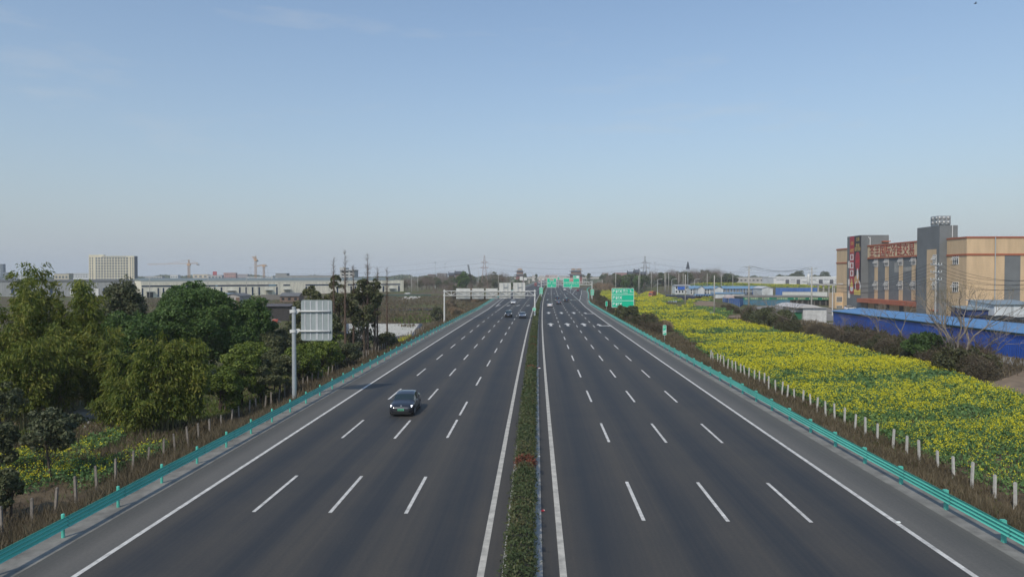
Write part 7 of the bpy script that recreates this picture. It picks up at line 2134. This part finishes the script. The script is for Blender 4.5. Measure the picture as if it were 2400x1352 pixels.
rape('rapeseed_field', 'flowering yellow rapeseed field between the right fence posts and the thicket', poly, lambda y: 11 if y < 70 else max(.7, 11 * (70 / y) ** 1.8), sparse=.05)
KN = [([(1400, 688), (1425, 672), (1480, 676), (1500, 690), (1530, 694), (1500, 700), (1440, 705)], 'yellow rapeseed strip behind the service-area sign', .9),
      ([(1496, 690), (1512, 682), (1530, 681), (1552, 688), (1556, 694), (1530, 700), (1560, 708), (1555, 716), (1500, 712)], 'yellow rapeseed covering the left knoll behind the service-area sign', 1.0),
      ([(1520, 700), (1545, 690), (1580, 690), (1600, 698), (1590, 702), (1560, 702), (1545, 706)], 'yellow rapeseed strip on the crest of the middle knoll', .9),
      ([(1590, 722), (1592, 716), (1628, 698), (1665, 694), (1672, 699), (1632, 705), (1612, 722)], 'yellow rapeseed strip running up the right knoll', 1.1),
      ]
rape('rapeseed_patch', 'distant yellow rapeseed bank behind the camp roofs', [(122, 590), (150, 578), (230, 592), (310, 622), (310, 640), (230, 628), (150, 622)], lambda y: .35, flower=1.8, patchy=False)
for pix, lab, fl in KN:
    rape('rapeseed_patch', lab, wpoly(pix, GR + 1.6), lambda y: max(.28, 8 * (70 / y) ** 2), flower=1.6 * fl, patchy=False)
for pix, lab in (([(1618, 724), (1640, 716), (1690, 722), (1716, 730), (1700, 744), (1650, 734)], 'dark green low crop below the dirt bank at the field edge'), ([(1540, 700), (1570, 696), (1600, 704), (1592, 710), (1560, 704)], 'green low crop on the flank of the middle knoll')):
    rape('green_crop', lab, wpoly(pix, GR + .6), lambda y: max(.6, 8 * (70 / y) ** 1.8), hgt=.7, flower=.0, patchy=False)
for pix, lab, fl in (([(-60, 1120), (-60, 1055), (60, 1040), (200, 1048), (240, 1062), (160, 1100), (60, 1135)], 'straggling yellow rapeseed below the loquat tree at the left', .75), ([(130, 1100), (250, 1062), (330, 1035), (395, 1020), (400, 1036), (300, 1078), (180, 1130)], 'strip of grassy green plants with yellow tips behind the left fence posts', .45),
                     ([(150, 1040), (230, 1000), (300, 985), (280, 1020), (200, 1050)], 'green vegetable bed beside the bamboo with scattered yellow flowers', .30), ([(905, 818), (930, 795), (962, 782), (960, 795), (930, 815)], 'yellow rapeseed corner beside the lined basin', 1.3), ([(830, 744), (860, 738), (880, 735), (870, 742)], 'thin yellow strip behind the far edge of the pond', 1.0)):
    rape('rapeseed_patch', lab, wpoly(pix, GL + .8), lambda y: 9 if y < 70 else max(.8, 9 * (70 / y) ** 1.6), hgt=.95, flower=fl, patchy=False)

def blades(name, label, x, y, h, width, m_, cat='weeds', per=3, droop=.35, zoff=0):
    n = len(x); parts = []
    z = tz(x, y) + zoff
    s = np.clip(y / 55, .8, 4)
    for k in range(per):
        hh = h * rng.uniform(.5, 1.15, n)
        P = np.stack([x + rng.normal(size=n) * .14 * s, y + rng.normal(size=n) * .14 * s, z + hh * .45], 1)
        A = unit(np.stack([rng.normal(size=n) * droop, rng.normal(size=n) * droop, np.ones(n)], 1))
        nn = leaf_geo(P, hh * 1.1, 1.0, axis=A, axis_w=1.0)
        V, Fq = nn
        # narrow the blades to real width
        Vr = V.reshape(-1, 4, 3); c = (Vr[:, 1] + Vr[:, 3]) / 2; b = Vr[:, 1] - Vr[:, 3]; b = unit(b) * (width * s * rng.uniform(.6, 1.4, n))[:, None] / 2
        Vr[:, 1] = c + b; Vr[:, 3] = c - b
        parts.append((Vr.reshape(-1, 3), Fq, 0))
    V, Fq, mi = join_geo(parts)
    o = np_obj(name, V, Fq, [m_]); return tag(o, label, cat, kind='stuff')
def verge(side, l0, l1, y0, y1, d0, h, m_, name, label, wd=.05, thin=0.0, hv=.3):
    X, Y = [], []
    y = y0
    while y < y1:
        st = max(2, y * .06); d = d0 * (50 / max(50, y)) ** 1.6
        ll = float(np.interp(y, RLY, RLX)) - 20.3 if side > 0 else float(np.interp(y, LLY, LLX)) - 20.3
        n = int(st * (l1 - l0) * d); yy = rng.uniform(y, y + st, n); la = rng.uniform(l0, l1, n) + ll
        X.append(Cn(yy) + side * la); Y.append(yy); y += st
    X = np.concatenate(X); Y = np.concatenate(Y)
    k = rng.random(len(X)) < np.clip(.62 + .45 * snoise(X, Y, .5, 3) - thin, .06, 1); X, Y = X[k], Y[k]
    hh = h * (1 + hv * snoise(X, Y, .8, 4)).clip(.35, 1.8)
    blades(name, label, X, Y, hh, wd, m_)
verge(1, 20.6, 28.2, 18, 330, 34, .62, L_BROWN, 'dry_weeds', 'brown dry weeds on the bank behind the right guardrail', wd=.045)
verge(-1, 20.6, 30.0, 18, 420, 40, 1.0, L_BROWN, 'dry_weeds', 'brown dry weeds on the bank behind the left guardrail', wd=.045)
verge(-1, 29.5, 44, 18, 62, 16, .8, L_BROWN, 'dry_weeds', 'tangled dry weeds in the lower left corner beyond the fence posts', wd=.045)
verge(1, 20.6, 29, 18, 330, 5, .35, L_GRASS, 'verge_grass', 'thin green grass among the weeds on the right bank', wd=.04, thin=.2)
verge(-1, 22, 40, 18, 200, 6, .35, L_GRASS, 'verge_grass', 'thin green grass behind the left fence posts', wd=.04, thin=.15)
def scatter_weeds(pix, z, dens, h, m_, name, label, wd=.06):
    xy = sample(wpoly(pix, z), dens); x, y = xy[:, 0], xy[:, 1]
    k = rng.random(len(x)) < np.clip(.6 + .5 * snoise(x, y, .12, 6), .05, 1); x, y = x[k], y[k]
    blades(name, label, x, y, h * (1 + .3 * snoise(x, y, .3, 2)).clip(.4, 1.7), wd, m_)
scatter_weeds([(690, 760), (690, 700), (900, 694), (1040, 694), (1140, 706), (1040, 745), (960, 770), (860, 760)], GL, lambda y: max(.12, 3.0 * (100 / y) ** 1.6), 1.0, L_BROWN, 'dry_weeds', 'brown weedy field in front of the cream warehouse', .07)
scatter_weeds([(330, 700), (700, 696), (700, 760), (600, 800), (330, 760)], GL, lambda y: max(.12, 2.0 * (100 / y) ** 1.6), .9, L_BROWN, 'dry_weeds', 'brown weeds between the left belt and the warehouse', .07)
scatter_weeds([(1700, 752), (1960, 790), (2330, 895), (2420, 870), (2420, 845), (1950, 765), (1830, 740)], GR, lambda y: 2.2, 1.0, L_BROWN, 'dry_weeds', 'brown undergrowth of the thicket before the blue shed', .06)
scatter_weeds([(0, 1180), (0, 1010), (300, 960), (640, 900), (850, 850), (850, 870), (620, 950), (300, 1060)], GL, lambda y: 9, .5, L_GRASS, 'orchard_grass', 'patchy green grass under the bamboo and citrus trees', .05)
scatter_weeds([(0, 1180), (0, 1010), (300, 960), (640, 900), (850, 850), (850, 870), (620, 950), (300, 1060)], GL, lambda y: 3.0, .5, L_BROWN, 'dry_weeds', 'dry stalks under the bamboo and citrus trees', .05)
scatter_weeds([(900, 752), (990, 738), (1030, 742), (1000, 758), (960, 760)], GL, lambda y: 1.6, .7, L_GRASS, 'meadow_grass', 'bright green grass strip above the lined basin', .08)
scatter_weeds([(1560, 790), (1600, 776), (1700, 782), (1650, 810), (1600, 806)], GR, lambda y: 5.0, .8, L_BROWN, 'dry_weeds', 'patch of reddish dry stalks in the near rapeseed beside the countdown sign', .05)
# ------------------------------------------------------------------ vehicles
TYRE = mat('tyre_rubber', (.016, .016, .017), .85, var=.1); RIM = mat('alloy_rim', (.34, .35, .36), .35, .7, var=.05)
CGL = mat('car_window', (.022, .036, .040), .04, var=.05, spec=.7); LAMP = emit_mat('headlamp', (.95, .97, 1.0), 1.4); LAMPO = mat('lamp_lens', (.55, .56, .56), .15, var=.05)
TAIL = mat('tail_lens', (.30, .012, .014), .2, var=.05); TRIM = mat('dark_trim', (.02, .021, .023), .5, var=.05); PLATE_B = mat('plate_blue', (.03, .10, .40), .4); PLATE_G = mat('plate_green', (.12, .50, .30), .4)

# station: (x along car, half width, z bottom, z belt, z top, roof half width factor)
PROF = {
 'crossover': dict(L=4.75, W=1.92, H=1.62, st=[(2.37, .60, .42, .66, .68, 0), (2.30, .78, .28, .74, .78, 0), (2.05, .90, .22, .83, .90, 0), (1.55, .95, .20, .92, 1.02, 0), (1.05, .955, .20, .97, 1.08, 0), (.95, .955, .20, .98, 1.12, .80), (.35, .96, .20, 1.00, 1.47, .74), (-.15, .96, .20, 1.01, 1.60, .72), (-.75, .96, .20, 1.03, 1.62, .71), (-1.35, .955, .21, 1.06, 1.53, .69), (-1.95, .93, .26, 1.10, 1.25, .70), (-2.05, .91, .28, 1.10, 1.17, 0), (-2.28, .82, .36, 1.02, 1.08, 0), (-2.37, .70, .45, .85, .88, 0)]),
 'suv': dict(L=4.6, W=1.86, H=1.70, st=[(2.30, .70, .42, .80, .82, 0), (2.24, .84, .30, .90, .94, 0), (1.95, .91, .24, .99, 1.04, 0), (1.15, .93, .22, 1.04, 1.12, 0), (1.05, .93, .22, 1.05, 1.16, .84), (.45, .93, .22, 1.06, 1.60, .80), (-.1, .93, .22, 1.07, 1.70, .79), (-1.0, .93, .22, 1.08, 1.70, .79), (-1.85, .92, .24, 1.09, 1.62, .76), (-2.12, .90, .28, 1.09, 1.16, .8), (-2.2, .88, .30, 1.06, 1.10, 0), (-2.30, .80, .42, .9, .93, 0)]),
 'sedan': dict(L=4.75, W=1.83, H=1.46, st=[(2.37, .66, .40, .66, .68, 0), (2.31, .80, .26, .74, .78, 0), (2.0, .89, .20, .83, .88, 0), (1.1, .915, .19, .90, .97, 0), (1.0, .915, .19, .91, 1.0, .82), (.3, .915, .19, .92, 1.36, .76), (-.2, .915, .19, .93, 1.46, .74), (-.9, .915, .19, .95, 1.44, .74), (-1.55, .905, .21, .97, 1.16, .78), (-1.7, .90, .22, .98, 1.06, 0), (-2.2, .86, .26, .96, 1.03, 0), (-2.37, .74, .38, .84, .87, 0)]),
}
CARS = {}
def car(kind, paint, label, u, v, head, plate='blue', lights=False, group='cars on the motorway', ref='near', lat=None, yaw=0.0):
    pr = PROF[kind]; st = pr['st']
    p = G(u, v, 0)
    y = p.y + (pr['L'] / 2 if ref == 'near' else 0)
    x = p.x
    rz = (-PI / 2 if head < 0 else PI / 2) + yaw
    slope = 2 * 3e-5 * y if y < 400 else .024
    rz -= math.atan(slope) if head > 0 else math.atan(slope)
    key = (kind, paint.name, plate, lights)
    if key in CARS:
        t = copy_tree(CARS[key])
    else:
        t = thing('car', label, 'car')
        n = 9
        V = []
        for (sx, hw, z0, zb, zt, rw) in st:
            h = zb - z0
            if rw:
                r2 = hw * rw
                ring = [(hw * .86, z0), (hw * .985, z0 + h * .22), (hw, z0 + h * .55), (hw * .985, z0 + h * .86), (hw * .955, zb), (r2 * 1.06, zb + (zt - zb) * .86), (r2 * .9, zb + (zt - zb) * .97), (r2 * .5, zt), (0, zt + .008)]
            else:
                ring = [(hw * .86, z0), (hw * .985, z0 + h * .22), (hw, z0 + h * .55), (hw * .985, z0 + h * .86), (hw * .95, zb), (hw * .84, zb + (zt - zb) * .55), (hw * .7, zb + (zt - zb) * .8), (hw * .4, zt), (0, zt + .006)]
            full = [(sx, yy, zz) for yy, zz in ring] + [(sx, -yy, zz) for yy, zz in ring[:-1][::-1]]
            V.append(full)
        m_ = len(V[0])
        body, glass = MB(), MB()
        body.v = [q for r_ in V for q in r_]; glass.v = list(body.v)
        for i in range(len(V) - 1):
            r0, r1 = st[i][5], st[i + 1][5]
            for k in range(m_ - 1):
                f = (i * m_ + k, (i + 1) * m_ + k, (i + 1) * m_ + k + 1, i * m_ + k + 1)
                kk = min(k, m_ - 2 - k)
                rise = st[i + 1][4] - st[i][4]
                is_g = False
                if r0 and r1:
                    if kk == 4: is_g = True                               # side windows
                    elif kk > 4 and abs(rise) > .16 and st[i][0] > -.1 and rise > 0: is_g = True    # windscreen
                    elif kk > 4 and rise < -.20: is_g = True              # rear window
                if is_g: glass.f.append(f); glass.m.append(0)
                else: body.f.append(f); body.m.append(0)
            f = (i * m_, i * m_ + m_ - 1, (i + 1) * m_ + m_ - 1, (i + 1) * m_); body.f.append(f); body.m.append(0)
        body.f.append(tuple(range(m_))); body.m.append(0); body.f.append(tuple((len(V) - 1) * m_ + k for k in range(m_))[::-1]); body.m.append(0)
        # split the glass into windscreen, rear window and side windows
        grp_ = {'windscreen': [], 'rear_window': [], 'side_window_a': [], 'side_window_b': []}
        for f in glass.f:
            c = sum((Vector(glass.v[q]) for q in f), Vector()) / 4
            i = f[0] // m_; k = f[0] % m_; kk = min(k, m_ - 2 - k)
            if kk == 4: grp_['side_window_a' if c.y > 0 else 'side_window_b'].append(f)
            elif c.x > 0: grp_['windscreen'].append(f)
            else: grp_['rear_window'].append(f)
        body.build('body', paint, t, smooth=True, local=True)
        for nm, fs in grp_.items():
            if not fs: continue
            mb = MB(); ids = sorted({q for f in fs for q in f}); mp_ = {q: i for i, q in enumerate(ids)}
            mb.v = [glass.v[q] for q in ids]; mb.f = [tuple(mp_[q] for q in f) for f in fs]; mb.m = [0] * len(fs)
            mb.build(nm.replace('_a', '').replace('_b', '') if nm.startswith('side') else nm, CGL, t, smooth=True, local=True)
        L_, W_ = pr['L'], pr['W']; R_ = .345 if kind == 'sedan' else .37
        # pillars between the side windows
        zb_, zt2 = st[6][3], st[7][4]
        for s_ in (-1, 1):
            mb = MB(); hw = W_ / 2
            mb.obox((-.30, s_ * hw * .965, zb_ - .02), (.10, 0, 0), (0, s_ * .02, 0), (-.05, -s_ * hw * .20, (zt2 - zb_) * .84)); mb.build('door_pillar', TRIM, t, local=True)
            mb = MB(); mb.obox((.82, s_ * (hw * .97), zb_ + .03), (.10, 0, 0), (.0, s_ * .20, .0), (-.02, 0, .13)); mb.build('mirror', paint, t, local=True)
            mb = MB(); mb.box(-1.1, 1.15, s_ * hw * .93, s_ * hw * .985, .19, .30); mb.build('sill', TRIM, t, local=True)
            for xw in (L_ * .30, -L_ * .305):
                mb = MB(); ya, yb_ = s_ * (hw - .20), s_ * (hw + .005)
                mb.tube([(xw, ya, R_), (xw, yb_ - s_ * .03, R_), (xw, yb_, R_)], [R_, R_, R_ * .93], 24); ty = mb.build('tyre', TYRE, t, local=True)
                mb = MB(); mb.tube([(xw, yb_ - s_ * .015, R_), (xw, yb_ + s_ * .004, R_)], [R_ * .68, R_ * .64], 20)
                for q in range(5):
                    a = 2 * PI * q / 5; mb.obox((xw, yb_ + s_ * .005, R_), (R_ * .62 * math.cos(a), 0, R_ * .62 * math.sin(a)), (-.06 * math.sin(a), 0, .06 * math.cos(a)), (0, s_ * .012, 0))
                mb.build('rim', RIM, ty, local=True)
                mb = MB()     # dark wheel arch
                for q in range(13):
                    a0 = PI * q / 13; a1 = PI * (q + 1) / 13
                    mb.poly([(xw + (R_ + .07) * math.cos(a), s_ * (hw * .998), R_ + (R_ + .07) * math.sin(a)) for a in (a0, a1)] + [(xw + (R_ - .06) * math.cos(a), s_ * (hw * .998), R_ + (R_ - .06) * math.sin(a)) for a in (a1, a0)])
                mb.build('wheel_arch', TRIM, t, local=True)
        # front: lamps, grille, plate
        xf = L_ / 2; z1 = st[1][3]; hw1 = st[2][1]
        for s_ in (-1, 1):
            mb = MB(); mb.prism([(xf - .04, s_ * hw1 * .60, z1 - .09), (xf - .20, s_ * hw1 * .93, z1 + .0), (xf - .42, s_ * hw1 * .97, z1 + .115), (xf - .34, s_ * hw1 * .84, z1 + .11), (xf - .10, s_ * hw1 * .62, z1 - .02)], (.03, 0, .02)); mb.build('headlight', LAMP if lights else LAMPO, t, local=True)
            xr_ = -L_ / 2; zr_ = st[-2][3]
            mb = MB(); mb.box(xr_ - .02, xr_ + .16, s_ * hw1 * .50, s_ * hw1 * .93, zr_ - .16, zr_ - .02); mb.build('taillight', TAIL, t, local=True)
        mb = MB(); mb.box(xf - .2, xf + .015, -hw1 * .62, hw1 * .62, .36, .47 if kind == 'crossover' else .60); mb.box(xf - .3, xf - .02, -hw1 * .86, hw1 * .86, .22, .30); mb.build('grille', TRIM, t, local=True)
        mb = MB(); mb.box(xf - .05, xf + .03, -.24, .24, .49, .63); pl_ = mb.build('number_plate', PLATE_G if plate == 'green' else (PLATE_B if plate == 'blue' else M['sign_white']), t, local=True)
        mb = MB(); 
        for q in range(6): mb.box(xf + .0302, xf + .036, -.19 + .065 * q, -.15 + .065 * q, .52, .60)
        mb.build('plate_figures', TRIM if plate == 'green' else M['sign_white'], pl_, local=True)
        mb = MB(); xr_ = -L_ / 2; mb.box(xr_ - .025, xr_ + .05, -.24, .24, .66, .80); mb.build('number_plate', PLATE_G if plate == 'green' else PLATE_B, t, local=True)
        mb = MB(); mb.box(xr_ + .0, xr_ + .22, -hw1 * .82, hw1 * .82, .26, .40); mb.build('rear_bumper', TRIM, t, local=True)
        if kind == 'crossover':
            mb = MB(); mb.tube([(xf - .16, 0, .845), (xf - .14, 0, .85)], [.05, .05], 10); mb.build('round_badge', RIM, t, local=True)
        CARS[key] = t
    t.location = (x, y, 0.007); t.rotation_euler = (0, 0, rz)
    tag(t, label, 'car', group)
    return t
def paint(name, c, metal=.3): return mat(name, c, .32, metal, var=.03, coat=.8, spec=.5)
PGREY = paint('midnight_grey_paint', (.030, .034, .044), .35); PBLACK = paint('black_paint', (.022, .024, .028), .2); PSILVER = paint('silver_paint', (.37, .37, .37), .3); PWHITE = paint('white_paint', (.72, .72, .70), 0)
PBLUE = paint('slate_blue_paint', (.115, .125, .145), .3); PRED = paint('dark_red_paint', (.20, .03, .035), .2); PBEIGE = paint('beige_paint', (.56, .47, .42), 0)
car('crossover', PGREY, 'dark grey crossover with lit headlights and green plate driving towards the viewer', 938, 977, -1, 'green', True, yaw=.02)
car('suv', PBLACK, 'black suv with lit headlights beside the silver saloon, oncoming', 1191.5, 743.3, -1, 'blue', True)
car('sedan', PSILVER, 'silver saloon with lit headlights in the oncoming lane by the median', 1224.5, 745.5, -1, 'blue', True)
car('sedan', PWHITE, 'white oncoming saloon driving under the left gantry boards', 1203, 713, -1, 'blue', False)
car('sedan', PWHITE, 'white saloon seen from behind in the inner lane right of the median', 1289, 720, 1, 'blue', False)
car('crossover', PBLUE, 'slate blue hatchback seen from behind next to the white saloon', 1310, 713, 1, 'blue', False)
car('suv', PBLACK, 'black suv seen from behind ahead of the slate blue hatchback', 1306.5, 702.6, 1, 'blue', False)
car('suv', PBLACK, 'dark suv seen from behind in the third lane, right of the other dark suv', 1328, 707.5, 1, 'blue', False)
car('suv', PWHITE, 'white suv in the fourth lane beside the gore', 1323.5, 681, 1, 'blue', False)
car('sedan', PRED, 'dark red saloon leaving on the exit lane', 1354.5, 682.5, 1, 'blue', False)
car('sedan', PBEIGE, 'pale beige saloon ahead below the left direction board', 1308.5, 673, 1, 'blue', False)
car('sedan', PWHITE, 'tiny white oncoming car beside the paired notices in the median', 1262.5, 671.5, -1, 'blue', False)
def truck(u, v, label, col, cabc, head):
    p = G(u, v, 0); t = thing('lorry', label, 'lorry', (p.x, p.y, 0), -.03)
    mb = MB(); mb.box(-1.2, 1.2, 2.1, 9.5, 1.1, 3.7); mb.build('cargo_box', col, t, local=True)
    mb = MB(); mb.prism([(-1.15, -.05, .5), (-1.15, 1.95, .5), (-1.15, 1.95, 2.9), (-1.15, .35, 2.9), (-1.15, -.05, 1.6)], (2.3, 0, 0)); mb.build('cab', cabc, t, local=True)
    mb = MB(); mb.obox((-1.0, -.06, 1.65), (2.0, 0, 0), (0, -.02, 0), (0, .34, 1.05)); mb.build('windscreen', CGL, t, local=True)
    for y in (1.0, 6.6, 8.0):
        for s in (-1, 1):
            mb = MB(); mb.tube([(s * .85, y, .5), (s * 1.15, y, .5)], .5, 16); w_ = mb.build('tyre', TYRE, t, local=True); mb = MB(); mb.tube([(s * 1.152, y, .5), (s * 1.17, y, .5)], .28, 12); mb.build('rim', RIM, w_, local=True)
    mb = MB(); mb.box(-.5, .5, 1.96, 9.3, .65, 1.05); mb.build('chassis', TRIM, t, local=True)
    mb = MB(); mb.box(-1.1, 1.1, -.12, -.055, .5, .8); mb.build('bumper', TRIM, t, local=True)
    for s in (-.85, .85): mb = MB(); mb.box(s - .18, s + .18, -.10, -.052, .95, 1.2); mb.build('headlight', LAMPO, t, local=True)
    return t
RLORRY = mat('red_lorry_paint', (.36, .05, .045), .5, var=.15); WLORRY = mat('white_lorry_box', (.58, .58, .57), .5, var=.1)
truck(1255, 671.5, 'red and white box lorry coming down the far left carriageway', RLORRY, RLORRY, -1)
truck(1264, 664.5, 'second red lorry farther off near the median', RLORRY, WLORRY, -1)
# parked lorry by the knoll
p_ = AT(1537, 690, 420); t = truck(1537, 700, 'orange-red lorry parked beside the yellow knoll', mat('orange_body', (.40, .10, .05), .6, var=.15), mat('orange_cab', (.46, .13, .06), .5), -1)
t.location = (p_.x, 440, tzf(p_.x, 440)); t.rotation_euler = (0, 0, -.45)
# small parked cars and van by the warehouse end and the cold store
def parked(u, v, kind, pnt, label, rz, z=None):
    c = car(kind, pnt, label, u, v, 1, group='parked cars'); p = at_ground(u, v); c.location = (p.x, p.y, p.z + .02); c.rotation_euler = (0, 0, rz); return c
parked(955, 691, 'sedan', PWHITE, 'white car parked past the right end of the cream warehouse', 2.6)
parked(1992, 726.5, 'suv', PWHITE, 'white van parked at the foot of the banner tower', .3)

# ------------------------------------------------------------------ air
hz = MB(); hz.box(-3200, 3200, -70, 3300, -9, 75)
hm = bpy.data.materials.new('haze_air'); hm.use_nodes = True; n_ = hm.node_tree.nodes
for q in list(n_):
    if q.type == 'BSDF_PRINCIPLED': n_.remove(q)
pv = n_.new('ShaderNodeVolumePrincipled'); pv.inputs['Color'].default_value = (.90, .96, 1.0, 1); pv.inputs['Density'].default_value = HAZE_D
pv.inputs['Anisotropy'].default_value = -0.2
hm.node_tree.links.new(pv.outputs[0], [q for q in n_ if q.type == 'OUTPUT_MATERIAL'][0].inputs['Volume'])
ho_ = hz.build('haze', hm); tag(ho_, kind='stuff')
